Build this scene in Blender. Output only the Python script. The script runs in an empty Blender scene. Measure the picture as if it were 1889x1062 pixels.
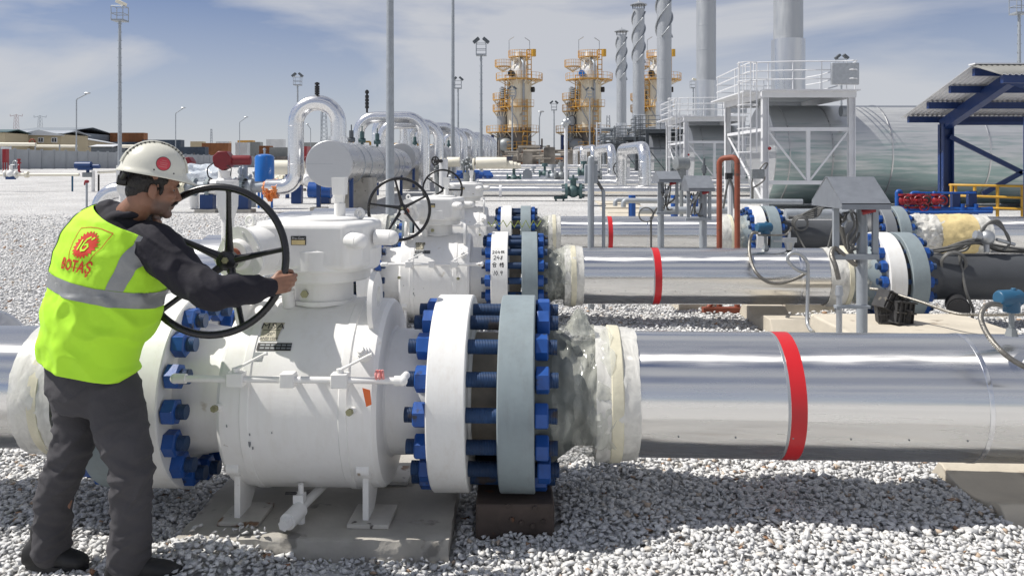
import bpy, bmesh, math, random
import numpy as np
from mathutils import Vector as V, Matrix, Quaternion, noise
from mathutils.bvhtree import BVHTree
RD = random.Random(11)
NP = np.random.default_rng(5)
S = bpy.context.scene
C = S.collection
PI = math.pi
rad = math.radians

# ---------------------------------------------------------------- camera
H, F, CX, CY = 1.745, 1500.0, 944.5, 308.0
cd = bpy.data.cameras.new('camera')
cam = bpy.data.objects.new('camera', cd)
C.objects.link(cam)
cam.location = (0, 0, H)
cam.rotation_euler = (PI / 2, 0, 0)
cd.sensor_width = 36.0
cd.lens = 36.0 * F / 1889.0
cd.shift_y = -(531.0 - CY) / 1889.0
cd.clip_start = 0.05
cd.clip_end = 9000
S.camera = cam

# ---------------------------------------------------------------- sky, sun, exposure
SUN = V((-0.57, 0.01, 0.815)).normalized()
S.view_settings.view_transform = 'Standard'
S.view_settings.look = 'None'
S.view_settings.gamma = 1.0
S.view_settings.use_curve_mapping = False
S.view_settings.exposure = 0.0
w = bpy.data.worlds.new('World')
S.world = w
w.use_nodes = True
nt = w.node_tree
N, L = nt.nodes, nt.links
for n in list(N):
    N.remove(n)
out = N.new('ShaderNodeOutputWorld')
bg = N.new('ShaderNodeBackground')
bg.inputs['Strength'].default_value = 0.082
L.new(bg.outputs[0], out.inputs[0])
sky = N.new('ShaderNodeTexSky')
sky.sky_type = 'NISHITA'
sky.sun_disc = False
sky.sun_elevation = math.asin(SUN.z)
sky.sun_rotation = math.atan2(SUN.x, SUN.y)
sky.altitude = 900
sky.air_density = 1.0
sky.dust_density = 0.6
sky.ozone_density = 2.5
# thin cirrus: noise over the viewing direction, flattened into bands
tc = N.new('ShaderNodeTexCoord')
mp = N.new('ShaderNodeMapping')
mp.inputs['Scale'].default_value = (1.0, 1.0, 4.0)
mp.inputs['Rotation'].default_value = (0.0, rad(9), 0.0)
mp.inputs['Location'].default_value = (1.9, 0.7, 0.3)
L.new(tc.outputs['Generated'], mp.inputs[0])
nz = N.new('ShaderNodeTexNoise')
nz.inputs['Scale'].default_value = 1.7
nz.inputs['Detail'].default_value = 9
nz.inputs['Roughness'].default_value = 0.52
nz.inputs['Distortion'].default_value = 0.5
L.new(mp.outputs[0], nz.inputs['Vector'])
cr = N.new('ShaderNodeValToRGB')
cr.color_ramp.elements[0].position = 0.35
cr.color_ramp.elements[1].position = 0.57
L.new(nz.outputs['Fac'], cr.inputs[0])
sep = N.new('ShaderNodeSeparateXYZ')
L.new(tc.outputs['Generated'], sep.inputs[0])
hz = N.new('ShaderNodeMapRange')      # haze towards the horizon, all round
hz.inputs['From Min'].default_value = 0.0
hz.inputs['From Max'].default_value = 0.24
hz.inputs['To Min'].default_value = 0.84
hz.inputs['To Max'].default_value = 0.0
L.new(sep.outputs['Z'], hz.inputs['Value'])
mxc = N.new('ShaderNodeMath'); mxc.operation = 'MAXIMUM'
mul = N.new('ShaderNodeMath'); mul.operation = 'MULTIPLY'; mul.inputs[1].default_value = 0.85
L.new(cr.outputs[0], mul.inputs[0])
L.new(mul.outputs[0], mxc.inputs[0])
L.new(hz.outputs[0], mxc.inputs[1])
tint = N.new('ShaderNodeMixRGB'); tint.blend_type = 'MULTIPLY'; tint.inputs[0].default_value = 1.0
tint.inputs[2].default_value = (0.66, 0.72, 0.92, 1)
L.new(sky.outputs[0], tint.inputs[1])
mixs = N.new('ShaderNodeMixRGB')
mixs.inputs[2].default_value = (7.6, 7.7, 8.0, 1)
L.new(mxc.outputs[0], mixs.inputs[0])
L.new(tint.outputs[0], mixs.inputs[1])
L.new(mixs.outputs[0], bg.inputs['Color'])

sl = bpy.data.lights.new('sun', 'SUN')
sl.energy = 5.0
sl.angle = rad(0.53)
sl.color = (1.0, 0.955, 0.89)
so = bpy.data.objects.new('sun', sl)
C.objects.link(so)
so.rotation_euler = SUN.to_track_quat('Z', 'Y').to_euler()
so.location = (-20, -5, 30)

# ---------------------------------------------------------------- helpers
def W(px, py, Z):
    return V(((px - CX) / F * Z, Z, H - (py - CY) / F * Z))


def WX(px, Z):
    return (px - CX) / F * Z


def WZ(py, Z):
    return H - (py - CY) / F * Z


class MB:
    """collects simple solids and links them as ONE mesh"""
    def __init__(s):
        s.v, s.f = [], []

    def add(s, vs, fs):
        n = len(s.v)
        s.v += [tuple(p) for p in vs]
        s.f += [tuple(i + n for i in f) for f in fs]
        return s

    def box(s, c, d, rot=None):
        c = V(c)
        vs = []
        for z in (-.5, .5):
            for x, y in ((-.5, -.5), (.5, -.5), (.5, .5), (-.5, .5)):
                p = V((x * d[0], y * d[1], z * d[2]))
                if rot is not None:
                    p = rot @ p
                vs.append(c + p)
        return s.add(vs, [(3, 2, 1, 0), (4, 5, 6, 7), (0, 1, 5, 4), (1, 2, 6, 5), (2, 3, 7, 6), (3, 0, 4, 7)])

    def bb(s, a, b):
        a, b = V(a), V(b)
        return s.box((a + b) / 2, [abs(b[i] - a[i]) for i in range(3)])

    def cyl(s, a, b, r, r2=None, n=16, caps=True, ph=0.0):
        a, b = V(a), V(b)
        r2 = r if r2 is None else r2
        d = (b - a).normalized()
        u = d.orthogonal().normalized() if abs(d.z) > .9 or abs(d.z) > 1e-6 else d.cross(V((0, 0, 1))).normalized()
        if abs(d.z) > .9999:
            u = V((1, 0, 0))
        v = d.cross(u)
        vs = []
        for c, rr in ((a, r), (b, r2)):
            for i in range(n):
                t = 2 * PI * i / n + ph
                vs.append(c + u * (rr * math.cos(t)) + v * (rr * math.sin(t)))
        fs = [(i, (i + 1) % n, n + (i + 1) % n, n + i) for i in range(n)]
        if caps:
            fs += [tuple(range(n - 1, -1, -1)), tuple(range(n, 2 * n))]
        return s.add(vs, fs)

    def tube(s, pts, r, n=10, caps=True, closed=False):
        pts = [V(p) for p in pts]
        m = len(pts)
        rs = r if isinstance(r, (list, tuple)) else [r] * m
        T = []
        for i in range(m):
            a = pts[i - 1] if (i > 0 or closed) else pts[i]
            b = pts[(i + 1) % m] if (i < m - 1 or closed) else pts[i]
            T.append((b - a).normalized())
        u = T[0].orthogonal().normalized()
        vs = []
        for i in range(m):
            u = (u - T[i] * u.dot(T[i])).normalized()
            v = T[i].cross(u)
            for k in range(n):
                t = 2 * PI * k / n
                vs.append(pts[i] + (u * math.cos(t) + v * math.sin(t)) * rs[i])
        fs = []
        for i in range(m - 1 if not closed else m):
            j = (i + 1) % m
            fs += [(i * n + k, i * n + (k + 1) % n, j * n + (k + 1) % n, j * n + k) for k in range(n)]
        if caps and not closed:
            fs += [tuple(range(n - 1, -1, -1)), tuple(range((m - 1) * n, m * n))]
        return s.add(vs, fs)

    def lathe(s, prof, o, axis, n=32, caps=True):
        """prof = [(t, r)...] along axis from o"""
        o, d = V(o), V(axis).normalized()
        u = V((0, 0, 1)) if abs(d.z) < .9 else V((1, 0, 0))
        u = (u - d * u.dot(d)).normalized()
        v = d.cross(u)
        vs, fs = [], []
        for t, r in prof:
            for i in range(n):
                a = 2 * PI * i / n
                vs.append(o + d * t + (u * math.cos(a) + v * math.sin(a)) * r)
        for j in range(len(prof) - 1):
            fs += [(j * n + i, j * n + (i + 1) % n, (j + 1) * n + (i + 1) % n, (j + 1) * n + i) for i in range(n)]
        if caps:
            m = len(prof) - 1
            fs += [tuple(range(n - 1, -1, -1)), tuple(range(m * n, m * n + n))]
        return s.add(vs, fs)

    def prism(s, poly, o, u, v, d):
        """poly of (a, b) in the u, v plane at o, extruded by vector d"""
        o, u, v, d = V(o), V(u), V(v), V(d)
        n = len(poly)
        vs = [o + u * a + v * b for a, b in poly] + [o + u * a + v * b + d for a, b in poly]
        fs = [tuple(range(n - 1, -1, -1)), tuple(range(n, 2 * n))]
        fs += [(i, (i + 1) % n, n + (i + 1) % n, n + i) for i in range(n)]
        return s.add(vs, fs)

    def sph(s, c, r, n=16, m=10, rot=None):
        c = V(c)
        r = (r, r, r) if not isinstance(r, (list, tuple)) else r
        vs = []
        for j in range(1, m):
            a = PI * j / m
            for i in range(n):
                t = 2 * PI * i / n
                vs.append(V((r[0] * math.sin(a) * math.cos(t), r[1] * math.sin(a) * math.sin(t), r[2] * math.cos(a))))
        vs += [V((0, 0, r[2])), V((0, 0, -r[2]))]
        fs = []
        for j in range(m - 2):
            fs += [(j * n + i, (j + 1) * n + i, (j + 1) * n + (i + 1) % n, j * n + (i + 1) % n) for i in range(n)]
        k = (m - 1) * n
        fs += [(k, i, (i + 1) % n) for i in range(n)]
        fs += [(k + 1, (m - 2) * n + (i + 1) % n, (m - 2) * n + i) for i in range(n)]
        if rot is not None:
            vs = [rot @ p for p in vs]
        return s.add([c + p for p in vs], fs)

    def torus(s, c, axis, R, r, n=40, m=10):
        c, d = V(c), V(axis).normalized()
        u = V((0, 0, 1)) if abs(d.z) < .9 else V((1, 0, 0))
        u = (u - d * u.dot(d)).normalized()
        v = d.cross(u)
        vs, fs = [], []
        for i in range(n):
            a = 2 * PI * i / n
            e = u * math.cos(a) + v * math.sin(a)
            for k in range(m):
                b = 2 * PI * k / m
                vs.append(c + e * (R + r * math.cos(b)) + d * (r * math.sin(b)))
        for i in range(n):
            j = (i + 1) % n
            fs += [(i * m + k, j * m + k, j * m + (k + 1) % m, i * m + (k + 1) % m) for k in range(m)]
        return s.add(vs, fs)

    def build(s, name, mat, parent=None, ang=38, bev=0.0, world=True, seg=2):
        me = bpy.data.meshes.new(name)
        vs = s.v
        o = bpy.data.objects.new(name, me)
        if parent is not None:
            o.parent = parent
            if world:
                off = wl(parent)
                vs = [(p[0] - off[0], p[1] - off[1], p[2] - off[2]) for p in vs]
        me.from_pydata(vs, [], s.f)
        me.polygons.foreach_set('use_smooth', [True] * len(me.polygons))
        me.set_sharp_from_angle(angle=rad(ang))
        if mat is not None:
            me.materials.append(mat)
        if bev:
            b = o.modifiers.new('bevel', 'BEVEL')
            b.width = bev
            b.segments = seg
            b.limit_method = 'ANGLE'
            b.angle_limit = rad(40)
            b.harden_normals = False
        C.objects.link(o)
        return o


def wl(o):
    p = V((0, 0, 0))
    while o is not None:
        p = p + o.location
        o = o.parent
    return p


def tag(o, label=None, cat=None, group=None, kind=None):
    if label: o['label'] = label
    if cat: o['category'] = cat
    if group: o['group'] = group
    if kind: o['kind'] = kind
    return o


def thing(name, label, cat, loc=(0, 0, 0), rz=0.0, group=None):
    o = bpy.data.objects.new(name, None)
    o.empty_display_size = .2
    o.location = loc
    o.rotation_euler = (0, 0, rz)
    C.objects.link(o)
    return tag(o, label, cat, group)


def kids(o):
    return [c for c in C.objects if c.parent == o]


def copy_tree(o, parent=None, tree=None):
    if tree is None:
        tree = {}
        for c in C.objects:
            if c.parent is not None:
                tree.setdefault(c.parent.name, []).append(c)
    c = o.copy()
    C.objects.link(c)
    c.parent = parent
    for ch in tree.get(o.name, []):
        copy_tree(ch, c, tree)
    return c


def fillet(pts, r, n=6):
    """round the corners of a polyline"""
    pts = [V(p) for p in pts]
    res = [pts[0]]
    for i in range(1, len(pts) - 1):
        p = pts[i]
        a, b = (pts[i - 1] - p), (pts[i + 1] - p)
        la, lb = a.length, b.length
        a.normalize(); b.normalize()
        ang = a.angle(b)
        if ang > PI - .02:
            res.append(p); continue
        t = min(r / math.tan(ang / 2), la * .49, lb * .49)
        rr = t * math.tan(ang / 2)
        bis = (a + b).normalized()
        c = p + bis * (rr / math.sin(ang / 2))
        p0, p1 = p + a * t - c, p + b * t - c
        tot = p0.angle(p1)
        for k in range(n + 1):
            f = k / n
            q = (p0 * math.sin((1 - f) * tot) + p1 * math.sin(f * tot)) / math.sin(tot)
            res.append(c + q)
    res.append(pts[-1])
    return res


def smooth_path(pts, n=6):
    """Catmull-Rom through the points"""
    p = [V(q) for q in pts]
    p = [p[0] * 2 - p[1]] + p + [p[-1] * 2 - p[-2]]
    res = []
    for i in range(1, len(p) - 2):
        for k in range(n):
            t = k / n
            a, b, c, d = p[i - 1], p[i], p[i + 1], p[i + 2]
            res.append(.5 * ((2 * b) + (c - a) * t + (2 * a - 5 * b + 4 * c - d) * t * t + (3 * b - a - 3 * c + d) * t ** 3))
    res.append(p[-2])
    return res


# ---------------------------------------------------------------- materials
def newmat(name):
    m = bpy.data.materials.new(name)
    m.use_nodes = True
    nt = m.node_tree
    return m, nt, nt.nodes['Principled BSDF']


def pm(name, col, rough=.5, metal=0.0, var=.12, vs=3.0, bump=0.0, bs=40.0, spot=None, stretch=(1, 1, 1), coat=0.0, spec=.5, rvar=.08, drip=None):
    """painted / bare surface: tone variation, optional stains and fine relief. spot=(colour, threshold, scale)"""
    m, nt, b = newmat(name)
    N, L = nt.nodes, nt.links
    tc = N.new('ShaderNodeTexCoord')
    mp = N.new('ShaderNodeMapping')
    mp.inputs['Scale'].default_value = stretch
    L.new(tc.outputs['Object'], mp.inputs[0])
    oi = N.new('ShaderNodeObjectInfo')
    om = N.new('ShaderNodeMath'); om.operation = 'MULTIPLY'; om.inputs[1].default_value = 43.0
    L.new(oi.outputs['Random'], om.inputs[0])
    L.new(om.outputs[0], mp.inputs['Location'])
    n1 = N.new('ShaderNodeTexNoise')
    n1.inputs['Scale'].default_value = vs
    n1.inputs['Detail'].default_value = 6
    n1.inputs['Roughness'].default_value = .6
    L.new(mp.outputs[0], n1.inputs['Vector'])
    r = N.new('ShaderNodeValToRGB')
    r.color_ramp.elements[0].position = .3
    r.color_ramp.elements[1].position = .7
    lo = [max(0, c * (1 - var)) for c in col]
    hi = [min(1, c * (1 + var * .6)) for c in col]
    r.color_ramp.elements[0].color = (*lo, 1)
    r.color_ramp.elements[1].color = (*hi, 1)
    L.new(n1.outputs['Fac'], r.inputs[0])
    cout = r.outputs[0]
    if spot:
        for (sc, th, ss) in (spot if isinstance(spot, list) else [spot]):
            n2 = N.new('ShaderNodeTexNoise')
            n2.inputs['Scale'].default_value = ss
            n2.inputs['Detail'].default_value = 5
            va = N.new('ShaderNodeVectorMath')
            L.new(tc.outputs['Object'], va.inputs[0]); L.new(om.outputs[0], va.inputs[1])
            L.new(va.outputs[0], n2.inputs['Vector'])
            r2 = N.new('ShaderNodeValToRGB')
            r2.color_ramp.elements[0].position = th
            r2.color_ramp.elements[1].position = min(1, th + .06)
            L.new(n2.outputs['Fac'], r2.inputs[0])
            mx = N.new('ShaderNodeMixRGB')
            mx.inputs[2].default_value = (*sc, 1)
            L.new(r2.outputs[0], mx.inputs[0])
            L.new(cout, mx.inputs[1])
            cout = mx.outputs[0]
    if drip:                          # faint run-off streaks and grime
        mp5 = N.new('ShaderNodeMapping'); mp5.inputs['Scale'].default_value = (13, 13, 1.6)
        L.new(tc.outputs['Object'], mp5.inputs[0]); L.new(om.outputs[0], mp5.inputs['Location'])
        n5 = N.new('ShaderNodeTexNoise'); n5.inputs['Scale'].default_value = 1.5; n5.inputs['Detail'].default_value = 6; n5.inputs['Roughness'].default_value = .7
        L.new(mp5.outputs[0], n5.inputs['Vector'])
        m5 = N.new('ShaderNodeMapRange'); m5.inputs['From Min'].default_value = .5; m5.inputs['From Max'].default_value = .78; m5.inputs['To Max'].default_value = drip[1]
        L.new(n5.outputs['Fac'], m5.inputs['Value'])
        mx5 = N.new('ShaderNodeMixRGB'); mx5.inputs[2].default_value = (*drip[0], 1)
        L.new(m5.outputs[0], mx5.inputs[0]); L.new(cout, mx5.inputs[1])
        cout = mx5.outputs[0]
    L.new(cout, b.inputs['Base Color'])
    b.inputs['Metallic'].default_value = metal
    b.inputs['Specular IOR Level'].default_value = spec
    mr = N.new('ShaderNodeMapRange')
    mr.inputs['To Min'].default_value = max(.02, rough - rvar)
    mr.inputs['To Max'].default_value = min(1, rough + rvar)
    L.new(n1.outputs['Fac'], mr.inputs['Value'])
    L.new(mr.outputs[0], b.inputs['Roughness'])
    if coat:
        b.inputs['Coat Weight'].default_value = coat
        b.inputs['Coat Roughness'].default_value = .08
    if bump:
        n3 = N.new('ShaderNodeTexNoise')
        n3.inputs['Scale'].default_value = bs
        n3.inputs['Detail'].default_value = 4
        L.new(mp.outputs[0], n3.inputs['Vector'])
        bp = N.new('ShaderNodeBump')
        bp.inputs['Strength'].default_value = 1.0
        bp.inputs['Distance'].default_value = bump
        L.new(n3.outputs['Fac'], bp.inputs['Height'])
        L.new(bp.outputs[0], b.inputs['Normal'])
    return m


m_white = pm('white_paint', (.81, .805, .785), .42, var=.05, vs=2.2, bump=.0009, bs=34, drip=((.56, .51, .43), .22), spot=[((.50, .45, .36), .70, 5.0), ((.30, .24, .17), .735, 14.0)])
m_wflange = pm('white_flange_paint', (.80, .80, .78), .45, var=.04, vs=3, bump=.0008, bs=40, drip=((.52, .45, .36), .32), spot=((.45, .36, .25), .74, 11.0))
m_cream = pm('cream_paint', (.78, .74, .62), .5, var=.06, vs=1.0)
m_gflange = pm('grey_green_flange_paint', (.245, .295, .315), .55, var=.10, vs=6, bump=.001, bs=40, drip=((.17, .18, .18), .4), spot=((.20, .22, .23), .72, 9.0))
m_dflange = pm('dark_grey_flange_paint', (.20, .215, .23), .5, var=.08, vs=4)
m_dpipe = pm('dark_grey_pipe_coating', (.065, .07, .078), .55, var=.2, vs=2.5, bump=.001, bs=45)
m_blue = pm('blue_bolt_paint', (.012, .078, .32), .42, var=.3, vs=9, bump=.0009, bs=50, spot=[((.03, .035, .05), .63, 11.0), ((.15, .10, .075), .715, 26.0)])
m_stud = pm('threaded_stud_blue', (.016, .052, .14), .5, var=.5, vs=5, bump=.0015, bs=60, spot=((.06, .05, .05), .6, 8.0))
_nt = m_stud.node_tree                # thread ridges along the stud
_tc = _nt.nodes.new('ShaderNodeTexCoord'); _wv = _nt.nodes.new('ShaderNodeTexWave'); _wv.bands_direction = 'X'; _wv.inputs['Scale'].default_value = 42
_bp = _nt.nodes.new('ShaderNodeBump'); _bp.inputs['Distance'].default_value = .003
_nt.links.new(_tc.outputs['Object'], _wv.inputs['Vector']); _nt.links.new(_wv.outputs['Fac'], _bp.inputs['Height'])
_nt.links.new(_bp.outputs[0], _nt.nodes['Principled BSDF'].inputs['Normal'])
m_bluesteel = pm('blue_steel_paint', (.010, .045, .165), .45, var=.15, vs=2)
m_navysteel = pm('navy_steel_paint', (.010, .034, .135), .45, var=.15, vs=2)
m_bluebright = pm('bright_blue_paint', (.006, .14, .50), .3, var=.08, vs=2, coat=.3)
m_bluepipe = pm('blue_pipe_paint', (.01, .08, .33), .4, var=.2, vs=3)
m_red = pm('red_paint', (.30, .018, .025), .4, var=.15, vs=3)
m_maroon = pm('maroon_actuator_paint', (.19, .012, .018), .4, var=.15, vs=3)
m_redband = pm('red_tape', (.55, .016, .022), .38, var=.06, vs=4)
m_orange = pm('rust_red_primer', (.25, .065, .035), .6, var=.25, vs=7, spot=((.09, .05, .04), .64, 9.0))
m_rust = pm('rusty_steel', (.080, .060, .050), .75, var=.4, vs=6, bump=.003, bs=30, spot=((.14, .065, .035), .62, 7.0))
m_black = pm('black_gloss_paint', (.012, .012, .014), .28, var=.3, vs=10, spec=.6)
m_blackm = pm('black_matt', (.02, .02, .022), .6, var=.3, vs=10)
m_galv = pm('galvanised_steel', (.46, .48, .50), .45, .75, var=.14, vs=9)
m_galvd = pm('weathered_galvanised', (.36, .39, .42), .55, .35, var=.14, vs=6)
m_hood = pm('galvanised_hood', (.27, .29, .32), .5, .55, var=.12, vs=14)
m_wsteel = pm('white_frame_paint', (.70, .71, .73), .5, var=.08, vs=1.5)
m_dsteel = pm('dark_grey_steel', (.10, .115, .13), .55, var=.2, vs=2)
m_yellow = pm('yellow_paint', (.58, .33, .035), .5, var=.12, vs=4)
m_ochre = pm('ochre_rail_paint', (.55, .30, .055), .55, var=.2, vs=2)
m_conc = pm('concrete', (.42, .40, .36), .9, var=.22, vs=2.5, bump=.004, bs=35, spot=((.22, .21, .19), .62, 6.0))
m_concl = pm('pale_concrete', (.56, .51, .42), .9, var=.14, vs=3, bump=.003, bs=30, spot=((.33, .28, .22), .66, 5.0))
m_wall = pm('precast_wall', (.36, .38, .40), .85, var=.1, vs=.8)
m_steelgrey = pm('bare_grey_steel', (.25, .27, .28), .5, .4, var=.2, vs=8)
m_conduit = pm('steel_flex_conduit', (.22, .21, .19), .42, .7, var=.25, vs=30, bump=.004, bs=90)
m_cable = pm('grey_cable', (.13, .13, .125), .5, var=.2, vs=20)
m_bluegrey = pm('blue_transmitter_paint', (.020, .095, .18), .4, var=.12, vs=10)
m_green = pm('green_valve_paint', (.06, .115, .12), .5, var=.2, vs=6)
m_spacer = pm('spacer_ring_steel', (.24, .21, .17), .6, .2, var=.35, vs=8)
m_foam = pm('cream_insulation_foam', (.70, .56, .28), .85, var=.18, vs=8, bump=.01, bs=14)
m_brass = pm('dull_brass', (.34, .33, .20), .4, .6, var=.2, vs=30)
m_orangetag = pm('orange_plastic', (.80, .16, .03), .4, var=.1)
m_pink = pm('pink_tape', (.75, .30, .28), .5, var=.2)
m_slag = pm('charcoal_blocks', (.035, .035, .037), .7, var=.4, vs=12, spot=((.12, .11, .09), .62, 14.0))


def aluminium(name, col=(.86, .865, .875), rough=.10, wav=.0008, streak=(1.2, 14, 14), dull=0.0, film=None, brushed=False):
    """sheet-metal cladding: streaky polish, slight oil-canning, dust; film=(colour, low, high) adds protective film"""
    m, nt, b = newmat(name)
    N, L = nt.nodes, nt.links
    tc = N.new('ShaderNodeTexCoord')
    mp = N.new('ShaderNodeMapping'); mp.inputs['Scale'].default_value = streak
    L.new(tc.outputs['Object'], mp.inputs[0])
    n1 = N.new('ShaderNodeTexNoise'); n1.inputs['Scale'].default_value = 2.0; n1.inputs['Detail'].default_value = 7
    L.new(mp.outputs[0], n1.inputs['Vector'])
    n2 = N.new('ShaderNodeTexNoise'); n2.inputs['Scale'].default_value = 1.6; n2.inputs['Detail'].default_value = 3
    L.new(tc.outputs['Object'], n2.inputs['Vector'])
    r = N.new('ShaderNodeValToRGB')
    r.color_ramp.elements[0].position = .25; r.color_ramp.elements[1].position = .75
    r.color_ramp.elements[0].color = (*[c * .90 for c in col], 1)
    r.color_ramp.elements[1].color = (*col, 1)
    L.new(n1.outputs['Fac'], r.inputs[0])
    cout = r.outputs[0]
    if film:
        fc, lo, hi, ss = film
        n4 = N.new('ShaderNodeTexNoise'); n4.inputs['Scale'].default_value = ss; n4.inputs['Detail'].default_value = 6
        mp4 = N.new('ShaderNodeMapping'); mp4.inputs['Scale'].default_value = (.8, 1, 9)
        L.new(tc.outputs['Object'], mp4.inputs[0]); L.new(mp4.outputs[0], n4.inputs['Vector'])
        r4 = N.new('ShaderNodeValToRGB'); r4.color_ramp.elements[0].position = lo; r4.color_ramp.elements[1].position = hi
        sz = N.new('ShaderNodeSeparateXYZ'); L.new(tc.outputs['Object'], sz.inputs[0])
        gz_ = N.new('ShaderNodeMapRange'); gz_.inputs['From Min'].default_value = 1.2; gz_.inputs['From Max'].default_value = 3.6
        gz_.inputs['To Min'].default_value = .20; gz_.inputs['To Max'].default_value = -.22
        L.new(sz.outputs['Z'], gz_.inputs['Value'])
        ad = N.new('ShaderNodeMath'); L.new(n4.outputs['Fac'], ad.inputs[0]); L.new(gz_.outputs[0], ad.inputs[1])
        L.new(ad.outputs[0], r4.inputs[0])
        mx = N.new('ShaderNodeMixRGB'); mx.inputs[2].default_value = (*fc, 1)
        L.new(r4.outputs[0], mx.inputs[0]); L.new(cout, mx.inputs[1])
        cout = mx.outputs[0]
    L.new(cout, b.inputs['Base Color'])
    b.inputs['Metallic'].default_value = 1.0 - dull
    mr = N.new('ShaderNodeMapRange')
    mr.inputs['From Min'].default_value = .3; mr.inputs['From Max'].default_value = .7
    mr.inputs['To Min'].default_value = rough * .7; mr.inputs['To Max'].default_value = rough * 1.35
    L.new(n1.outputs['Fac'], mr.inputs['Value']); L.new(mr.outputs[0], b.inputs['Roughness'])
    bp = N.new('ShaderNodeBump'); bp.inputs['Strength'].default_value = 1.0; bp.inputs['Distance'].default_value = wav * 4
    L.new(n2.outputs['Fac'], bp.inputs['Height'])
    bp2 = N.new('ShaderNodeBump'); bp2.inputs['Strength'].default_value = .35; bp2.inputs['Distance'].default_value = wav * .35
    L.new(n1.outputs['Fac'], bp2.inputs['Height']); L.new(bp.outputs[0], bp2.inputs['Normal'])
    if wav >= .0004:
        L.new(bp2.outputs[0], b.inputs['Normal'])
    if brushed:                       # mill finish: grooves run round the pipe, so highlights stretch along it
        tg = N.new('ShaderNodeTangent'); tg.direction_type = 'RADIAL'; tg.axis = 'X'
        L.new(tg.outputs[0], b.inputs['Tangent'])
        b.inputs['Anisotropic'].default_value = 1.0
        b.inputs['Anisotropic Rotation'].default_value = .25
    return m


m_alub = aluminium('brushed_aluminium_cladding', (.84, .835, .82), rough=.24, wav=.0009, brushed=True)
m_alu = aluminium('aluminium_cladding', rough=.22, wav=.0002)
m_alu2 = aluminium('aluminium_cladding_far', rough=.24, wav=.0002)
m_alud = aluminium('dull_aluminium', (.62, .62, .62), .33, .0002, streak=(5, 1, 5), dull=.04)
m_stack = aluminium('stack_cladding', (.46, .48, .50), .48, .003, streak=(6, 6, .6), dull=.45)
m_stackal = aluminium('stack_sleeve_sheet', (.66, .67, .68), .30, .0003, streak=(2.5, 2.5, .25), dull=.1)
m_vessel = aluminium('vessel_end_sheet', (.56, .57, .58), .42, .002, dull=.3)
m_duct = aluminium('duct_cladding_with_film', (.66, .67, .67), .46, .0008, streak=(.3, 9, 9), dull=.3, film=((.33, .43, .42), .40, .72, .9))


def plastic(name, col, alpha, rough=.22, bump=.012, bs=9.0):
    m, nt, b = newmat(name)
    N, L = nt.nodes, nt.links
    tc = N.new('ShaderNodeTexCoord')
    mp = N.new('ShaderNodeMapping'); mp.inputs['Scale'].default_value = (1.8, 1, 1)
    L.new(tc.outputs['Object'], mp.inputs[0])
    n1 = N.new('ShaderNodeTexNoise'); n1.inputs['Scale'].default_value = bs; n1.inputs['Detail'].default_value = 5; n1.inputs['Distortion'].default_value = 1.4
    L.new(mp.outputs[0], n1.inputs['Vector'])
    bp = N.new('ShaderNodeBump'); bp.inputs['Distance'].default_value = bump; bp.inputs['Strength'].default_value = 1
    L.new(n1.outputs['Fac'], bp.inputs['Height']); L.new(bp.outputs[0], b.inputs['Normal'])
    b.inputs['Base Color'].default_value = (*col, 1)
    b.inputs['Roughness'].default_value = rough
    b.inputs['Specular IOR Level'].default_value = .55
    mr = N.new('ShaderNodeMapRange'); mr.inputs['From Min'].default_value = .35; mr.inputs['From Max'].default_value = .65
    mr.inputs['To Min'].default_value = alpha - .18; mr.inputs['To Max'].default_value = min(1, alpha + .18)
    L.new(n1.outputs['Fac'], mr.inputs['Value']); L.new(mr.outputs[0], b.inputs['Alpha'])
    b.inputs['Subsurface Weight'].default_value = 0
    return m


m_film = plastic('clear_plastic_film', (.66, .67, .60), .38, .12, .0025, 4.0)
m_filmn = plastic('clear_plastic_film_on_neck', (.55, .57, .52), .26, .10, .0025, 4.0)
m_sleeve = plastic('milky_plastic_sleeve', (.74, .73, .68), .86, .25, .006, 7)
m_tape = pm('yellowed_adhesive_tape', (.72, .68, .52), .4, var=.15, vs=8, bump=.003, bs=30)
m_filmo = plastic('orange_plastic_film', (.80, .25, .06), .9, .3, .02, 8)
m_filmb = plastic('bluish_clear_film', (.70, .76, .82), .72, .2, .03, 3)


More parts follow.
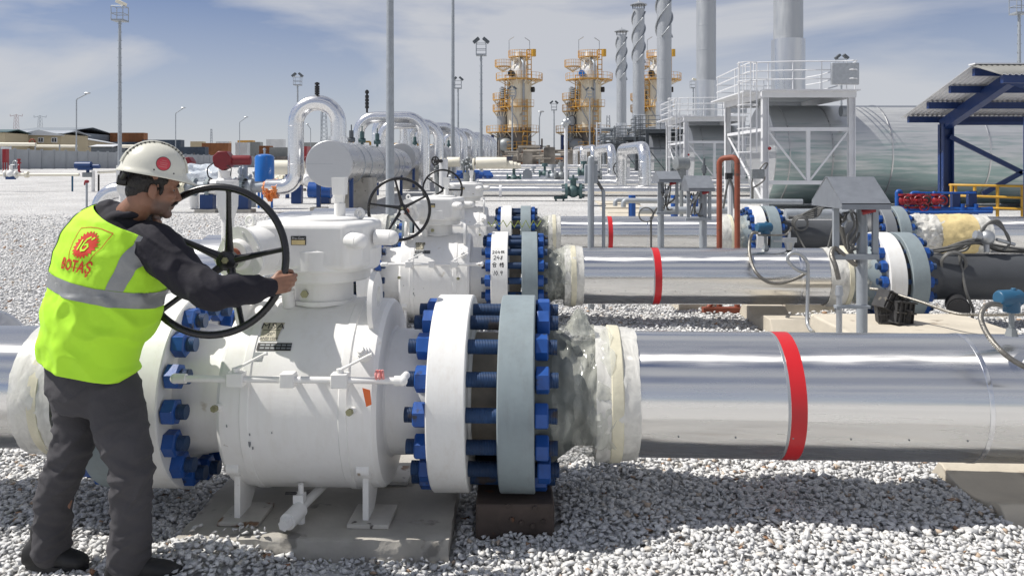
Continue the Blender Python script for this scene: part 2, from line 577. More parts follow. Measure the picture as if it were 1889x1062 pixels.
def gravel_mat(name, attr):
    m, nt, b = newmat(name)
    N, L = nt.nodes, nt.links
    tc = N.new('ShaderNodeTexCoord')
    r = N.new('ShaderNodeValToRGB')
    e = r.color_ramp.elements
    e[0].position = 0; e[0].color = (.46, .465, .47, 1)
    e[1].position = 1; e[1].color = (.33, .17, .095, 1)
    for p, c in ((.2, (.60, .605, .61)), (.5, (.72, .72, .715)), (.84, (.79, .785, .77)), (.90, (.60, .555, .49)), (.96, (.50, .38, .28))):
        k = e.new(p); k.color = (*c, 1)
    if attr:
        a = N.new('ShaderNodeAttribute'); a.attribute_name = 'tone'
        L.new(a.outputs['Fac'], r.inputs[0])
        n = N.new('ShaderNodeTexNoise'); n.inputs['Scale'].default_value = 55; n.inputs['Detail'].default_value = 4
        L.new(tc.outputs['Object'], n.inputs['Vector'])
        mr = N.new('ShaderNodeMapRange'); mr.inputs['To Min'].default_value = .72; mr.inputs['To Max'].default_value = 1.2
        L.new(n.outputs['Fac'], mr.inputs['Value'])
        mx = N.new('ShaderNodeMixRGB'); mx.blend_type = 'MULTIPLY'; mx.inputs[0].default_value = 1
        L.new(r.outputs[0], mx.inputs[1]); L.new(mr.outputs[0], mx.inputs[2])
        L.new(mx.outputs[0], b.inputs['Base Color'])
        bp = N.new('ShaderNodeBump'); bp.inputs['Distance'].default_value = .004
        L.new(n.outputs['Fac'], bp.inputs['Height']); L.new(bp.outputs[0], b.inputs['Normal'])
    else:
        v = N.new('ShaderNodeTexVoronoi'); v.inputs['Scale'].default_value = 17
        L.new(tc.outputs['Object'], v.inputs['Vector'])
        L.new(v.outputs['Color'], r.inputs[0])
        n = N.new('ShaderNodeTexNoise'); n.inputs['Scale'].default_value = .35; n.inputs['Detail'].default_value = 5
        L.new(tc.outputs['Object'], n.inputs['Vector'])
        mr = N.new('ShaderNodeMapRange'); mr.inputs['From Min'].default_value = .3; mr.inputs['From Max'].default_value = .7
        mr.inputs['To Min'].default_value = .74; mr.inputs['To Max'].default_value = .96
        L.new(n.outputs['Fac'], mr.inputs['Value'])
        mx = N.new('ShaderNodeMixRGB'); mx.blend_type = 'MULTIPLY'; mx.inputs[0].default_value = 1
        L.new(r.outputs[0], mx.inputs[1]); L.new(mr.outputs[0], mx.inputs[2])
        L.new(mx.outputs[0], b.inputs['Base Color'])
        bp = N.new('ShaderNodeBump'); bp.inputs['Distance'].default_value = .06; bp.inputs['Strength'].default_value = 1.0
        bp.invert = True
        L.new(v.outputs['Distance'], bp.inputs['Height']); L.new(bp.outputs[0], b.inputs['Normal'])
    b.inputs['Roughness'].default_value = .85
    b.inputs['Specular IOR Level'].default_value = .25
    return m


m_gravel = gravel_mat('crushed_limestone', True)
m_gravelf = gravel_mat('gravel_far', False)
# ---------------------------------------------------------------- ground
def sstep(a, b, x):
    t = np.clip((x - a) / (b - a), 0, 1)
    return t * t * (3 - 2 * t)


def gz(x, y):
    x = np.asarray(x, float); y = np.asarray(y, float)
    z = np.where(y < 30, 0.0, np.where(y < 95, (y - 30) * .0225, 1.46 + (y - 95) * .0022))
    z = np.minimum(z, 1.68)
    near = 1 - sstep(6, 9, y)
    z = z + near * (-.045 + .075 * sstep(-.3, .9, x))
    z = z + (1 - sstep(14, 26, y)) * (.012 * np.sin(x * 2.1 + y * 1.3) + .010 * np.sin(x * 4.7 - y * 3.1 + 1) + .007 * np.sin(9 * x + 7 * y))
    # loose stones heaped against the near corner of the valve pad
    z = z - .045 * np.exp(-(((x + .62) / .42) ** 2 + ((y - 3.58) / .16) ** 2))
    z = z + .05 * np.exp(-(((x - 2.30) / .16) ** 2 + ((y - 4.05) / .45) ** 2))
    z = z + .075 * np.exp(-(((x + 1.42) / .26) ** 2 + ((y - 3.66) / .16) ** 2))
    return z


xs = np.concatenate([-np.geomspace(2500, 9, 40), np.arange(-8.5, 8.6, .25), np.geomspace(9, 2500, 40)])
ys = np.concatenate([-np.geomspace(300, 2, 14), np.arange(-1.5, 16, .25), np.geomspace(16.2, 5000, 70)])
X, Y = np.meshgrid(xs, ys)
Z = gz(X, Y) - .015
nx, ny = len(xs), len(ys)
vs = np.stack([X, Y, Z], -1).reshape(-1, 3)
fs = [(j * nx + i, j * nx + i + 1, (j + 1) * nx + i + 1, (j + 1) * nx + i) for j in range(ny - 1) for i in range(nx - 1)]
g = MB(); g.v = [tuple(p) for p in vs]; g.f = fs
ground = g.build('ground', m_gravelf)
tag(ground, 'white crushed limestone ground of the whole yard', None, None, 'structure')


def gzf(x, y):
    return float(gz(x, y))


# crushed stone: convex chips, scattered densely close by
def chip():
    bm = bmesh.new()
    for i in range(RD.choice((7, 8, 9))):
        p = V((RD.gauss(0, 1), RD.gauss(0, 1), RD.gauss(0, 1))).normalized() * RD.uniform(.75, 1.1)
        bm.verts.new((p.x * 1.0, p.y * RD.uniform(.65, .95), p.z * RD.uniform(.5, .8)))
    r = bmesh.ops.convex_hull(bm, input=bm.verts)
    bmesh.ops.delete(bm, geom=[e for e in r['geom_interior'] if isinstance(e, bmesh.types.BMVert)], context='VERTS')
    bmesh.ops.triangulate(bm, faces=bm.faces)
    bm.verts.index_update()
    v = np.array([q.co[:] for q in bm.verts])
    f = np.array([[q.index for q in fc.verts] for fc in bm.faces])
    bm.free()
    return v, f


CHIPS = [chip() for _ in range(16)]


def stones(name, x, y, z, size, label):
    n = len(x)
    which = NP.integers(0, len(CHIPS), n)
    q = NP.normal(size=(n, 4)); q /= np.linalg.norm(q, axis=1)[:, None]
    a, b, c, d = q.T
    Rm = np.stack([1 - 2 * (c * c + d * d), 2 * (b * c - a * d), 2 * (b * d + a * c),
                   2 * (b * c + a * d), 1 - 2 * (b * b + d * d), 2 * (c * d - a * b),
                   2 * (b * d - a * c), 2 * (c * d + a * b), 1 - 2 * (b * b + c * c)], -1).reshape(n, 3, 3)
    tone = NP.beta(2.0, 2.1, n)
    odd = NP.random(n) < .035
    tone = np.clip(tone * (.86 + .10 * np.sin(x * 3.1 + 1.7 * np.sin(y * 2.3)) + .08 * np.sin(y * 5.3 + 2.1 * np.sin(x * 1.7))), 0, .86)
    tone[odd] = NP.uniform(.88, 1, odd.sum())
    VV, FF, TT, base = [], [], [], 0
    for k, (cv, cf) in enumerate(CHIPS):
        ii = np.where(which == k)[0]
        if len(ii) == 0: continue
        pv = np.einsum('nij,kj->nki', Rm[ii], cv) * size[ii][:, None, None]
        pv[:, :, 2] *= .68
        pv += np.stack([x[ii], y[ii], z[ii]], -1)[:, None, :]
        m = len(cv)
        VV.append(pv.reshape(-1, 3))
        FF.append((cf[None] + (base + np.arange(len(ii)) * m)[:, None, None]).reshape(-1, 3))
        TT.append(np.repeat(tone[ii], m))
        base += len(ii) * m
    VV = np.concatenate(VV).astype(np.float32); FF = np.concatenate(FF).astype(np.int32); TT = np.concatenate(TT).astype(np.float32)
    me = bpy.data.meshes.new(name)
    me.vertices.add(len(VV)); me.vertices.foreach_set('co', VV.ravel())
    me.loops.add(FF.size); me.loops.foreach_set('vertex_index', FF.ravel())
    me.polygons.add(len(FF)); me.polygons.foreach_set('loop_start', np.arange(0, FF.size, 3, dtype=np.int32))
    me.update(calc_edges=True)
    at = me.attributes.new('tone', 'FLOAT', 'POINT'); at.data.foreach_set('value', TT)
    me.materials.append(m_gravel)
    o = bpy.data.objects.new(name, me); C.objects.link(o)
    return tag(o, label, 'gravel', None, 'stuff')


def blocked(x, y):
    b = (x > -1.57) & (x < -.27) & (y > 3.75) & (y < 4.95)      # valve pad
    b |= (x > -.2) & (x < .24) & (y > 3.92) & (y < 4.5)         # flange block
    b |= (x > 2.35) & (x < 3.3) & (y > 3.82) & (y < 4.62)      # pipe saddle
    b |= (x > 2.95) & (x < 4.75) & (y > 5.4) & (y < 8.4)        # plinth
    return b


def field(y0, y1, step, s0, s1, jit, zoff, layers):
    X, Y = [], []
    for l in range(layers):
        yy = np.arange(y0, y1, step)
        for k, yv in enumerate(yy):
            hw = (yv + .3) * .645 + (1.3 if y1 < 10 else .8)
            xx = np.arange(-hw, hw, step)
            X.append(xx + NP.uniform(-jit, jit, len(xx)) * step)
            Y.append(np.full(len(xx), yv) + NP.uniform(-jit, jit, len(xx)) * step)
    X = np.concatenate(X); Y = np.concatenate(Y)
    k = ~blocked(X, Y)
    X, Y = X[k], Y[k]
    sz = NP.uniform(s0, s1, len(X)) * np.exp(NP.normal(0, .18, len(X)))
    return X, Y, gz(X, Y) + zoff + NP.uniform(-.012, .014, len(X)), sz


a = field(3.0, 6.2, .034, .017, .031, .6, 0, 3)
b = field(6.2, 17.0, .054, .025, .039, .6, 0, 1)
c = field(17.0, 30.0, .095, .032, .052, .6, 0, 1)
kp = (NP.random(len(c[0])) > (c[1] - 17) / 14.5) & ((c[0] < 2.0) | (c[1] < 22))
c = tuple(q_[kp] for q_ in c)
X = np.concatenate([a[0], b[0], c[0]]); Y = np.concatenate([a[1], b[1], c[1]]); Z = np.concatenate([a[2], b[2], c[2]]); Sz = np.concatenate([a[3], b[3], c[3]])
# strays lying on the edge of the concrete pad
nst = 26
X = np.concatenate([X, NP.uniform(-1.5, -1.15, nst)]); Y = np.concatenate([Y, NP.uniform(3.72, 3.86, nst)])
Z = np.concatenate([Z, np.full(nst, .05)]); Sz = np.concatenate([Sz, NP.uniform(.014, .024, nst)])
stones('gravel', X, Y, Z, Sz, 'loose white and grey crushed stone covering the yard in front of the pipes')
print('stones', len(X))

# concrete pads and walkway
def slab(name, label, a, b, mat, bev=.012, cat='concrete pad', **k):
    m = MB().bb(a, b)
    o = m.build(name, mat, None, bev=bev)
    return tag(o, label, cat, k.get('group'))


def rough_slab(name, label, a, b, mat, cat):
    bm = bmesh.new()
    nx_, ny_, nz_ = 64, 56, 8
    ax = [a[0] + (b[0] - a[0]) * i / nx_ for i in range(nx_ + 1)]; ay = [a[1] + (b[1] - a[1]) * i / ny_ for i in range(ny_ + 1)]
    vs, fs = [], []
    def grid(fn, n, m):
        o = len(vs)
        for j in range(m + 1):
            for i in range(n + 1):
                vs.append(fn(i / n, j / m))
        fs.extend([(o + j * (n + 1) + i, o + j * (n + 1) + i + 1, o + (j + 1) * (n + 1) + i + 1, o + (j + 1) * (n + 1) + i) for j in range(m) for i in range(n)])
    L_ = lambda p, q, t: p + (q - p) * t
    grid(lambda s, t: (L_(a[0], b[0], s), L_(a[1], b[1], t), b[2]), nx_, ny_)
    grid(lambda s, t: (L_(a[0], b[0], s), a[1], L_(a[2], b[2], t)), nx_, nz_)
    grid(lambda s, t: (b[0], L_(a[1], b[1], s), L_(a[2], b[2], t)), ny_, nz_)
    grid(lambda s, t: (a[0], L_(b[1], a[1], s), L_(a[2], b[2], t)), ny_, nz_)
    m = MB(); m.f = fs
    for x, y, z in vs:
        e = min(abs(y - a[1]), abs(x - b[0]), abs(x - a[0]))
        p = V((x, y, z))
        chip_ = max(0, noise.noise(p * 9 + V((5, 5, 5))) - .05) * .045 * math.exp(-e / .02) * (1 if z > b[2] - .03 else .3)
        m.v.append((x + .006 * noise.noise(p * 14), y + chip_ * .8 + .008 * noise.noise(p * 12 + V((3, 0, 0))), z - chip_ + .004 * noise.noise(p * 5)))
    return tag(m.build(name, mat, None, ang=45), label, cat)


rough_slab('concrete_pad', 'grey concrete pad under the nearest white ball valve', (-1.56, 3.745, -.15), (-.29, 4.93, .03), m_conc, 'concrete pad')
slab('concrete_pad', 'concrete pad under the second row valve, mostly hidden', (-1.5, 8.66, -.2), (-.13, 9.8, -.035), m_conc)
slab('concrete_pad', 'concrete pad under the third row valve, mostly hidden', (-1.4, 13.5, -.2), (-.09, 14.6, .02), m_conc)
slab('concrete_plinth', 'pale concrete plinth behind the near pipe carrying the junction box stand', (3.02, 5.5, -.1), (4.55, 8.25, .26), m_concl, .02, 'plinth')
walk = MB()
for k in range(9):
    y0 = 15.2 + k * 2.45
    walk.box((3.55 + (y0 - 15) * .055, y0 + 1.2, gzf(3.6, y0 + 1.2) + .01), (1.7, 2.42, .10))
o = walk.build('path', m_concl, None, bev=.015)
tag(o, 'pale paved path running back between the pipelines', None, None, 'structure')
# ---------------------------------------------------------------- lettering helpers
def text_verts(s, size, spacing=1.0, bold=0.0):
    cu = bpy.data.curves.new('lettering', 'FONT')
    cu.body = s; cu.size = size; cu.space_character = spacing
    cu.resolution_u = 2
    cu.offset = bold
    cu.align_x = 'CENTER'; cu.align_y = 'CENTER'
    o = bpy.data.objects.new('lettering', cu)
    C.objects.link(o)
    dg = bpy.context.evaluated_depsgraph_get()
    me = bpy.data.meshes.new_from_object(o.evaluated_get(dg))
    vs = [(v.co.x, v.co.y) for v in me.vertices]
    fs = [tuple(p.vertices) for p in me.polygons]
    bpy.data.objects.remove(o); bpy.data.curves.remove(cu); bpy.data.meshes.remove(me)
    return vs, fs


def strokes(paths, wdt):
    """hand-written strokes in the plane as ribbons"""
    vs, fs = [], []
    for p in paths:
        for (a, b) in zip(p[:-1], p[1:]):
            a, b = V((a[0], a[1])), V((b[0], b[1]))
            d = (b - a)
            if d.length < 1e-6: continue
            d.normalize(); nrm = V((-d.y, d.x)) * wdt / 2
            a2, b2 = a - d * wdt * .3, b + d * wdt * .3
            n = len(vs)
            vs += [tuple(a2 + nrm), tuple(a2 - nrm), tuple(b2 - nrm), tuple(b2 + nrm)]
            fs.append((n, n + 1, n + 2, n + 3))
    return vs, fs


def mapped(name, vf, fn, mat, parent):
    m = MB(); m.v = [tuple(fn(a, b)) for a, b in vf[0]]; m.f = vf[1]
    return m.build(name, mat, parent, world=False)


m_ink = pm('black_ink', (.015, .015, .016), .5, var=.1)
m_silver = pm('silver_label', (.44, .41, .31), .5, 0.0, var=.15, vs=20)
m_wink = pm('white_print', (.75, .75, .72), .5, var=.05)

ZC = .585            # pipe axis above the yard
R_FL = .4925


def studs(root, xa, xb, zc=ZC, x_end=None):
    """sixteen stud bolts through a flange pair; nuts outside xa and xb"""
    first = None
    for k in range(16):
        a = 2 * PI * k / 16
        y, z = -.416 * math.cos(a), .416 * math.sin(a)
        if first is None:
            s = MB().cyl((xa - .105, 0, 0), (xb + .105, 0, 0), .036, n=14).build('stud', m_stud, root, world=False)
            nl = MB()
            nl.lathe([(-.064, .054), (-.058, .064), (-.006, .064), (0, .06)], (xa, 0, 0), (1, 0, 0), n=6)
            n1 = nl.build('nut', m_blue, s, ang=20, world=False)
            nr = MB()
            nr.lathe([(0, .06), (.006, .064), (.058, .064), (.064, .054)], (xb, 0, 0), (1, 0, 0), n=6)
            n2 = nr.build('nut', m_blue, s, ang=20, world=False)
            first = (s, n1, n2)
        else:
            s = first[0].copy(); C.objects.link(s)
            for nn in first[1:]:
                c = nn.copy(); C.objects.link(c); c.parent = s
        s.location = (RD.uniform(-.012, .012), y, zc + z)
        s.rotation_euler = (RD.uniform(0, 1), 0, 0)


def flange(root, x0, x1, mat, r=R_FL, zc=ZC, bore=.36):
    m = MB().lathe([(0, r - .006), (.006, r), (x1 - x0 - .006, r), (x1 - x0, r - .006)], (x0, 0, zc), (1, 0, 0), n=72)
    return m.build('flange', mat, root, ang=30, world=False)


m_plate = pm('worn_white_plate', (.52, .50, .46), .6, var=.2, vs=7, spot=[((.20, .12, .07), .58, 9.0), ((.10, .09, .08), .66, 22.0)])


def build_valve(label):
    t = thing('ball_valve', label, 'ball valve', (0, 4.21, 0), -.04, 'white ball valves in three rows')
    b = MB()
    prof = [(-1.64, .335), (-1.50, .315), (-1.385, .318), (-1.375, .33), (-1.37, .455), (-1.35, .472), (-1.255, .474), (-1.25, .481), (-1.215, .481), (-1.21, .476),
            (-.79, .476), (-.785, .481), (-.75, .481), (-.745, .474), (-.635, .472), (-.615, .455), (-.61, .33), (-.60, .318), (-.50, .315), (-.382, .335)]
    b.lathe([(x + 2, r) for x, r in prof], (-2, 0, ZC), (1, 0, 0), n=80)
    # raised faces beyond the flanges
    b.cyl((-1.84, 0, ZC), (-1.815, 0, ZC), .32, n=48)
    b.cyl((-.205, 0, ZC), (-.185, 0, ZC), .32, n=48)
    body = b.build('body', m_white, t, ang=28, world=False)
    # scuffs where the paint is chipped
    sc = MB()
    for (px, py, rr) in ((455, 806, .010), (461, 825, .014), (456, 836, .008), (466, 833, .007), (463, 806, .006), (420, 790, .006), (458, 777, .005), (505, 802, .005), (640, 822, .004), (452, 843, .01)):
        X = WX(px, 3.75) ; zz = WZ(py, 3.75)
        s = (zz - ZC) / .477
        a = math.asin(max(-1, min(1, s)))
        y = -.4785 * math.cos(a)
        poly = [(rr * RD.uniform(.35, .7) * math.cos(q), rr * RD.uniform(.8, 1.7) * math.sin(q)) for q in [i * PI / 4 for i in range(8)]]
        sc.prism(poly, (X, y, ZC + .4785 * math.sin(a)), (1, 0, 0), (0, math.sin(a), math.cos(a)), (0, -.0012, 0))
    tag(sc.build('paint_chips', m_dflange, t, world=False), kind='stuff')
    flange(t, -1.82, -1.64, m_wflange)
    flange(t, -.382, -.200, m_wflange)
    MB().cyl((-.19, 0, ZC), (-.06, 0, ZC), .30, n=48).build('spacer_ring', m_spacer, t, world=False)
    MB().cyl((-1.86, 0, ZC), (-1.82, 0, ZC), .30, n=48).build('spacer_ring', m_spacer, t, world=False)
    studs(t, -.382, .123)
    # left end: the studs reach out to the mating flange
    studs(t, -2.03, -1.64)
    # bonnet and gearbox
    b = MB()
    b.cyl((-.985, 0, 1.0), (-.985, 0, 1.185), .153, n=48)
    b.cyl((-.985, 0, 1.045), (-.985, 0, 1.065), .17, n=48)
    b.build('bonnet', m_white, t, ang=30, world=False)
    b = MB()
    b.lathe([(0, .222), (.012, .232), (.055, .232), (.062, .226)], (-.975, 0, 1.165), (0, 0, 1), n=56)
    gb = b.build('gearbox', m_white, t, ang=32, world=False)
    b = MB()
    b.lathe([(0, .262), (.012, .275), (.105, .277), (.125, .262)], (-.97, 0, 1.222), (0, 0, 1), n=64)
    b.build('gearbox_base', m_white, t, ang=32, world=False)
    b = MB()
    poly = [(-1.245, -.27), (-.80, -.27), (-.735, -.20), (-.705, -.05), (-.705, .12), (-.76, .24), (-1.20, .26), (-1.30, .1), (-1.30, -.12)]
    b.prism(poly, (0, 0, 1.235), (1, 0, 0), (0, 1, 0), (0, 0, .235))
    top = b.build('gearbox_casing', m_white, t, ang=30, world=False, bev=.028, seg=4)
    MB().lathe([(0, .158), (.012, .158), (.018, .150), (.022, .10)], (-.955, 0, 1.468), (0, 0, 1), n=48).build('gearbox_cover', m_white, t, world=False)
    for (x, y, z) in ((-.76, -.30, 1.385), (-.665, -.13, 1.385)):
        q = MB(); d = V((.75, -.66, 0)).normalized() if y < -.2 else V((.98, -.2, 0))
        p = V((x - .03, y + .06, z))
        q.cyl(p, p + d * .085, .040, n=24); q.sph(p + d * .085, .038, 20, 12)
        q.build('stop_bolt', m_white, t, world=False)
    q = MB(); q.torus((-.80, .02, 1.50), (.4, 1, 0), .024, .009, 24, 8); q.build('lifting_eye', m_white, t, world=False)
    q = MB(); q.torus((-1.30, -.2, 1.475), (.4, 1, 0), .024, .009, 24, 8); q.build('lifting_eye', m_white, t, world=False)
    # position indicator post on the cover
    q = MB()
    q.cyl((-.90, 0, 1.485), (-.90, 0, 1.555), .029, n=24)
    q.cyl((-.90, 0, 1.55), (-.90, 0, 1.60), .026, .034, n=4, ph=PI / 4)
    q.cyl((-.90, 0, 1.60), (-.90, 0, 1.69), .046, .050, n=4, ph=PI / 4)
    q.build('indicator_post', m_white, t, ang=25, world=False)
    # input worm housing
    q = MB()
    ax = V((.20, 1, 0)).normalized()
    o0 = V((-1.280, -.415, 1.330))
    pl = []
    for i in range(40):
        a = 2 * PI * i / 40
        rr = .122 + .012 * math.cos(3 * (a - PI / 2)) + .004 * math.cos(a)
        pl.append((rr * math.cos(a), rr * math.sin(a)))
    u = V((1, -.2, 0)).normalized()
    q.prism(pl, o0, u, (0, 0, 1), ax * .02)
    q.lathe([(.02, .118), (.10, .112), (.16, .125), (.30, .13)], o0, ax, n=48)
    q.build('gear_housing', m_white, t, ang=30, world=False)
    q = MB()
    q.lathe([(-.030, .062), (-.026, .066), (-.008, .070), (0, .075)], o0 + ax * .0, ax, n=40)
    for i in range(6):
        a = 2 * PI * i / 6 + .3
        p = o0 + u * (.105 * math.cos(a)) + V((0, 0, .105 * math.sin(a)))
        q.cyl(p - ax * .006, p, .007, n=8)
    q.cyl(o0 - ax * .17, o0, .018, n=16)
    q.build('housing_cap', m_white, t, ang=30, world=False)
    q = MB().cyl(o0 - ax * .045, o0 - ax * .02, .034, n=24)
    q.build('seal', m_orange, t, world=False)
    # handwheel
    hw = bpy.data.objects.new('handwheel', None)
    hw.empty_display_size = .2
    C.objects.link(hw); hw.parent = t
    hw.location = (-1.283, -.696, 1.337); hw.rotation_euler = (-.14, 0, 0)
    Rw = .322
    MB().torus((0, 0, 0), (0, 1, 0), Rw, .0165, 72, 12).build('rim', m_black, hw, world=False)
    q = MB()
    q.lathe([(.085, .035), (.09, .045), (.125, .047), (.13, .04)], (.02, 0, 0), (0, 1, 0), n=28)
    hb = q.build('hub', m_black, hw, world=False)
    MB().cyl((.02, .078, 0), (.02, .088, 0), .016, n=6).build('shaft_nut', m_brass, hw, world=False)
    for k in range(5):
        a = rad(9) + 2 * PI * k / 5
        q = MB()
        p0 = V((.02 + .04 * math.cos(a), .108, .04 * math.sin(a))); p1 = V((Rw * math.cos(a), 0, Rw * math.sin(a)))
        q.tube([p0, p0.lerp(p1, .2), p0.lerp(p1, .55), p0.lerp(p1, .9), p1], [.021, .0165, .0125, .0115, .014], 10)
        q.build('spoke', m_black, hw, world=False)
    # lifting lug with a hole
    q = MB()
    n = 40
    oc, ic = V((0, -.20, 1.075)), V((0, -.17, 1.10))
    for xx in (-.685, -.66):
        for rr, cc in ((.135, oc), (.05, ic)):
            for i in range(n):
                a = 2 * PI * i / n
                q.v.append((xx, cc.y + rr * math.cos(a), cc.z + rr * math.sin(a) * (1.12 if rr > .1 else 1)))
    for i in range(n):
        j = (i + 1) % n
        q.f += [(i, j, n + j, n + i), (2 * n + j, 2 * n + i, 3 * n + i, 3 * n + j), (j, i, 2 * n + i, 2 * n + j), (n + i, n + j, 3 * n + j, 3 * n + i)]
    q.build('lifting_lug', m_white, t, ang=30, world=False)
    lug2 = MB(); lug2.v = [(x - .645, y, z) for x, y, z in q.v]; lug2.f = q.f
    lug2.build('lifting_lug', m_white, t, ang=30, world=False)
    # body points: fn(X, angle, lift)
    def bp(x, deg, lift=0.0, r=.477):
        a = rad(deg)
        return V((x, -(r + lift) * math.cos(a), ZC + (r + lift) * math.sin(a)))
    # plug bosses and fittings
    for x, dg in ((-1.345, 5), (-.715, 4)):
        d = V((-.25, -math.cos(rad(dg)), math.sin(rad(dg)))).normalized()
        p = bp(x, dg, -.01)
        q = MB(); q.cyl(p, p + d * .035, .017, n=18); f = q.build('grease_fitting', m_white, t, world=False)
        MB().cyl(p + d * .03, p + d * .055, .0165, n=6).build('fitting_cap', m_brass, f, world=False)
    d = V((-.15, -math.cos(rad(34)), math.sin(rad(34)))).normalized(); p = bp(-.68, 35, -.01)
    q = MB(); q.cyl(p, p + d * .05, .036, n=24); q.cyl(p + d * .05, p + d * .065, .027, n=20); q.cyl(p + d * .065, p + d * .08, .018, n=6)
    q.build('plug_boss', m_white, t, world=False)
    q = MB(); p = V((-1.125, -.135, 1.04)); q.cyl(p, p + V((0, -.02, .085)), .032, n=24); q.build('vent_boss', m_white, t, world=False)
    q = MB(); p = V((-1.04, -.148, 1.105)); q.cyl(p, p + V((0, -.016, 0)), .020, n=6); q.build('drain_plug', m_brass, t, world=False)
    # bleed line along the body
    YB, ZB = -.527, .772
    q = MB()
    q.tube([(-1.50, YB, ZB), (-.49, YB, ZB)], .0155, 14)
    q.cyl((-.485, YB, ZB), (-.475, YB + .09, ZB + .004), .018, n=12)
    q.cyl((-1.535, YB, ZB), (-1.48, YB, ZB), .023, n=18); q.cyl((-.515, YB, ZB), (-.475, YB, ZB), .023, n=18); q.sph((-.478, YB, ZB), .024, 14, 10); q.sph((-1.53, YB, ZB), .024, 14, 10)
    bl = q.build('bleed_line', m_white, t, world=False)
    for x, lev in ((-1.248, 1), (-.765, 1), (-1.005, 0)):
        q = MB()
        q.box((x, YB + .004, ZB), (.078 if lev else .066, .060, .066))
        q.cyl((x, YB, ZB - .005), (x, -.40, ZB - .005), .016, n=12)
        f = q.build('bleed_valve', m_white, t, world=False, bev=.005)
        if lev:
            q = MB(); q.cyl((x, YB, ZB + .03), (x, YB, ZB + .052), .017, n=14)
            q.tube([(x, YB, ZB + .047), (x + .03, YB - .004, ZB + .062), (x + .135, YB - .012, ZB + .118), (x + .150, YB - .012, ZB + .122)], [.009, .0065, .0062, .009], 10)
            q.build('lever', m_white, f, world=False)
    # leg gussets and foot plates
    for x in (-1.315, -.69):
        for sy in (-1, 1):
            q = MB()
            q.prism([(.02, .30), (.335, .34), (.335, .045), (.20, .045), (.14, .10)], (x - .014, 0, 0), (0, sy, 0), (0, 0, 1), (.028, 0, 0))
            q.cyl((x - .03, sy * .37, .31), (x + .03, sy * .37, .31), .035, n=18)
            lg = q.build('leg', m_white, t, ang=30, world=False)
            MB().box((x + .02, sy * .265, .0415), (.20, .24, .020)).build('foot_plate', m_plate, lg, world=False, bev=.003)
    # drain assembly
    q = MB()
    q.cyl((-1.005, -.33, .22), (-1.005, -.33, .14), .013, n=12)
    q.bb((-1.035, -.36, .135), (-.985, -.31, .175))
    q.tube([(-.93, .05, .13), (-1.005, -.33, .105), (-1.02, -.41, .098)], .022, 16)
    q.cyl((-1.005, -.35, .104), (-1.028, -.465, .094), .040, n=22)
    q.cyl((-1.028, -.465, .094), (-1.036, -.50, .091), .028, n=6)
    q.cyl((-1.005, -.33, .03), (-1.005, -.33, .09), .02, n=10)
    q.build('drain_valve', m_white, t, ang=30, world=False)
    MB().box((-1.045, -.36, .185), (.055, .018, .008)).build('drain_lever', m_blackm, t, world=False)
    # name plates
    def onb(x0, deg0, lift):
        def fn(a, b):
            return bp(x0 + a, deg0 + math.degrees(b / .477), lift)
        return fn
    def plate(name, x, dg, poly, mat, lift=.002):
        n = 6
        q = MB()
        fn = onb(x, dg, lift)
        (xa, ya), (xb, yb), (xc, yc), (xd, yd) = poly          # bl, br, tr, tl
        for j in range(n + 1):
            f = j / n
            q.v.append(tuple(fn(xa + (xd - xa) * f, ya + (yd - ya) * f))); q.v.append(tuple(fn(xb + (xc - xb) * f, yb + (yc - yb) * f)))
        q.f = [(2 * j, 2 * j + 1, 2 * j + 3, 2 * j + 2) for j in range(n)]
        fn = onb(x, dg, -.004)
        return q.build(name, mat, t, world=False)
    np_ = plate('name_plate', -1.155, 49.5, [(-.045, -.055), (.036, -.055), (.052, .055), (-.052, .055)], m_silver)
    mapped('lettering', text_verts('MSA', .052, 1.12), lambda a, b: onb(-1.155, 49.5 + 3.6, .0035)(a * 1.1, b), m_ink, np_)
    mapped('lettering', text_verts('20"', .027), lambda a, b: onb(-1.155, 49.5 - 2.0, .0035)(a, b), m_ink, np_)
    mapped('lettering', text_verts('ANSI 1500', .0225), lambda a, b: onb(-1.158, 49.5 - 5.2, .0035)(a * .9, b), m_ink, np_)
    mapped('lettering', strokes([[(-.04, 0), (.04, 0)]], .003), lambda a, b: onb(-1.155, 49.5 + .7, .0035)(a, b), m_ink, np_)
    p2 = plate('data_plate', -1.122, 39.2, [(-.083, -.020), (.083, -.020), (.083, .020), (-.083, .020)], m_blackm)
    cells = []
    for r0 in (-.008, .008):
        for c0 in range(6):
            cells.append([(-.066 + c0 * .026, r0), (-.050 + c0 * .026, r0)])
    mapped('plate_fields', strokes(cells, .008), lambda a, b: onb(-1.122, 39.2, .0035)(a, b), m_steelgrey, p2)
    plate('data_plate', -1.20, 33.2, [(-.032, -.020), (.030, -.020), (.034, .020), (-.028, .020)], m_steelgrey)
    # maker's plate on the gearbox
    g0 = V((-1.035, -.2715, 1.385))
    q = MB().box(g0, (.074, .004, .044)); pp = q.build('maker_plate', m_blackm, t, world=False)
    q = MB().box(g0 + V((0, -.003, -.009)), (.066, .002, .022)); q.build('plate_field', m_foam, pp, world=False)
    mapped('lettering', text_verts('Pro-Gear', .0165), lambda a, b: g0 + V((a, -.0035, b + .011)), m_wink, pp)
    return t


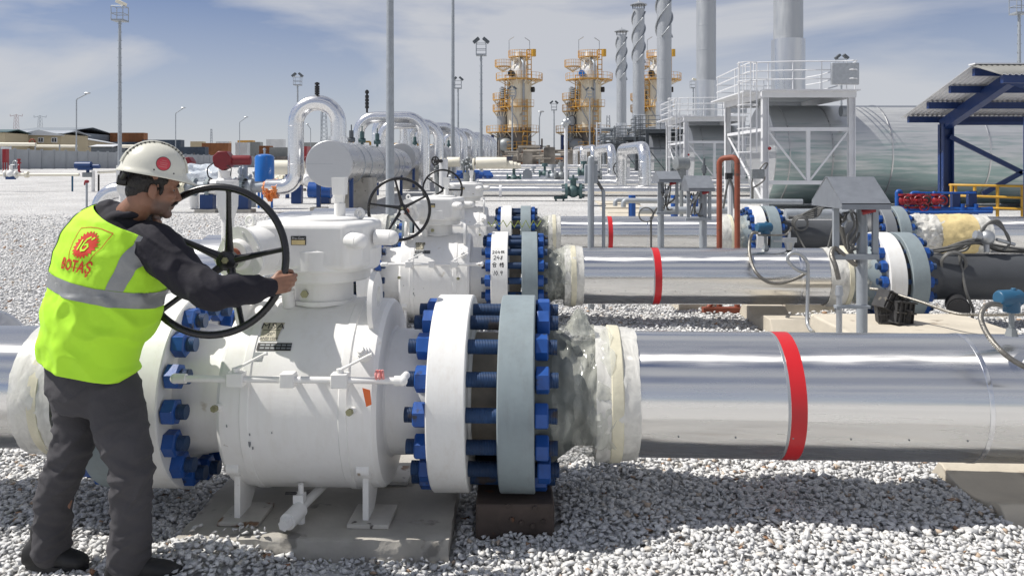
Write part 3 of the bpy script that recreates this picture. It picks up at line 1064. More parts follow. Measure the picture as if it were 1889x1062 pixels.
valve1 = build_valve('nearest white ball valve, black handwheel held by the man in the vest')
valve2 = copy_tree(valve1)
valve2.location = (.16, 9.15, -.062); valve2.rotation_euler = (0, 0, -.015)
valve2['label'] = 'second row white ball valve whose right flange carries black handwriting'
valve3 = copy_tree(valve1)
valve3.location = (.20, 14.0, 0); valve3.rotation_euler = (0, 0, -.015)
valve3['label'] = 'white ball valve of the third row, farthest of the three with small handwheel'
for v_, a_, dz_ in ((valve2, rad(-5), .045), (valve3, rad(22), .06)):
    for h in [c for c in C.objects if c.parent == v_ and c.name.startswith('handwheel')]:
        h.rotation_euler = (0, a_ + rad(-12), 0)
        h.location = (-1.335, -.64, h.location.z + dz_ * .6)

# handwriting on the second valve's right flange
def cyl_map(x0, deg0, r):
    def fn(a, b):
        q = rad(deg0) + b / r
        return V((x0 + a, -r * math.cos(q), ZC + r * math.sin(q)))
    return fn


u = .012
def g(pts, ox, oy, s):
    return [[(ox + x * s, oy + y * s) for x, y in p] for p in pts]


D2 = [[(0, .8), (.3, 1), (.55, .8), (.35, .4), (0, 0), (.6, .05)]]
D0 = [[(.3, 1), (0, .5), (.25, 0), (.55, .5), (.3, 1)]]
D4 = [[(.35, 1), (0, .4), (.65, .45)], [(.5, .7), (.42, 0)]]
D8 = [[(.5, .9), (.15, .85), (.45, .4), (.3, 0), (.05, .2), (.5, .75), (.5, .9)]]
D1 = [[(.3, 1), (.15, 0)]]
D9 = [[(.5, .9), (.15, .9), (.1, .55), (.5, .6), (.5, .95), (.35, 0)]]
DOT = [[(.1, .05), (.16, 0)]]
HE = [[(.5, 1.05), (0, .55)], [(.5, 1.05), (1.05, .6)], [(.25, .58), (.8, .6)], [(.25, .4), (.25, 0), (.8, .02), (.78, .4), (.25, .4)]]
GE = [[(0, .75), (.45, .8)], [(.24, 1.05), (.22, 0)], [(.22, .7), (0, .3)], [(.24, .65), (.42, .45)],
      [(.7, 1.05), (.5, .72)], [(.62, .9), (.95, .9), (.55, .5)], [(.65, .78), (1.05, .48)], [(.6, .38), (.6, 0), (.92, .02), (.9, .38), (.6, .38)]]
ZH = [[(0, .8), (.5, .85)], [(.3, 1.1), (.05, .45), (.5, .5)], [(.3, .65), (.25, 0)], [(.6, 1), (.95, .95), (.6, .2)], [(.6, .7), (1.05, .15)]]
hand = []
for gl, ox in ((D2, -.070), (D0, -.040), (D4, -.012), (ZH, .022)):
    hand += g(gl, ox, .085, .036)
for gl, ox in ((D2, -.055), (D4, -.022), (D8, .015)):
    hand += g(gl, ox, .015, .045)
hand += g(HE, -.070, -.065, .046) + g(GE, .008, -.067, .046)
for gl, ox in ((D1, -.058), (D0, -.035), (DOT, -.004), (D9, .015)):
    hand += g(gl, ox, -.155, .046)
fl2 = [c for c in C.objects if c.parent == valve2 and c.name.startswith('flange')][1]
mapped('handwriting', strokes(hand, .0058), lambda a, b: cyl_map(-.295, 26, R_FL + .0012)(a, b), m_ink, fl2)

# ---------------------------------------------------------------- pipe runs
def lumpy(mb, x0, x1, r0, r1, zc, amp, n=60, m=26, seed=0, crimp=None):
    """crumpled plastic wrapped round a pipe"""
    o = len(mb.v)
    for j in range(m + 1):
        f = j / m
        for i in range(n):
            a = 2 * PI * i / n
            r = r0 + (r1 - r0) * f
            if crimp:
                r += crimp * math.exp(-((f - .5) / .13) ** 2)
            p = V((f * 2.0 + .6 * math.sin(2 * a), math.cos(a) * 2.6, math.sin(a) * 2.6 + seed))
            d = noise.noise(p * .9) * amp * 1.3 + abs(noise.noise(p * 2.0)) * amp * 1.5 + abs(noise.noise(p * 3.6 + V((3, 1, 2)))) * amp * .55
            r += d * (0.35 + .65 * math.sin(PI * min(max(f, .02), .98)))
            x = x0 + (x1 - x0) * f + noise.noise(p * 2.1 + V((9, 0, 0))) * amp * .8
            mb.v.append((x, -r * math.cos(a), zc + r * math.sin(a)))
    for j in range(m):
        for i in range(n):
            k = (i + 1) % n
            mb.f.append((o + j * n + i, o + j * n + k, o + (j + 1) * n + k, o + (j + 1) * n + i))
    return mb


RJ = .313


def jacket(root, x0, x1, seams=(), r=RJ, lap=True):
    m = MB().lathe([(0, r), ((x1 - x0), r)], (x0, 0, ZC), (1, 0, 0), n=96)
    j = m.build('cladding', m_alub, root, ang=30, world=False)
    for s in seams:
        MB().lathe([(-.02, r + .0005), (-.018, r + .0025), (.0, r + .0025), (.003, r + .0032), (.006, r + .0005)], (s, 0, ZC), (1, 0, 0), n=96, caps=False).build('seam', m_alu, root, world=False)
    if lap:
        m = MB()
        a = rad(-24)
        for k in range(int((x1 - x0) / .27)):
            x = x0 + .1 + k * .27
            m.cyl((x, -(r - .002) * math.cos(a), ZC + r * math.sin(a)), (x, -(r + .003) * math.cos(a), ZC + (r + .003) * math.sin(a)), .0045, n=8)
        m.build('rivets', m_steelgrey, root, world=False)
    return j


def band(root, x, wdt=.075, r=RJ):
    MB().lathe([(0, r), (.0005, r + .002), (wdt, r + .002), (wdt + .0005, r)], (x, 0, ZC), (1, 0, 0), n=96).build('red_band', m_redband, root, world=False)
    MB().lathe([(0, r), (.0005, r + .0012), (.012, r + .0012), (.0125, r)], (x - .014, 0, ZC), (1, 0, 0), n=96).build('strap', m_galv, root, world=False)


m_hub = pm('dark_green_primer', (.09, .105, .10), .6, var=.3, vs=8)


def wrap_right(root, amp=.032, seed=0, x0=.24, x1=.60, flare=.03):
    """neck of the weld-neck flange, crumpled film over it and a milky sleeve over the cladding end"""
    MB().lathe([(0, .40), (.05, .37), (.20, .262), (.5, .254)], (.123, 0, ZC), (1, 0, 0), n=48).build('hub', m_hub, root, world=False)
    m = lumpy(MB(), .15, .42, .35, .275, ZC, amp * .8, seed=seed, crimp=.03)
    m.build('plastic_film', m_filmn, root, ang=60, world=False)
    m = lumpy(MB(), .31, .50, .285, .335, ZC, amp * .9, seed=seed + 4)
    m.build('plastic_film', m_film, root, ang=60, world=False)
    m = lumpy(MB(), .42, .63, .335, .322, ZC, .010, seed=seed + 8, m=14)
    m.build('plastic_sleeve', m_sleeve, root, ang=60, world=False)
    m = MB().lathe([(0, .339), (.004, .343), (.055, .340), (.06, .334)], (.49, 0, ZC), (1, 0, 0), n=64)
    m.build('tape', m_tape, root, world=False)


def far_end(root, x_wrap, x_fl):
    """right end of a clad run: wrap, flange pair, dark pipe"""
    m = lumpy(MB(), x_wrap - .06, x_wrap + .16, .32, .335, ZC, .010, seed=21, m=12)
    m.build('plastic_sleeve', m_sleeve, root, ang=60, world=False)
    MB().lathe([(0, .325), (.004, .343), (.05, .343), (.06, .325)], (x_wrap + .13, 0, ZC), (1, 0, 0), n=64).build('tape', m_tape, root, world=False)
    m = lumpy(MB(), x_wrap + .14, x_fl - .05, .31, .29, ZC, .035, seed=24)
    m.build('plastic_film', m_film, root, ang=60, world=False)
    MB().lathe([(0, .27), (.18, .30), (.3, .38)], (x_fl - .3, 0, ZC), (1, 0, 0), n=48).build('hub', m_gflange, root, world=False)
    flange(root, x_fl, x_fl + .18, m_wflange)
    flange(root, x_fl + .235, x_fl + .42, m_gflange)
    MB().cyl((x_fl + .17, 0, ZC), (x_fl + .24, 0, ZC), .44, n=48).build('gasket_ring', m_blackm, root, world=False)
    studs(root, x_fl, x_fl + .42)
    MB().lathe([(0, .40), (.05, .37), (.20, .262), (.25, .254)], (x_fl + .42, 0, ZC), (1, 0, 0), n=48).build('hub', m_dpipe, root, world=False)


pr = 'aluminium clad gas pipes in parallel rows'
p1 = thing('pipeline', 'nearest shiny aluminium clad pipe with a wide red band, right of the near valve', 'pipe', (0, 4.21, 0), -.045, pr)
flange(p1, -.05, .123, m_gflange)
wrap_right(p1, .036, 0)
jacket(p1, .44, 8.0, (2.27, 4.3, 6.3))
band(p1, 1.335)
q = MB(); q.v = []; q.f = []
# a standing tuft of film knotted above the near wrap
for k in range(3):
    lumpy(q, 0, .15, .045 + .02 * k, .008, 0, .018, n=24, m=12, seed=40 + k * 3)
q2 = MB()
for (x, y, z) in q.v:
    q2.v.append((.34 + z * .9 + y * .2, -.10 + y * .8, ZC + .325 + x * .8))
q2.f = q.f
q2.build('film_tuft', m_film, p1, ang=60, world=False)

p2 = thing('pipeline', 'second row aluminium clad pipe with red band ending at a white and grey flange pair', 'pipe', (.16, 9.15, -.062), -.015, pr)
flange(p2, -.05, .123, m_gflange)
wrap_right(p2, .032, 6)
jacket(p2, .44, 3.42, (3.0,))
band(p2, 1.40)
far_end(p2, 3.36, 3.86)
MB().cyl((4.5, 0, ZC), (9.0, 0, ZC), .254, n=48).build('dark_pipe', m_dpipe, p2, world=False)

p3 = thing('pipeline', 'third row aluminium clad pipe with red band behind the second pipe', 'pipe', (.20, 14.0, 0), -.015, pr)
flange(p3, -.05, .123, m_gflange)
wrap_right(p3, .03, 12)
jacket(p3, .44, 3.42, (2.1,))
band(p3, 1.43)
far_end(p3, 3.36, 3.86)
MB().cyl((4.5, 0, ZC), (5.85, 0, ZC), .254, n=48).build('dark_pipe', m_dpipe, p3, world=False)
MB().lathe([(0, .27), (.2, .40)], (5.80, 0, ZC), (1, 0, 0), n=48).build('hub', m_dpipe, p3, world=False)
flange(p3, 6.0, 6.18, m_dflange)
flange(p3, 6.235, 6.42, m_gflange)
MB().cyl((6.17, 0, ZC), (6.24, 0, ZC), .44, n=48).build('gasket_ring', m_blackm, p3, world=False)
studs(p3, 6.0, 6.42)
MB().lathe([(0, .40), (.25, .27)], (6.42, 0, ZC), (1, 0, 0), n=48).build('hub', m_gflange, p3, world=False)
lumpy(MB(), 6.5, 7.08, .29, .33, ZC, .05, seed=31).build('plastic_film', m_sleeve, p3, ang=60, world=False)
lumpy(MB(), 7.0, 7.62, .345, .345, ZC, .022, seed=34).build('foam_insulation', m_foam, p3, ang=60, world=False)
lumpy(MB(), 7.58, 7.86, .34, .33, ZC, .012, seed=37, m=12).build('plastic_sleeve', m_sleeve, p3, ang=60, world=False)
jacket(p3, 7.8, 13.0, (9.4,), lap=False)

# left hand runs
def left_run(row, label, loc, rz, sleeve):
    t = thing('pipeline', label, 'pipe', loc, rz, pr)
    flange(t, -2.03, -1.855, m_gflange)
    MB().lathe([(0, .254), (.1, .262), (.2, .38)], (-2.23, 0, ZC), (1, 0, 0), n=48).build('hub', m_gflange, t, world=False)
    lumpy(MB(), -2.30, -2.09, .31, .30, ZC, .035, seed=51 + row).build('plastic_film', m_film, t, ang=60, world=False)
    if not sleeve:
        lumpy(MB(), -2.46, -2.24, .335, .345, ZC, .010, seed=54 + row, m=12).build('plastic_sleeve', m_sleeve, t, ang=60, world=False)
        MB().lathe([(0, .336), (.004, .346), (.05, .346), (.055, .336)], (-2.36, 0, ZC), (1, 0, 0), n=64).build('tape', m_tape, t, world=False)
        jacket(t, -8.0, -2.3, (-4.4,), lap=False)
    else:
        lumpy(MB(), -2.62, -2.33, .335, .34, ZC, .012, seed=54 + row, m=12).build('plastic_sleeve', m_sleeve, t, ang=60, world=False)
        jacket(t, -2.84, -2.5, (), lap=False)
        MB().lathe([(0, .40), (.004, .45), (.79, .45), (.8, .40)], (-3.6, 0, ZC), (1, 0, 0), n=72).build('cladding_sleeve', m_alu, t, world=False)
        pts = fillet([(-3.58, 0, ZC), (-4.35, 0, ZC), (-4.35, 0, -.6)], .62, 9)
        MB().tube(pts, .40, 48).build('elbow', m_alu, t, ang=8, world=False)
    return t


left_run(0, 'aluminium clad pipe end with milky plastic wrap at the left picture edge behind the man', (0, 4.21, 0), -.04, False)
left_run(1, 'second row aluminium elbow left of the valve, partly behind the man', (.16, 9.15, -.062), -.015, True)
left_run(2, 'third row aluminium elbow and sleeve behind the near gearbox', (.20, 14.0, 0), -.015, True)

# rusty block under the near grey flange
t = thing('support_block', 'rusty brown steel block under the near flange pair', 'support block', (.015, 4.21, 0))
MB().bb((-.175, 3.92, -.08), (.205, 4.47, .12)).build('block', m_rust, t, bev=.01)
for x, z in ((-.02, .115), (.045, .035), (.11, .105), (.15, .04), (-.0, .05), (.1, .02)):
    MB().cyl((x, 3.921, z), (x, 3.908, z), .012, n=6).build('bolt', m_rust, t)

# concrete saddle under the near pipe at the right edge
def saddle(name, label, x0, x1, y, zc, r, zt, zb, hw, mat=m_concl, group=None):
    t = thing(name, label, 'pipe saddle', ((x0 + x1) / 2, y, zb), 0, group)
    poly = [(-hw, zb), (hw, zb), (hw, zt - .12), (hw - .1, zt)]
    n = 14
    a0 = math.asin(min(.98, (zc - zt) / r))
    half = math.sqrt(max(r * r - (zc - zt) ** 2, .01))
    for i in range(n + 1):
        f = 1 - 2 * i / n
        a = -PI / 2 + f * math.asin(min(.99, half / r))
        poly.append((r * math.cos(a), zc + r * math.sin(a)))
    poly += [(-hw + .1, zt), (-hw, zt - .12)]
    MB().prism(poly, (x0, y, 0), (0, 1, 0), (0, 0, 1), (x1 - x0, 0, 0)).build('cradle', mat, t, ang=25, bev=.006)
    return t


saddle('concrete_saddle', 'pale concrete saddle under the near pipe at the right edge', 2.36, 3.25, 4.22, .66, .60, .115, -.14, .385)
saddle('concrete_saddle', 'low concrete saddle with a round cradle under the second pipe', 2.72, 3.15, 9.10, .52, .46, .14, -.1, .62)
slab('concrete_block', 'square pale concrete block beneath the second pipe beside the orange frame', (2.05, 10.0, -.1), (2.50, 10.5, .16), m_concl, .015, 'concrete block')
slab('concrete_block', 'long concrete block beneath the second pipe right of the saddle', (3.25, 9.7, -.1), (3.85, 10.4, .22), m_concl, .015, 'concrete block')
t = thing('pipe_support', 'orange flag tag and pink tape tied to the near bleed line', 'tag', (-.655, 3.67, .69))
t.name = 'hanging_tag'
q = MB(); q.prism([(0, 0), (.035, -.01), (.042, -.075), (.018, -.085)], (-.672, 3.650, .755), (1, 0, 0), (0, 0, 1), (0, -.002, 0)); q.build('orange_tag', m_orangetag, t)
q = MB()
for k in range(3):
    q.torus((-.615 + k * .013, 3.71, .797), (1, .2 * k - .2, .1), .019, .006, 18, 8)
q.build('pink_tape', m_pink, t)
# ---------------------------------------------------------------- posts, junction box stands, conduits between the rows
def pole(name, label, cat, p0, p1, r, mat, group=None, n=14, r2=None):
    p0, p1 = V(p0), V(p1)
    t = thing(name, label, cat, p0, 0, group)
    MB().cyl(p0, p1, r, r2, n=n).build('pole', mat, t)
    return t


def gpt(px, Z, dz=0.0):
    x = WX(px, Z)
    return V((x, Z, gzf(x, Z) + dz))


def hood_stand(name, label, px, Z, y_apex, y_eave, px0, px1, post_r, group, detail=True, zbase=None, yaw=0.0):
    """galvanised pitched rain hood on a post with a small instrument rack under it"""
    x = WX(px, Z)
    z0 = gzf(x, Z) if zbase is None else zbase
    t = thing(name, label, 'junction box stand', (x, Z, z0), yaw, group)
    zt, ze = WZ(y_apex, Z) - z0, WZ(y_eave, Z) - z0
    xa, xb = WX(px0, Z) - x, WX(px1, Z) - x
    d = .30
    MB().cyl((0, 0, 0), (0, 0, zt - .05), post_r, n=20).build('post', m_galvd, t, world=False)
    q = MB()
    th = .006
    sl = [(-d, ze), (-.02, zt), (.02, zt), (d, ze)]
    for (y0, za), (y1, zb) in zip(sl[:-1], sl[1:]):
        q.add([(xa, y0, za), (xb, y0, za), (xb, y1, zb), (xa, y1, zb), (xa, y0, za - th), (xb, y0, za - th), (xb, y1, zb - th), (xa, y1, zb - th)],
              [(0, 1, 2, 3), (7, 6, 5, 4), (0, 4, 5, 1), (2, 6, 7, 3), (1, 5, 6, 2), (3, 7, 4, 0)])
    q.bb((xa, -d, ze - .045), (xb, -d + .008, ze)); q.bb((xa, d - .008, ze - .045), (xb, d, ze))
    for xx in (xa, xb - .006):
        q.prism([(-d + .01, ze - .04), (d - .01, ze - .04), (d - .01, ze), (.0, zt - .008), (-d + .01, ze)], (xx, 0, 0), (0, 1, 0), (0, 0, 1), (.006, 0, 0))
    q.build('hood', m_hood, t, ang=20, world=False)
    if detail:
        zr = zt - .60
        q = MB()
        for xx in (xa + .04, xb - .02):
            q.bb((xx - .022, -.10, zr), (xx + .022, -.07, ze))
        q.bb((xa + .0, -.115, zr - .02), (xb + .0, -.066, zr + .02))
        q.build('rack', m_galvd, t, world=False, bev=.002)
        q = MB()
        for k in range(5):
            a = V((xa + .07 + .04 * k, RD.uniform(-.12, .1), ze - .08)); b = V((xa + .10 + .02 * k, RD.uniform(-.1, .1), zr + .25 - .05 * k)); c = V((xa + .05 + .05 * k, RD.uniform(-.12, .12), zr + .05))
            q.tube(smooth_path([a, a.lerp(b, .5) + V((RD.uniform(-.06, .06), -.03, 0)), b, c], 6), .009, 8)
        q.build('cables', m_cable, t, world=False)
        q = MB()
        q.sph((xa + .15, -.05, zr + .30), .04, 12, 8); q.cyl((xa + .15, -.10, zr + .30), (xa + .15, .02, zr + .30), .032, n=16); q.cyl((xa + .11, -.05, zr + .22), (xa + .19, -.05, zr + .38), .018, n=10)
        q.build('instrument', m_galv, t, world=False)
        MB().cyl((xb - .13, -.11, ze - .075), (xb - .04, -.13, ze - .05), .022, n=14).build('red_fitting', m_red, t, world=False)
    return t


gs = 'junction box stands with pitched metal hoods'
hood_stand('junction_box_stand', 'large grey pitched hood on a thick post, on the pale plinth behind the near pipe', 1590, 6.2, 326, 372, 1524, 1610, .040, gs, zbase=.26)
hood_stand('junction_box_stand', 'grey hooded stand behind the second pipe, directly left of the orange frame', 1297, 11.3, 324, 346, 1262, 1309, .052, gs)
hood_stand('junction_box_stand', 'smallest grey hooded stand behind the second pipe, left of the other hooded stand', 1219, 11.8, 316, 330, 1209, 1249, .048, gs)
# slimmer conduit riser on the plinth
t = thing('conduit_riser', 'thin steel conduit riser in front of the large hooded stand, with a bracket', 'conduit', (WX(1548, 6.0), 6.0, .26))
b0 = V(t.location)
MB().cyl(b0, b0 + V((0, 0, .54)), .021, n=16).build('riser', m_galv, t)
MB().cyl(b0 + V((0, 0, .54)), b0 + V((0, 0, .61)), .03, .024, n=12).build('gland', m_galv, t)
MB().bb(b0 + V((-.03, -.03, .445)), b0 + V((.22, .03, .465))).build('bracket', m_galvd, t)
q = MB()
q.tube(smooth_path([W(1547, 515, 6.0), W(1541, 490, 6.0), W(1534, 470, 6.05), W(1540, 458, 6.1), W(1556, 470, 6.1), W(1578, 488, 6.15), W(1572, 470, 6.2), W(1560, 450, 6.2), W(1552, 420, 6.2), W(1545, 395, 6.2)], 7), .018, 12)
q.build('flexible_hose', m_conduit, t)

# round topped posts between second and third row
t = pole('marker_post', 'thick grey round post with a box behind it standing before the third pipe', 'post', (WX(1090, 9.9), 9.9, -.05), W(1090, 292, 9.9), .040, m_galvd)
p = W(1090, 292, 9.9)
MB().sph(p, (.040, .040, .03), 16, 8).build('cap', m_galvd, t)
MB().bb(W(1079, 338, 9.93), W(1101, 304, 10.03)).build('junction_box', m_galvd, t, bev=.006)
q = MB(); q.tube(smooth_path([W(1099, 330, 10.0), W(1108, 345, 10), W(1112, 352, 10), W(1113, 372, 10)], 6), .02, 10); q.build('hose', m_cable, t)
MB().bb(W(1090, 381, 9.9), W(1117, 378, 9.95)).build('bracket', m_galvd, t)
pole('conduit_post', 'thin grey post with a black top beside the thick round post', 'post', (WX(1113.5, 9.9), 9.9, -.05), W(1113.5, 350, 9.9), .021, m_galvd)

# orange pipe frame
Zf = 9.95
t = thing('pipe_portal', 'orange rust-primed portal frame of bent pipe standing behind the second pipe', 'pipe frame', (WX(1343, Zf), Zf, 0))
q = MB()
pts = fillet([(WX(1327, Zf), Zf, .02), W(1327, 293, Zf), W(1360, 289, Zf - .15), (WX(1360, Zf - .15), Zf - .15, .02)], .07, 5)
q.tube(pts, .034, 14)
q.build('portal', m_orange, t)
q = MB()
q.bb((WX(1290, Zf), Zf - .22, .0), (WX(1432, Zf), Zf - .12, .06))
q.build('base_beam', m_orange, t)
for pa, pb in ((1300, 1326), (1420, 1366)):
    MB().tube([(WX(pa, Zf), Zf - .17, .05), W(pb, 540, Zf - .1)], .03, 10).build('brace', m_orange, t)

# instruments on top of the pipes
def transmitter(label, px, py, Z, s=1.0, hose=None):
    t = thing('transmitter', label, 'pressure transmitter', W(px, py, Z))
    b = W(px, py, Z)
    q = MB()
    q.cyl(b, b + V((0, 0, .05 * s)), .045 * s, .03 * s, n=6); q.cyl(b, b + V((0, 0, .19 * s)), .017 * s, n=12)
    q.build('stem', m_steelgrey, t)
    q = MB(); h = b + V((0, 0, .23 * s))
    q.cyl(h + V((0, 0, -.075 * s)), h + V((0, 0, .05 * s)), .052 * s, n=20)
    q.lathe([(-.11 * s, .02 * s), (-.11 * s, .045 * s), (-.09 * s, .055 * s), (.06 * s, .055 * s), (.075 * s, .04 * s)], h + V((0, 0, .02 * s)), (1, .25, 0), n=20)
    q.cyl(h + V((.01, 0, .05 * s)), h + V((.01, 0, .085 * s)), .018 * s, n=8)
    q.build('housing', m_bluegrey, t, bev=.004)
    return t


t = transmitter('blue pressure transmitter on the near pipe at the right edge', 1866, 619, 3.98, .74)
q = MB(); q.tube(smooth_path([W(1846, 562, 3.95), W(1826, 561, 3.93), W(1813, 572, 3.9), W(1810, 590, 3.88), W(1822, 617, 3.8), W(1845, 645, 3.72), W(1875, 668, 3.68), W(1920, 690, 3.66)], 8), .0125, 12)
q.build('hose', m_conduit, t)
Z2 = 9.0
t = transmitter('blue pressure transmitter standing on the second pipe beside the hose loop', 1412, 461, Z2 + .05, 1.0)
q = MB(); q.tube(smooth_path([W(1398, 429, Z2), W(1388, 431, Z2), W(1383, 445, Z2), W(1383, 470, Z2 - .1), W(1393, 500, Z2 - .3), W(1415, 519, Z2 - .36), W(1440, 522, Z2 - .38), W(1470, 513, Z2 - .4), W(1487, 503, Z2 - .4)], 8), .018, 12)
q.tube(fillet([W(1398, 433.5, Z2), W(1450, 433.5, Z2), W(1458, 425, Z2), W(1459, 418, Z2)], .06, 4), .011, 8)
q.build('hose', m_conduit, t)
t = thing('needle_valve', 'small steel needle valve on top of the second pipe', 'valve', W(1456, 461, Z2))
b = W(1456, 461, Z2)
q = MB(); q.cyl(b, b + V((0, 0, .09)), .035, .06, n=14); q.box(b + V((0, 0, .11)), (.15, .06, .05)); q.cyl(b + V((-.17, 0, .1)), b + V((-.05, 0, .1)), .012, n=8); q.cyl(b + V((0, 0, .12)), b + V((0, 0, .2)), .018, n=8)
q.build('valve_body', m_galv, t)
t = thing('conduit', 'looped steel conduit standing in front of the second pipe', 'conduit', (WX(1492, 8.3), 8.3, 0))
q = MB(); q.tube(smooth_path([W(1487, 503, 8.35), W(1470, 497, 8.35), W(1455, 483, 8.35), W(1454, 472, 8.35), W(1463, 466, 8.35), W(1476, 469, 8.35), W(1487, 480, 8.35), W(1490, 492, 8.35), W(1490, 540, 8.35), W(1489, 590, 8.3), W(1493, 605, 8.2), W(1500, 612, 8.1)], 7), .019, 10)
q.build('pipe', m_galv, t)
# cable bundle with instrument on the second row's dark pipe
t = thing('cable_bundle', 'tangle of grey cables and a steel gauge lying on the dark grey pipe', 'cables', W(1800, 462, 9.1))
q = MB()
for k in range(7):
    q.tube(smooth_path([W(1700 + 8 * k, 470 - RD.uniform(0, 8), 9.1 + .05 * k), W(1745 + 6 * k, 462 - RD.uniform(0, 8), 9.0 + .04 * k), W(1800, 455 - RD.uniform(0, 15), 9 + .04 * k), W(1850, 464 - RD.uniform(0, 10), 9.05 + .03 * k), W(1930, 468 - RD.uniform(0, 14), 9.1)], 6), .014, 8)
for k in range(3):
    q.tube(smooth_path([W(1805, 440, 9), W(1815 + 4 * k, 418 - 3 * k, 9), W(1835 + 4 * k, 412 - 2 * k, 9), W(1857, 430 + 2 * k, 9), W(1862, 450, 9), W(1850, 462, 9)], 7), .014, 8)
for k in range(2):
    q.torus(W(1759, 487, 8.88 - .02 * k), (.1, 1, .15), .135 - .012 * k, .0135, 30, 8)
q.tube(smooth_path([W(1770, 470, 8.9), W(1775, 500, 8.85), W(1783, 540, 8.8), W(1795, 570, 8.8), W(1793, 590, 8.8)], 7), .016, 8)
q.tube(smooth_path([W(1750, 455, 9), W(1780, 445, 9), W(1810, 438, 9)], 5), .016, 8)
q.build('cable', m_cable, t)
q = MB(); b = W(1820, 438, 9.0)
q.sph(b, .085, 18, 12); q.cyl(b + V((-.13, 0, .03)), b + V((0, 0, 0)), .05, n=14); q.cyl(b + V((0, 0, -.16)), b, .03, n=10); q.cyl(b + V((.1, -.02, -.02)), b + V((.32, .02, -.08)), .02, n=10)
q.build('gauge', m_galv, t)
t = thing('cable', 'coil of grey cable hanging over the dark pipe of the third row', 'cable', W(1475, 405, 13.7))
q = MB()
for k in range(3):
    q.torus(W(1476 + k, 411 + k, 13.6 - .05 * k), (.2, 1, .2), .125 - .01 * k, .016, 26, 8)
q.tube(smooth_path([W(1464, 420, 13.6), W(1475, 440, 13.6), W(1487, 462, 13.5)], 6), .015, 8)
q.tube(smooth_path([W(1472, 402, 13.6), W(1485, 393, 13.6), W(1500, 386, 13.6), W(1515, 380, 13.6)], 6), .015, 8)
for k in range(4):
    q.tube(smooth_path([W(1455, 400 + k, 13.7), W(1480, 402 - 2 * k, 13.7), W(1508, 398 - 4 * k, 13.6), W(1520, 375 + 3 * k, 13.5)], 6), .02, 8)
q.build('cable', m_cable, t)
t = thing('cable', 'thin cable coil hanging before the third pipe by the grey stands', 'cable', W(1190, 396, 12))
q = MB()
q.torus(W(1192, 396, 12.0), (.1, 1, 0), .105, .010, 30, 8)
q.tube(smooth_path([W(1202, 402, 12), W(1212, 384, 12), W(1232, 376, 12), W(1245, 365, 12), W(1249, 345, 12), W(1243, 334, 12)], 7), .014, 8)
q.tube([W(1201, 400, 12), W(1201, 470, 12)], .016, 8)
q.build('cable', m_cable, t)
# thin tube drooping over the plinth
t = thing('tubing', 'long thin steel tube drooping across the plinth to the right', 'tube', W(1700, 560, 7.5))
q = MB(); q.tube(smooth_path([W(1605, 532, 8.0), W(1630, 536, 7.9), W(1700, 557, 7.6), W(1760, 577, 7.3), W(1800, 580, 7.2), W(1850, 580, 7.1), W(1920, 579, 7.0)], 8), .014, 8)
q.build('tube', m_conduit, t)
# black blocks on the plinth
t = thing('block_pile', 'bundle of broken charcoal grey clay blocks on the plinth', 'blocks', (WX(1650, 7.9), 7.9, .26))
for (px, py, dz, sx, rz, ry) in ((1655, 592, 0, .26, .5, .15), (1637, 577, 0, .2, -.2, -.1), (1640, 558, .0, .22, .3, .5), (1658, 580, .0, .2, -.5, .3)):
    p = W(px, py, 7.75)
    p.z = max(p.z, .26 + sx * .42)
    rot = Matrix.Rotation(rz, 3, 'Z') @ Matrix.Rotation(ry, 3, 'Y')
    q = MB(); q.box(p, (sx, sx * .7, sx * .8), rot)
    for k in range(4):
        c = p + rot @ V(((k - 1.5) * .26 * sx, -sx * .36, 0))
        q.box(c, (sx * .05, sx * .1, sx * .86), rot)
    for k in range(3):
        c = p + rot @ V((0, -sx * .37, (k - 1) * .38 * sx))
        q.box(c, (sx * 1.05, sx * .12, sx * .06), rot)
    q.build('block', m_slag, t)
# black capped drain behind
t = thing('drum_valve', 'black round valve head in the gravel behind the plinth', 'valve', (WX(1772, 8.6), 8.6, 0))
q = MB(); b = W(1768, 565, 8.6)
q.cyl(b + V((-.06, -.12, 0)), b + V((.03, .1, 0.01)), .11, n=28); q.cyl(b + V((-.075, -.15, 0)), b + V((-.06, -.12, 0)), .095, n=28); q.cyl(b + V((.05, 0, -.1)), (b.x + .05, b.y, 0), .035, n=10)
q.build('valve_head', m_blackm, t)

# ---------------------------------------------------------------- blue shed with red valves, yellow rail
t = thing('canopy', 'navy steel canopy with white corrugated roof at the right edge', 'canopy', (9.6, 19.8, 0))
Xv = 9.62
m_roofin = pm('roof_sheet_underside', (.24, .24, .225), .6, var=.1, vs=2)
Ze, Zr, Zn = 20.0, 17.0, 15.95
ze, zr = WZ(216, Ze), WZ(122, Zr)
zn = zr - .31
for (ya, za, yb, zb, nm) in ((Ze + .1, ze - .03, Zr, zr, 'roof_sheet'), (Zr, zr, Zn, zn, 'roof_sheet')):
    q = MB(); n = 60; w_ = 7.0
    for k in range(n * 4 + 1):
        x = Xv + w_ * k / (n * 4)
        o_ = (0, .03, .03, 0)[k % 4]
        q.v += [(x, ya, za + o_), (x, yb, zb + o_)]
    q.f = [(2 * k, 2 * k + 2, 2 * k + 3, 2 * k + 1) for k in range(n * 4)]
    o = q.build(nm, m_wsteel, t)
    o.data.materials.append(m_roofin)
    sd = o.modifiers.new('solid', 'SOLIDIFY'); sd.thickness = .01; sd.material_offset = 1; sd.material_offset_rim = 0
MB().bb((Xv - .01, Zr - .12, zr + .02), (Xv + 7, Zr + .12, zr + .05)).build('ridge_cap', m_wsteel, t)
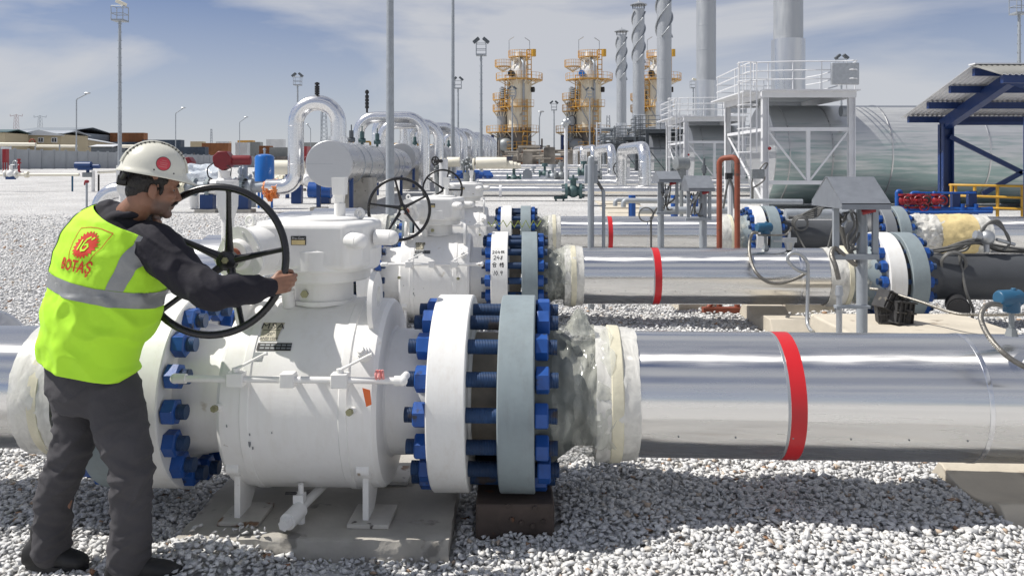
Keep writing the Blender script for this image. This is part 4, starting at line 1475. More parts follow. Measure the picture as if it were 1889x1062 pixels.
for k, f in enumerate((.03, .34, .66, .97)):
    y = Ze + (Zr - Ze) * f; z = ze + (zr - ze) * f
    MB().bb((Xv + .08, y - .05, z - .17), (Xv + 6.9, y + .05, z - .02)).build('purlin', m_navysteel, t)
    if k == 2:
        y2 = 16.1; z = zn + .03
        MB().bb((Xv + .08, y2 - .05, z - .17), (Xv + 6.9, y2 + .05, z - .02)).build('purlin', m_navysteel, t)
Xc = WX(1745, 19.6)
for dx in (0, 5.2):
    for yy in (19.6, 16.3):
        q = MB()
        q.bb((Xc + dx - .13, yy - .02, 0), (Xc + dx + .13, yy + .02, ze - .2)); q.bb((Xc + dx - .13, yy - .13, 0), (Xc + dx - .10, yy + .13, ze - .2)); q.bb((Xc + dx + .10, yy - .13, 0), (Xc + dx + .13, yy + .13, ze - .2))
        q.build('column', m_navysteel, t)
    q = MB()
    for ya, yb in ((19.7, 17.0), (17.0, 16.0)):
        za, zb = (ze - .22, zr - .24) if ya > 18 else (zr - .24, zn - .22)
        d = V((0, yb - ya, zb - za)); L_ = d.length; rot = d.to_track_quat('Y', 'Z').to_matrix()
        q.box((Xc + dx, (ya + yb) / 2, (za + zb) / 2), (.2, L_, .26), rot)
    q.build('rafter', m_navysteel, t)
q = MB()
q.bb((Xc, 19.55, WZ(231, 19.6)), (Xc + 5.2, 19.65, WZ(225, 19.6)))
q.build('tie_beam', m_navysteel, t)
for (a, b) in (((1752, 252), (1885, 318)), ((1885, 318), (1812, 358))):
    q = MB(); p0, p1 = W(*a, 19.5), W(*b, 19.5); d = p1 - p0
    q.box((p0 + p1) / 2, (d.length, .06, .11), d.to_track_quat('X', 'Z').to_matrix()); q.build('brace', m_navysteel, t)

t = thing('railing', 'yellow tubular guard rail under the navy canopy', 'guard rail', (WX(1820, 18.5), 18.5, 0))
q = MB()
for py0, py1 in ((341, 345), (361, 367), (382, 388)):
    q.tube([W(1752, py0, 19.2), W(1800, py0 + 1, 18.7), W(1960, py1, 18.2)], .028, 8)
    q.tube([W(1752, py0, 19.2), W(1762, py0, 20.8)], .028, 8)
q.build('rail', m_yellow, t)
for px, Zp in ((1755, 19.15), (1763, 20.2), (1798, 18.75), (1840, 18.6), (1886, 18.45)):
    a = W(px, 341, Zp); MB().cyl((a.x, a.y, 0), a, .035, n=10).build('post', m_yellow, t)

# manifold of blue pipes with red valves
t = thing('pipe_manifold', 'blue small-bore pipe manifold with red valves behind the right flanges', 'pipe manifold', (WX(1700, 16.8), 16.8, 0))
Zm = 16.8
q = MB()
q.tube(fillet([W(1655, 420, Zm), W(1655, 353, Zm), W(1662, 353, Zm), W(1662, 366, Zm)], .06, 4), .045, 12)
for pa, pb in ((1681, 1698), (1722, 1725)):
    q.tube(fillet([W(pa, 372, Zm), W(pa, 356, Zm), W(pb, 356, Zm), W(pb, 372, Zm)], .05, 4), .04, 12)
q.tube([W(1690, 356, Zm), W(1800, 356, Zm)], .022, 8)
q.tube([W(1655, 386, Zm), W(1830, 386, Zm)], .05, 12)
q.tube([W(1660, 393, Zm - .3), W(1830, 391, Zm - .3)], .035, 10)
for px in (1663, 1682, 1698, 1726, 1775, 1800):
    q.cyl(W(px, 420, Zm), W(px, 376, Zm), .05, n=12); q.cyl(W(px, 388, Zm), W(px, 384, Zm), .09, n=14)
q.build('pipes', m_bluepipe, t)
for px in (1663, 1682, 1697, 1726):
    q = MB(); b = W(px, 370, Zm)
    q.sph(b, (.09, .09, .11), 14, 10); q.cyl(b + V((0, 0, -.16)), b + V((0, 0, -.12)), .10, n=16); q.cyl(b + V((0, 0, .10)), b + V((0, 0, .14)), .10, n=16)
    q.cyl(b, b + V((.02, -.26, .02)), .022, n=8); q.torus(b + V((.02, -.24, .02)), (0, 1, 0), .085, .014, 20, 6)
    q.cyl(b, b + V((.14, 0, 0)), .05, n=12)
    q.build('valve', m_red, t)
q = MB(); b = W(1741, 370, Zm); q.cyl(W(1726, 370, Zm), b, .03, n=8); q.torus(b, (1, .4, 0), .085, .014, 20, 6); q.build('handwheel', m_red, t)
q = MB(); b = W(1705, 382, Zm - .2); q.torus(b, (.6, 1, 0), .08, .014, 20, 6); q.cyl(b, b + V((0, .2, 0)), .02, n=8); q.build('handwheel', m_red, t)
for px in (1762, 1792):
    MB().bb(W(px - 4, 440, Zm), W(px + 4, 352 if px > 1780 else 354, Zm + .12)).build('support_post', m_navysteel, t)

# zigzag of yellow-green string left over the third flange pair
t = thing('string', 'yellow-green zigzag string draped over the third row flanges', 'string', W(950, 415, 13.45))
pts = []
for k in range(15):
    px = 900 + k * 7; pts.append(W(px, 413 + (6 if k % 2 else -5) + RD.uniform(-2, 2), 13.42))
MB().tube(pts, .012, 5).build('string', pm('yellow_green_string', (.30, .36, .06), .6, var=.15), t)
# ---------------------------------------------------------------- exhaust silencer units, repeated to the rear
PITCH = V((.027 * 16.2, 16.2, 0))


def rail_run(q, pts, h, mids, r, closed=False):
    for k in mids:
        q.tube([V(p) + V((0, 0, h * k)) for p in pts], r, 6, closed=closed)


def build_unit():
    X0, Y0 = 11.55, 34.0
    t = thing('exhaust_unit', 'nearest horizontal exhaust silencer with white access frame and tall plain stack', 'exhaust silencer', (X0, Y0, gzf(X0, Y0)), 0, 'exhaust silencers with stacks in a row')
    zc, R = 2.26, 2.04
    q = MB().lathe([(0, R - .01), (.01, R), (15.5, R)], (10.4, Y0, zc), (1, 0, 0), n=96)
    dct = q.build('silencer', m_duct, t, ang=25)
    MB().cyl((10.37, Y0, zc), (10.41, Y0, zc), R - .02, n=96).build('end_plate', m_vessel, t, ang=25)
    for x in (10.9, 12.6, 14.95, 18.8, 22.6):
        MB().lathe([(0, R), (.01, R + .02), (.06, R + .02), (.07, R)], (x, Y0, zc), (1, 0, 0), n=96, caps=False).build('strap', m_alud, t)
    q = MB()
    for x in (13.6, 17.5, 21.5):
        q.bb((x - .15, Y0 - 1.5, 0), (x + .15, Y0 + 1.5, .75))
    q.build('support', m_dsteel, t)
    # stack
    zp = 4.70
    q = MB().lathe([(0, .595), (17.75 - zp, .595)], (X0, Y0, zp), (0, 0, 1), n=48)
    q.build('stack', m_stack, t, ang=30)
    MB().lathe([(0, .68), (2.35, .68), (2.36, .6)], (X0, Y0, zp), (0, 0, 1), n=48).build('stack_sleeve', m_stackal, t, ang=30)
    for zz in (8.9, 10.4, 12.2):
        MB().lathe([(0, .595), (.005, .603), (.06, .603), (.065, .595)], (X0, Y0, zz), (0, 0, 1), n=48, caps=False).build('stack_seam', m_stack, t)
    q = MB().lathe([(0, .02), (.0, .86), (.06, .86), (.40, .08), (.52, .05)], (X0, Y0, 18.15), (0, 0, 1), n=32)
    q.build('rain_cap', m_galv, t, ang=20)
    q = MB()
    for k in range(10):
        a = 2 * PI * k / 10
        q.cyl((X0 + .58 * math.cos(a), Y0 + .58 * math.sin(a), 17.7), (X0 + .66 * math.cos(a), Y0 + .66 * math.sin(a), 18.2), .03, n=5)
    q.build('cap_struts', m_dsteel, t)
    for s in range(3):
        q = MB(); n = 56; z0, z1 = 12.3, 17.5
        for k in range(n + 1):
            f = k / n
            a = 2 * PI * (s / 3) + f * 2 * PI * .95
            for rr in (.59, .74):
                q.v.append((X0 + rr * math.cos(a), Y0 + rr * math.sin(a), z0 + (z1 - z0) * f))
        q.f = [(2 * k, 2 * k + 1, 2 * k + 3, 2 * k + 2) for k in range(n)]
        o = q.build('strake', m_galv, t); m_ = o.modifiers.new('solid', 'SOLIDIFY'); m_.thickness = .025
    # access frame
    xa, xb, ya, yb = 9.70, 13.02, 31.2, 36.6
    for x in (xa, xb):
        for y in (ya, yb):
            q = MB()
            q.bb((x - .12, y - .015, 0), (x + .12, y + .015, zp - .3)); q.bb((x - .12, y - .12, 0), (x - .095, y + .12, zp - .3)); q.bb((x + .095, y - .12, 0), (x + .12, y + .12, zp - .3))
            q.build('column', m_wsteel, t)
    q = MB()
    q.bb((xa - .15, ya - .12, zp - .30), (xb + .15, ya + .02, zp)); q.bb((xa - .15, yb - .02, zp - .30), (xb + .15, yb + .12, zp))
    q.bb((xa - .15, ya + .02, zp - .30), (xa, yb - .02, zp)); q.bb((xb, ya + .02, zp - .30), (xb + .15, yb - .02, zp))
    q.build('platform_beam', m_wsteel, t)
    q = MB()
    q.bb((xa + .0, ya + .02, zp - .05), (xb, yb - .02, zp - .01))
    q.build('platform_deck', m_galvd, t)
    for y in (ya, yb):
        for za, zb in ((3.12, 3.26), (1.07, 1.22)):
            MB().bb((xa + .12, y - .06, za), (xb - .12, y + .06, zb)).build('beam', m_wsteel, t)
        xm = (xa + xb) / 2
        MB().bb((xm - .07, y - .05, 1.22), (xm + .07, y + .05, 3.12)).build('brace', m_wsteel, t)
        for x in (xa + .12, xb - .12):
            p0, p1 = V((x, y, 3.12)), V((xm + (.08 if x > xm else -.08), y, 1.25)); d = p1 - p0
            MB().box((p0 + p1) / 2, (d.length, .05, .07), d.to_track_quat('X', 'Z').to_matrix()).build('brace', m_wsteel, t)
    for x in (xa, xb):
        MB().bb((x - .05, ya + .12, 3.12), (x + .05, yb - .12, 3.24)).build('beam', m_wsteel, t)
        p0, p1 = V((x, ya + .1, .3)), V((x, yb - .1, 3.1)); d = p1 - p0
        MB().box((p0 + p1) / 2, (.05, d.length, .07), d.to_track_quat('Y', 'Z').to_matrix()).build('brace', m_wsteel, t)
    # railing with a curved front
    q = MB()
    pts = [(xa - .5, yb - .2, zp), (xa - .55, ya + 1.4, zp), (xa - .5, ya + .2, zp), (xa + .1, ya - .1, zp), (xa + 1.3, ya - .35, zp), (xb - .6, ya - .35, zp), (xb + .1, ya - .1, zp), (xb + .15, yb, zp), (xa - .5, yb, zp)]
    sp = smooth_path(pts, 4)
    rail_run(q, sp, 1.05, (.36, .68, 1.0), .026)
    rl = q.build('rail', m_wsteel, t)
    q = MB()
    for p in sp[::3]:
        q.cyl(p, V(p) + V((0, 0, 1.05)), .024, n=6)
    q.build('rail_posts', m_wsteel, t)
    q = MB()
    q.bb((xa - .75, ya + .2, zp - .06), (xa - .15, yb, zp - .01)); q.bb((xa - .15, ya - .4, zp - .06), (xb + .2, ya - .12, zp - .01))
    q.build('walkway', m_wsteel, t)
    MB().bb((xb - .95, ya - .5, zp + .15), (xb + .1, ya - .36, zp + .98)).build('instrument_panel', m_galv, t, bev=.03)
    # caged ladder on the left
    q = MB(); lx, ly = xa - .72, ya + .15
    for dx in (-.22, .22):
        q.cyl((lx + dx, ly, .3), (lx + dx, ly, zp + 1.1), .028, n=6)
    for k in range(18):
        q.cyl((lx - .22, ly, .5 + k * .3), (lx + .22, ly, .5 + k * .3), .014, n=5)
    q.build('ladder', m_wsteel, t)
    q = MB()
    for zz in (2.3, 3.2, 4.1, 5.0, 5.7):
        ar = [(lx + .36 * math.cos(a), ly - .36 + .36 * math.sin(a) * -1 - .0, zz) for a in [PI * i / 10 for i in range(11)]]
        q.tube([(lx + .30, ly, zz)] + ar + [(lx - .30, ly, zz)], .02, 5)
    for a in (0, PI / 4, PI / 2, 3 * PI / 4, PI):
        x, y = lx + .36 * math.cos(a), ly - .36 - .36 * math.sin(a)
        q.cyl((x, y, 2.3), (x, y, 5.7), .016, n=5)
    q.build('ladder_cage', m_wsteel, t)
    # small lamp and lifting roller
    q = MB(); q.cyl((xb + .0, ya + 1.0, zp - .75), (xb + .25, ya + 1.0, zp - .75), .22, n=18); q.build('roller', m_galvd, t)
    MB().sph((xa + .12, ya - .2, 2.45), .07, 10, 6).build('signal_lamp', m_red, t)
    # risers between unit and header
    return t


u1 = build_unit()
ul = ['second horizontal exhaust silencer with white access frame and plain stack', 'third exhaust silencer, dark framed, its stack with spiral strakes cut by the picture top',
      'fourth exhaust silencer in the row, its strake-wound stack with a conical cap', 'fifth and farthest exhaust silencer with the shortest capped stack']
for j in range(1, 5):
    c = copy_tree(u1)
    c.location = u1.location + PITCH * j
    c['label'] = ul[j - 1]
    if j >= 2:
        for k in C.objects:
            if k.parent == c and k.name.split('.')[0] in ('column', 'platform_beam', 'platform_deck', 'beam', 'brace', 'rail', 'rail_posts', 'walkway', 'ladder', 'ladder_cage'):
                k.material_slots[0].link = 'OBJECT'; k.material_slots[0].material = m_dsteel

# box and cables on the first frame's column
t = thing('control_box', 'grey control box with cables in front of the first white frame', 'control box', W(1398, 325, 30.4))
q = MB(); q.bb(W(1384, 330, 30.5), W(1411, 312, 30.3)); q.build('box', m_steelgrey, t, bev=.02)
q = MB()
q.tube(smooth_path([W(1411, 312, 30.3), W(1416, 302, 30.3), W(1410, 302, 30.3), W(1402, 312, 30.3)], 6), .03, 6)
q.tube(smooth_path([W(1388, 330, 30.3), W(1387, 340, 30.3), W(1390, 346, 30.3), W(1408, 334, 30.3), W(1411, 326, 30.3)], 6), .03, 6)
q.tube([W(1388, 345, 30.3), W(1388, 372, 30.4)], .05, 8)
q.build('cables', m_cable, t)

# silver inverted-U risers standing on the header pipes, one pair per unit
def riser():
    x, y = 6.2, 38.0
    t = thing('riser_pipe', 'nearest silver inverted-U riser pipe standing on the header lines', 'riser pipe', (x, y, gzf(x, y) + .5), 0, 'silver inverted-U riser pipes')
    b = V(t.location)
    pts = fillet([b, b + V((0, 0, 2.0)), b + V((-.35, 5.5, 2.0)), b + V((-.35, 5.5, 0))], .62, 6)
    MB().tube(pts, .29, 40).build('bend', m_alu2, t, ang=12)
    for zz in (.55, 1.3):
        MB().torus(b + V((0, 0, zz)), (0, 0, 1), .29, .012, 28, 6).build('seam', m_alu2, t)
    return t


r1 = riser()
for j in range(1, 4):
    c = copy_tree(r1); c.location = r1.location + PITCH * j + V((0, 0, gzf(6, 38 + 16 * j) - gzf(6, 38)))
    c['label'] = ['second silver inverted-U riser, beside the first toward the towers', 'third silver inverted-U riser, small, left of the second', 'fourth and smallest silver inverted-U riser near the tower bases'][j - 1]

# header lines across
hl = 'silver header pipes crossing behind the third row'
for k, (y, zz, r, x0, x1, lab) in enumerate(((37.8, .62, .27, -1.6, 30, 'nearest silver header pipe crossing behind the third row, with a green valve'), (44.0, .85, .27, -3.8, 30, 'second silver header pipe, just above the nearest one'),
                                    (54.0, 1.0, .28, -4.2, 30, 'third silver header pipe crossing the yard'), (60.5, 1.2, .28, -4, 30, 'fourth silver header pipe crossing the yard'), (70.5, 1.35, .28, -4, 30, 'fifth silver header pipe far back'), (87, 1.75, .28, -4, 30, 'sixth and farthest silver header pipe'))):
    t = thing('header_pipe', lab, 'pipe', (0, y, zz), 0, hl)
    if k == 0:
        for a, b in ((x0, 2.45), (3.25, x1)):
            MB().cyl((a, y, zz), (b, y - .02 * (b - a) * .5, zz), r, n=48).build('cladding', m_alub, t)
        MB().lathe([(0, r), (.01, r + .02), (.12, r + .02), (.13, r)], (-.6 + .0, y, zz), (1, -.01, 0), n=32).build('strap', m_wsteel, t)
        q = MB()
        for xx in (2.45, 3.12):
            q.cyl((xx, y, zz), (xx + .12, y, zz), .36, n=24)
        q.cyl((2.5, y, zz), (3.2, y, zz), .22, n=20); q.cyl((2.85, y, zz), (2.85, y, zz + .55), .14, n=16); q.sph((2.85, y, zz), .3, 16, 10); q.cyl((2.85, y, zz + .5), (2.85, y, zz + .62), .22, n=12); q.cyl((2.85, y, zz + .6), (2.85, y, zz + .75), .05, n=8)
        for xx in (2.36, 3.24):
            for a in range(10):
                q.cyl((xx - .06, y + .3 * math.cos(a * .628), zz + .3 * math.sin(a * .628)), (xx + .12, y + .3 * math.cos(a * .628), zz + .3 * math.sin(a * .628)), .03, n=6)
        q.build('valve', m_green, t)
        for xx in (2.5, 8.6, 13.5):
            g_ = gzf(xx - .3, y)
            q = MB(); q.bb((xx - .55, y - .08, zz - r - .1), (xx - .02, y + .08, zz - r)); q.bb((xx - .5, y - .06, g_ - .1), (xx - .42, y + .06, zz - r - .1)); q.bb((xx - .15, y - .06, g_ - .1), (xx - .07, y + .06, zz - r - .1))
            q.build('stool', m_bluegrey if xx > 5 else m_green, t)
    else:
        MB().cyl((x0, y, zz), (x1, y, zz), r, n=36).build('cladding', m_alub, t)
        q = MB()
        for xx in range(int(x0) + 1, int(x1), 6):
            q.bb((xx, y - .1, gzf(xx, y) - .1), (xx + .2, y + .1, zz - r))
        q.build('support', m_blue, t)
# low small-bore lines behind the stands
t = thing('small_pipe', 'low grey small-bore pipes with elbows behind the grey stands', 'pipe', W(1300, 372, 27))
q = MB()
for pts_, r_ in ((fillet([W(1135, 380, 27), W(1135, 369, 27), W(1330, 370, 27)], .15, 4), .075), (fillet([W(1150, 382, 26), W(1150, 370, 26), W(1480, 372, 26)], .15, 4), .085),
                 ([W(1180, 388, 22), W(1345, 388, 22)], .10), ([W(1448, 395, 20), W(1620, 395, 20)], .13)):
    MB().tube(pts_, r_, 10).build('pipe', m_galvd, t)
for px, Z in ((1166, 27), (1244, 26.5), (1282, 26)):
    q = MB(); a = W(px, 360, Z); q.cyl((a.x, a.y, gzf(a.x, a.y) - .05), a, .12, n=12); q.build('stool', m_bluepipe, t)
# yard equipment among the rear lines
t = thing('instrument_mast', 'slim white mast with a small arm standing among the rear pipes', 'mast', gpt(1044, 40))
a = gpt(1044, 40)
MB().cyl(a, W(1044, 220, 40), .085, n=10).build('pole', m_wsteel, t)
q = MB(); q.sph(W(1044, 226, 40), .2, 10, 8); q.cyl(W(1038, 232, 40), W(1050, 222, 40), .14, n=10); q.build('head', m_galv, t)
q = MB(); q.tube(smooth_path([W(1050, 215, 40), W(1058, 214, 40), W(1062, 224, 40), W(1058, 232, 40), W(1050, 231, 40)], 6), .025, 6); q.build('cable', m_blackm, t)
def big_wheel(label, px, py, Z, R, tilt=.5):
    t = thing('gate_valve', label, 'handwheel valve', gpt(px, Z))
    c = W(px, py, Z); d = V((tilt, 1, 0)).normalized()
    q = MB(); q.torus(c, d, R, .035, 32, 6)
    u = V((0, 0, 1)); v = d.cross(u)
    for k in range(5):
        a = k * 2 * PI / 5
        q.cyl(c, c + (u * math.cos(a) + v * math.sin(a)) * R, .03, n=5)
    q.cyl(c, c + d * .7, .08, n=8)
    q.build('wheel', m_blackm, t)
    q = MB(); q.cyl(gpt(px, Z) + d * .7, c + d * .7 + V((0, 0, .1)), .2, n=14); q.build('stem', m_wsteel, t)
    return t


big_wheel('black handwheel valve between the two largest silver risers', 1143, 311, 47, .42, .9)
big_wheel('small grey handwheel valve in front of the cream actuators', 803, 297, 36, .18, .5)
t = thing('level_gauge', 'grey round instrument head on a stand above the small hooded stand', 'instrument', gpt(1257, 25))
q = MB(); c = W(1257, 302, 25)
q.lathe([(-.22, .16), (-.2, .2), (.2, .2), (.22, .16)], c, (1, .3, 0), n=20); q.cyl(c, W(1257, 322, 25), .12, n=12); q.box(W(1257, 320, 25), (.25, .2, .2)); q.cyl(gpt(1257, 25), W(1257, 322, 25), .06, n=8)
q.build('head', m_steelgrey, t)
t = thing('gate_valve', 'dark upright valve spindle behind the grey hooded stands', 'valve spindle', gpt(1299, 24))
q = MB(); q.cyl(gpt(1299, 24), W(1299, 292, 24), .035, n=8); q.cyl(W(1299, 320, 24), W(1299, 305, 24), .07, n=8); q.cyl(W(1294, 312, 24), W(1304, 312, 24), .03, n=6); q.build('spindle', m_dsteel, t)
t = thing('limit_switch', 'black switch on a thin post between the orange frame posts', 'switch', gpt(1344, 15))
q = MB(); q.cyl(gpt(1347, 15), W(1347, 335, 15), .05, n=8); q.build('post', m_wsteel, t)
q = MB(); q.bb(W(1340, 331, 14.9), W(1349, 319, 15.0)); q.build('switch', m_blackm, t)
q = MB(); q.tube(smooth_path([W(1345, 330, 14.9), W(1340, 350, 14.9), W(1334, 385, 14.9)], 6), .02, 6); q.tube(smooth_path([W(1347, 330, 14.9), W(1353, 350, 14.9), W(1355, 385, 14.9)], 6), .02, 6); q.build('cables', m_cable, t)

# small valves sitting on the rear headers and the steelwork behind the risers
for k, (px, py, Z, lab) in enumerate(((1005, 322, 54, 'small grey valve on a rear header, left of the white mast'), (1020, 327, 47, 'small grey valve with upright stem just left of the white mast'), (1036, 325, 44.2, 'small dark valve on the second header beside the white mast'), (1077, 318, 54, 'small valve right of the white mast'), (984, 326, 60, 'tiny white valve on a far header'), (1096, 322, 44.2, 'small grey valve behind the thick round post'), (948, 331, 44.2, 'tiny bright flange pair on the second header'))):
    t = thing('header_valve', lab, 'valve', gpt(px, Z), 0, 'small valves on the rear headers')
    q = MB(); c = W(px, py, Z)
    q.sph(c, .26, 14, 8); q.cyl(c + V((-.4, 0, 0)), c + V((-.3, 0, 0)), .32, n=18); q.cyl(c + V((.3, 0, 0)), c + V((.4, 0, 0)), .32, n=18); q.cyl(c + V((-.35, 0, 0)), c + V((.35, 0, 0)), .2, n=14)
    q.cyl(c, c + V((0, 0, .75)), .08, n=8); q.cyl(c + V((0, 0, .55)), c + V((0, 0, .75)), .2, n=14)
    q.build('valve_body', (m_green, m_galvd, m_steelgrey)[k % 3], t)
t = thing('end_plate', 'upright grey round-topped plate between two header pipes', 'plate', gpt(973, 46))
t.name = 'marker_plate'
q = MB(); c = W(973, 322, 46); r_ = .27
q.prism([(-r_, -.35), (r_, -.35)] + [(r_ * math.cos(a), .05 + r_ * math.sin(a)) for a in [PI * i / 12 for i in range(13)]], c, (1, 0, 0), (0, 0, 1), (0, .12, 0)); q.build('plate', m_galvd, t)
t = thing('pipe_rack', 'dark steel pipe rack with grey pipes left of the fifth exhaust silencer', 'pipe rack', gpt(1150, 104))
for px in (1100, 1128, 1160, 1195, 1228):
    b = gpt(px, 104); MB().bb((b.x - .12, b.y - .12, b.z), (b.x + .12, b.y + .12, WZ(238, 104))).build('column', m_dsteel, t)
for py in (242, 258, 276):
    MB().bb(W(1098, py, 104), W(1230, py - 2, 104.3)).build('beam', m_dsteel, t)
q = MB()
for k in range(16):
    x0, x1 = RD.uniform(1095, 1150), RD.uniform(1165, 1235); py = RD.choice((240, 256, 274)) - RD.uniform(1, 5)
    q.cyl(W(x0, py, 103), W(x1, py, 103 + RD.uniform(-1, 1)), RD.uniform(.1, .3), n=8)
for k in range(22):
    px = RD.uniform(1096, 1240); b = gpt(px, 100 + RD.uniform(-4, 4)); q.cyl(b, (b.x, b.y, WZ(RD.uniform(230, 285), 100)), RD.uniform(.06, .22), n=8)
tag(q.build('pipes', m_galvd, t), kind='stuff')
q = MB(); q.tube([W(1101, 226, 102), W(1101, 300, 102)], .09, 5); q.tube([W(1108, 226, 102), W(1108, 300, 102)], .09, 5)
for k in range(14):
    q.cyl(W(1101, 228 + k * 5, 102), W(1108, 228 + k * 5, 102), .07, n=4)
q.build('ladder', m_wsteel, t)
# ---------------------------------------------------------------- separator vessels and pipe arches on the left, repeated to the rear
def build_sep():
    X0, Y0 = -6.75, 30.0
    gzv = gzf(X0, Y0)
    t = thing('separator_vessel', 'nearest dull silver horizontal vessel on blue legs with a big pipe loop', 'vessel', (X0, Y0, gzv), 0, 'horizontal vessels with pipe loops in a row')
    D = V((.027, 1, 0)).normalized()
    zc, R, Lv = 1.86, .87, 14.5
    q = MB().lathe([(0, R - .01), (.012, R), (Lv, R)], (X0, Y0, zc), D, n=72)
    q.build('shell', m_alud, t, ang=25)
    q = MB().lathe([(-.012, R - .03), (.0, R - .015), (.004, R + .006), (.03, R + .006)], (X0, Y0, zc), D, n=72)
    q.build('end_plate', m_vessel, t, ang=25)
    MB().bb((X0 - R + .04, Y0 - .016, zc - .01), (X0 + R - .04, Y0 - .011, zc + .01)).build('end_seam', m_galv, t)
    for s in (2.2, 3.6, 6.5, 10.5, 12.0):
        MB().lathe([(0, R), (.01, R + .015), (.12, R + .015), (.13, R)], V((X0, Y0, zc)) + D * s, D, n=72, caps=False).build('strap', m_galvd, t)
    for s in (.9, 12.5):
        for dx in (-.62, .62):
            p = V((X0, Y0, 0)) + D * s
            MB().bb((p.x + dx - .07, p.y - .08, gzv + .2), (p.x + dx + .07, p.y + .08, zc - .3)).build('leg', m_bluesteel, t)
    for s in (.9, 12.5):
        p = V((X0, Y0, 0)) + D * s
        MB().bb((p.x - .9, p.y - .25, gzv - .2), (p.x - .3, p.y + .25, gzv + .22)).build('footing', m_conc, t)
    p = V((X0, Y0, 0)) + D * 3.2
    MB().bb((p.x - .35, p.y - .8, gzv - .1), (p.x + .95, p.y + 1.2, zc - .55)).build('plinth', m_conc, t)
    # inlet loop: comes in low from the left, up, over and down into the vessel top
    yl = 31.0
    r = .30
    pts = fillet([(-9.35, yl, .98), (-8.24, yl, .98), (-8.24, yl, 4.18), (-6.62, yl, 4.18), (-6.62, yl, 2.6)], .80, 9)
    MB().tube(pts, r, 48).build('inlet_loop', m_alu, t, ang=9)
    for zz in (1.85, 3.3):
        MB().torus((-8.24, yl, zz), (0, 0, 1), r, .012, 32, 6).build('seam', m_alu, t)
    MB().lathe([(0, .37), (.55, .37)], (-6.62, yl, 2.35), (0, 0, 1), n=32).build('nozzle', m_alu, t)
    # outlet arches
    for (yy, x0, x1, zt) in ((39.0, -7.35, -4.2, 4.12), (44.5, -7.1, -4.0, 4.1)):
        b = fillet([(x0, yy, 2.5), (x0, yy, zt), (x1, yy, zt), (x1, yy, .62)], .85, 9)
        MB().tube(b, .275, 48).build('outlet_arch', m_alu2, t, ang=9)
        MB().lathe([(0, .36), (.5, .36)], (x0, yy, 2.3), (0, 0, 1), n=28).build('nozzle', m_alu2, t)
        MB().torus((x1, yy, 2.6), (0, 0, 1), .275, .012, 28, 6).build('seam', m_alu2, t)
    # relief valves and gauges on the vessel
    for k, s in enumerate((5.0, 6.0, 8.2)):
        p = V((X0, Y0, 0)) + D * s
        q = MB(); q.cyl((p.x - .3 + .25 * k, p.y, zc + .8), (p.x - .3 + .25 * k, p.y, zc + 1.35), .06, n=10); q.cyl((p.x - .3 + .25 * k, p.y, zc + 1.15), (p.x - .3 + .25 * k, p.y, zc + 1.45), .10, n=12)
        q.cyl((p.x - .45 + .25 * k, p.y, zc + 1.05), (p.x - .15 + .25 * k, p.y, zc + 1.05), .10, n=12); q.cyl((p.x - .3 + .25 * k, p.y, zc + 1.45), (p.x - .3 + .25 * k, p.y, zc + 1.7), .025, n=6)
        q.build('relief_valve', m_green if k else m_dsteel, t)
    # bridge rail behind
    q = MB()
    for dx in (-1.75, -.9, -.05):
        q.cyl((X0 + dx, Y0 + 9, 1.4), (X0 + dx, Y0 + 9, 2.95), .05, n=6)
    for zz in (2.0, 2.45, 2.95):
        q.cyl((X0 - 1.75, Y0 + 9, zz), (X0 - .05, Y0 + 9, zz), .05, n=6)
    q.build('platform_rail', m_ochre, t)
    return t


s1 = build_sep()
sl_ = ['second horizontal silver vessel with pipe loop, behind the nearest one', 'third horizontal silver vessel with pipe loop', 'fourth horizontal silver vessel, mostly its arches showing', 'fifth horizontal silver vessel, farthest arches of the row']
for j in range(1, 5):
    c = copy_tree(s1); c.location = s1.location + V((.027 * 16, 16, gzf(-6, 30 + 16 * j) - gzf(-6, 30)))+ V((.027 * 16, 16, 0)) * (j - 1)
    c['label'] = sl_[j - 1]
# black vents above the loops
def vent(label, px, y0, y1, Z):
    t = thing('vent_stack', label, 'vent', W(px, y1, Z))
    q = MB(); a, b = W(px, y1, Z), W(px, y0, Z); h = b - a
    q.cyl(a, b, .05, n=8)
    for f in (.25, .4, .55, .7, .9):
        q.cyl(a + h * (f - .06), a + h * (f + .06), .095, n=10)
    q.build('vent', m_blackm, t)


vent('black insulator-like vent above the nearest silver pipe loop', 585, 152, 180, 31)
vent('black insulator-like vent above the silver arch right of the loop', 677, 166, 208, 39)

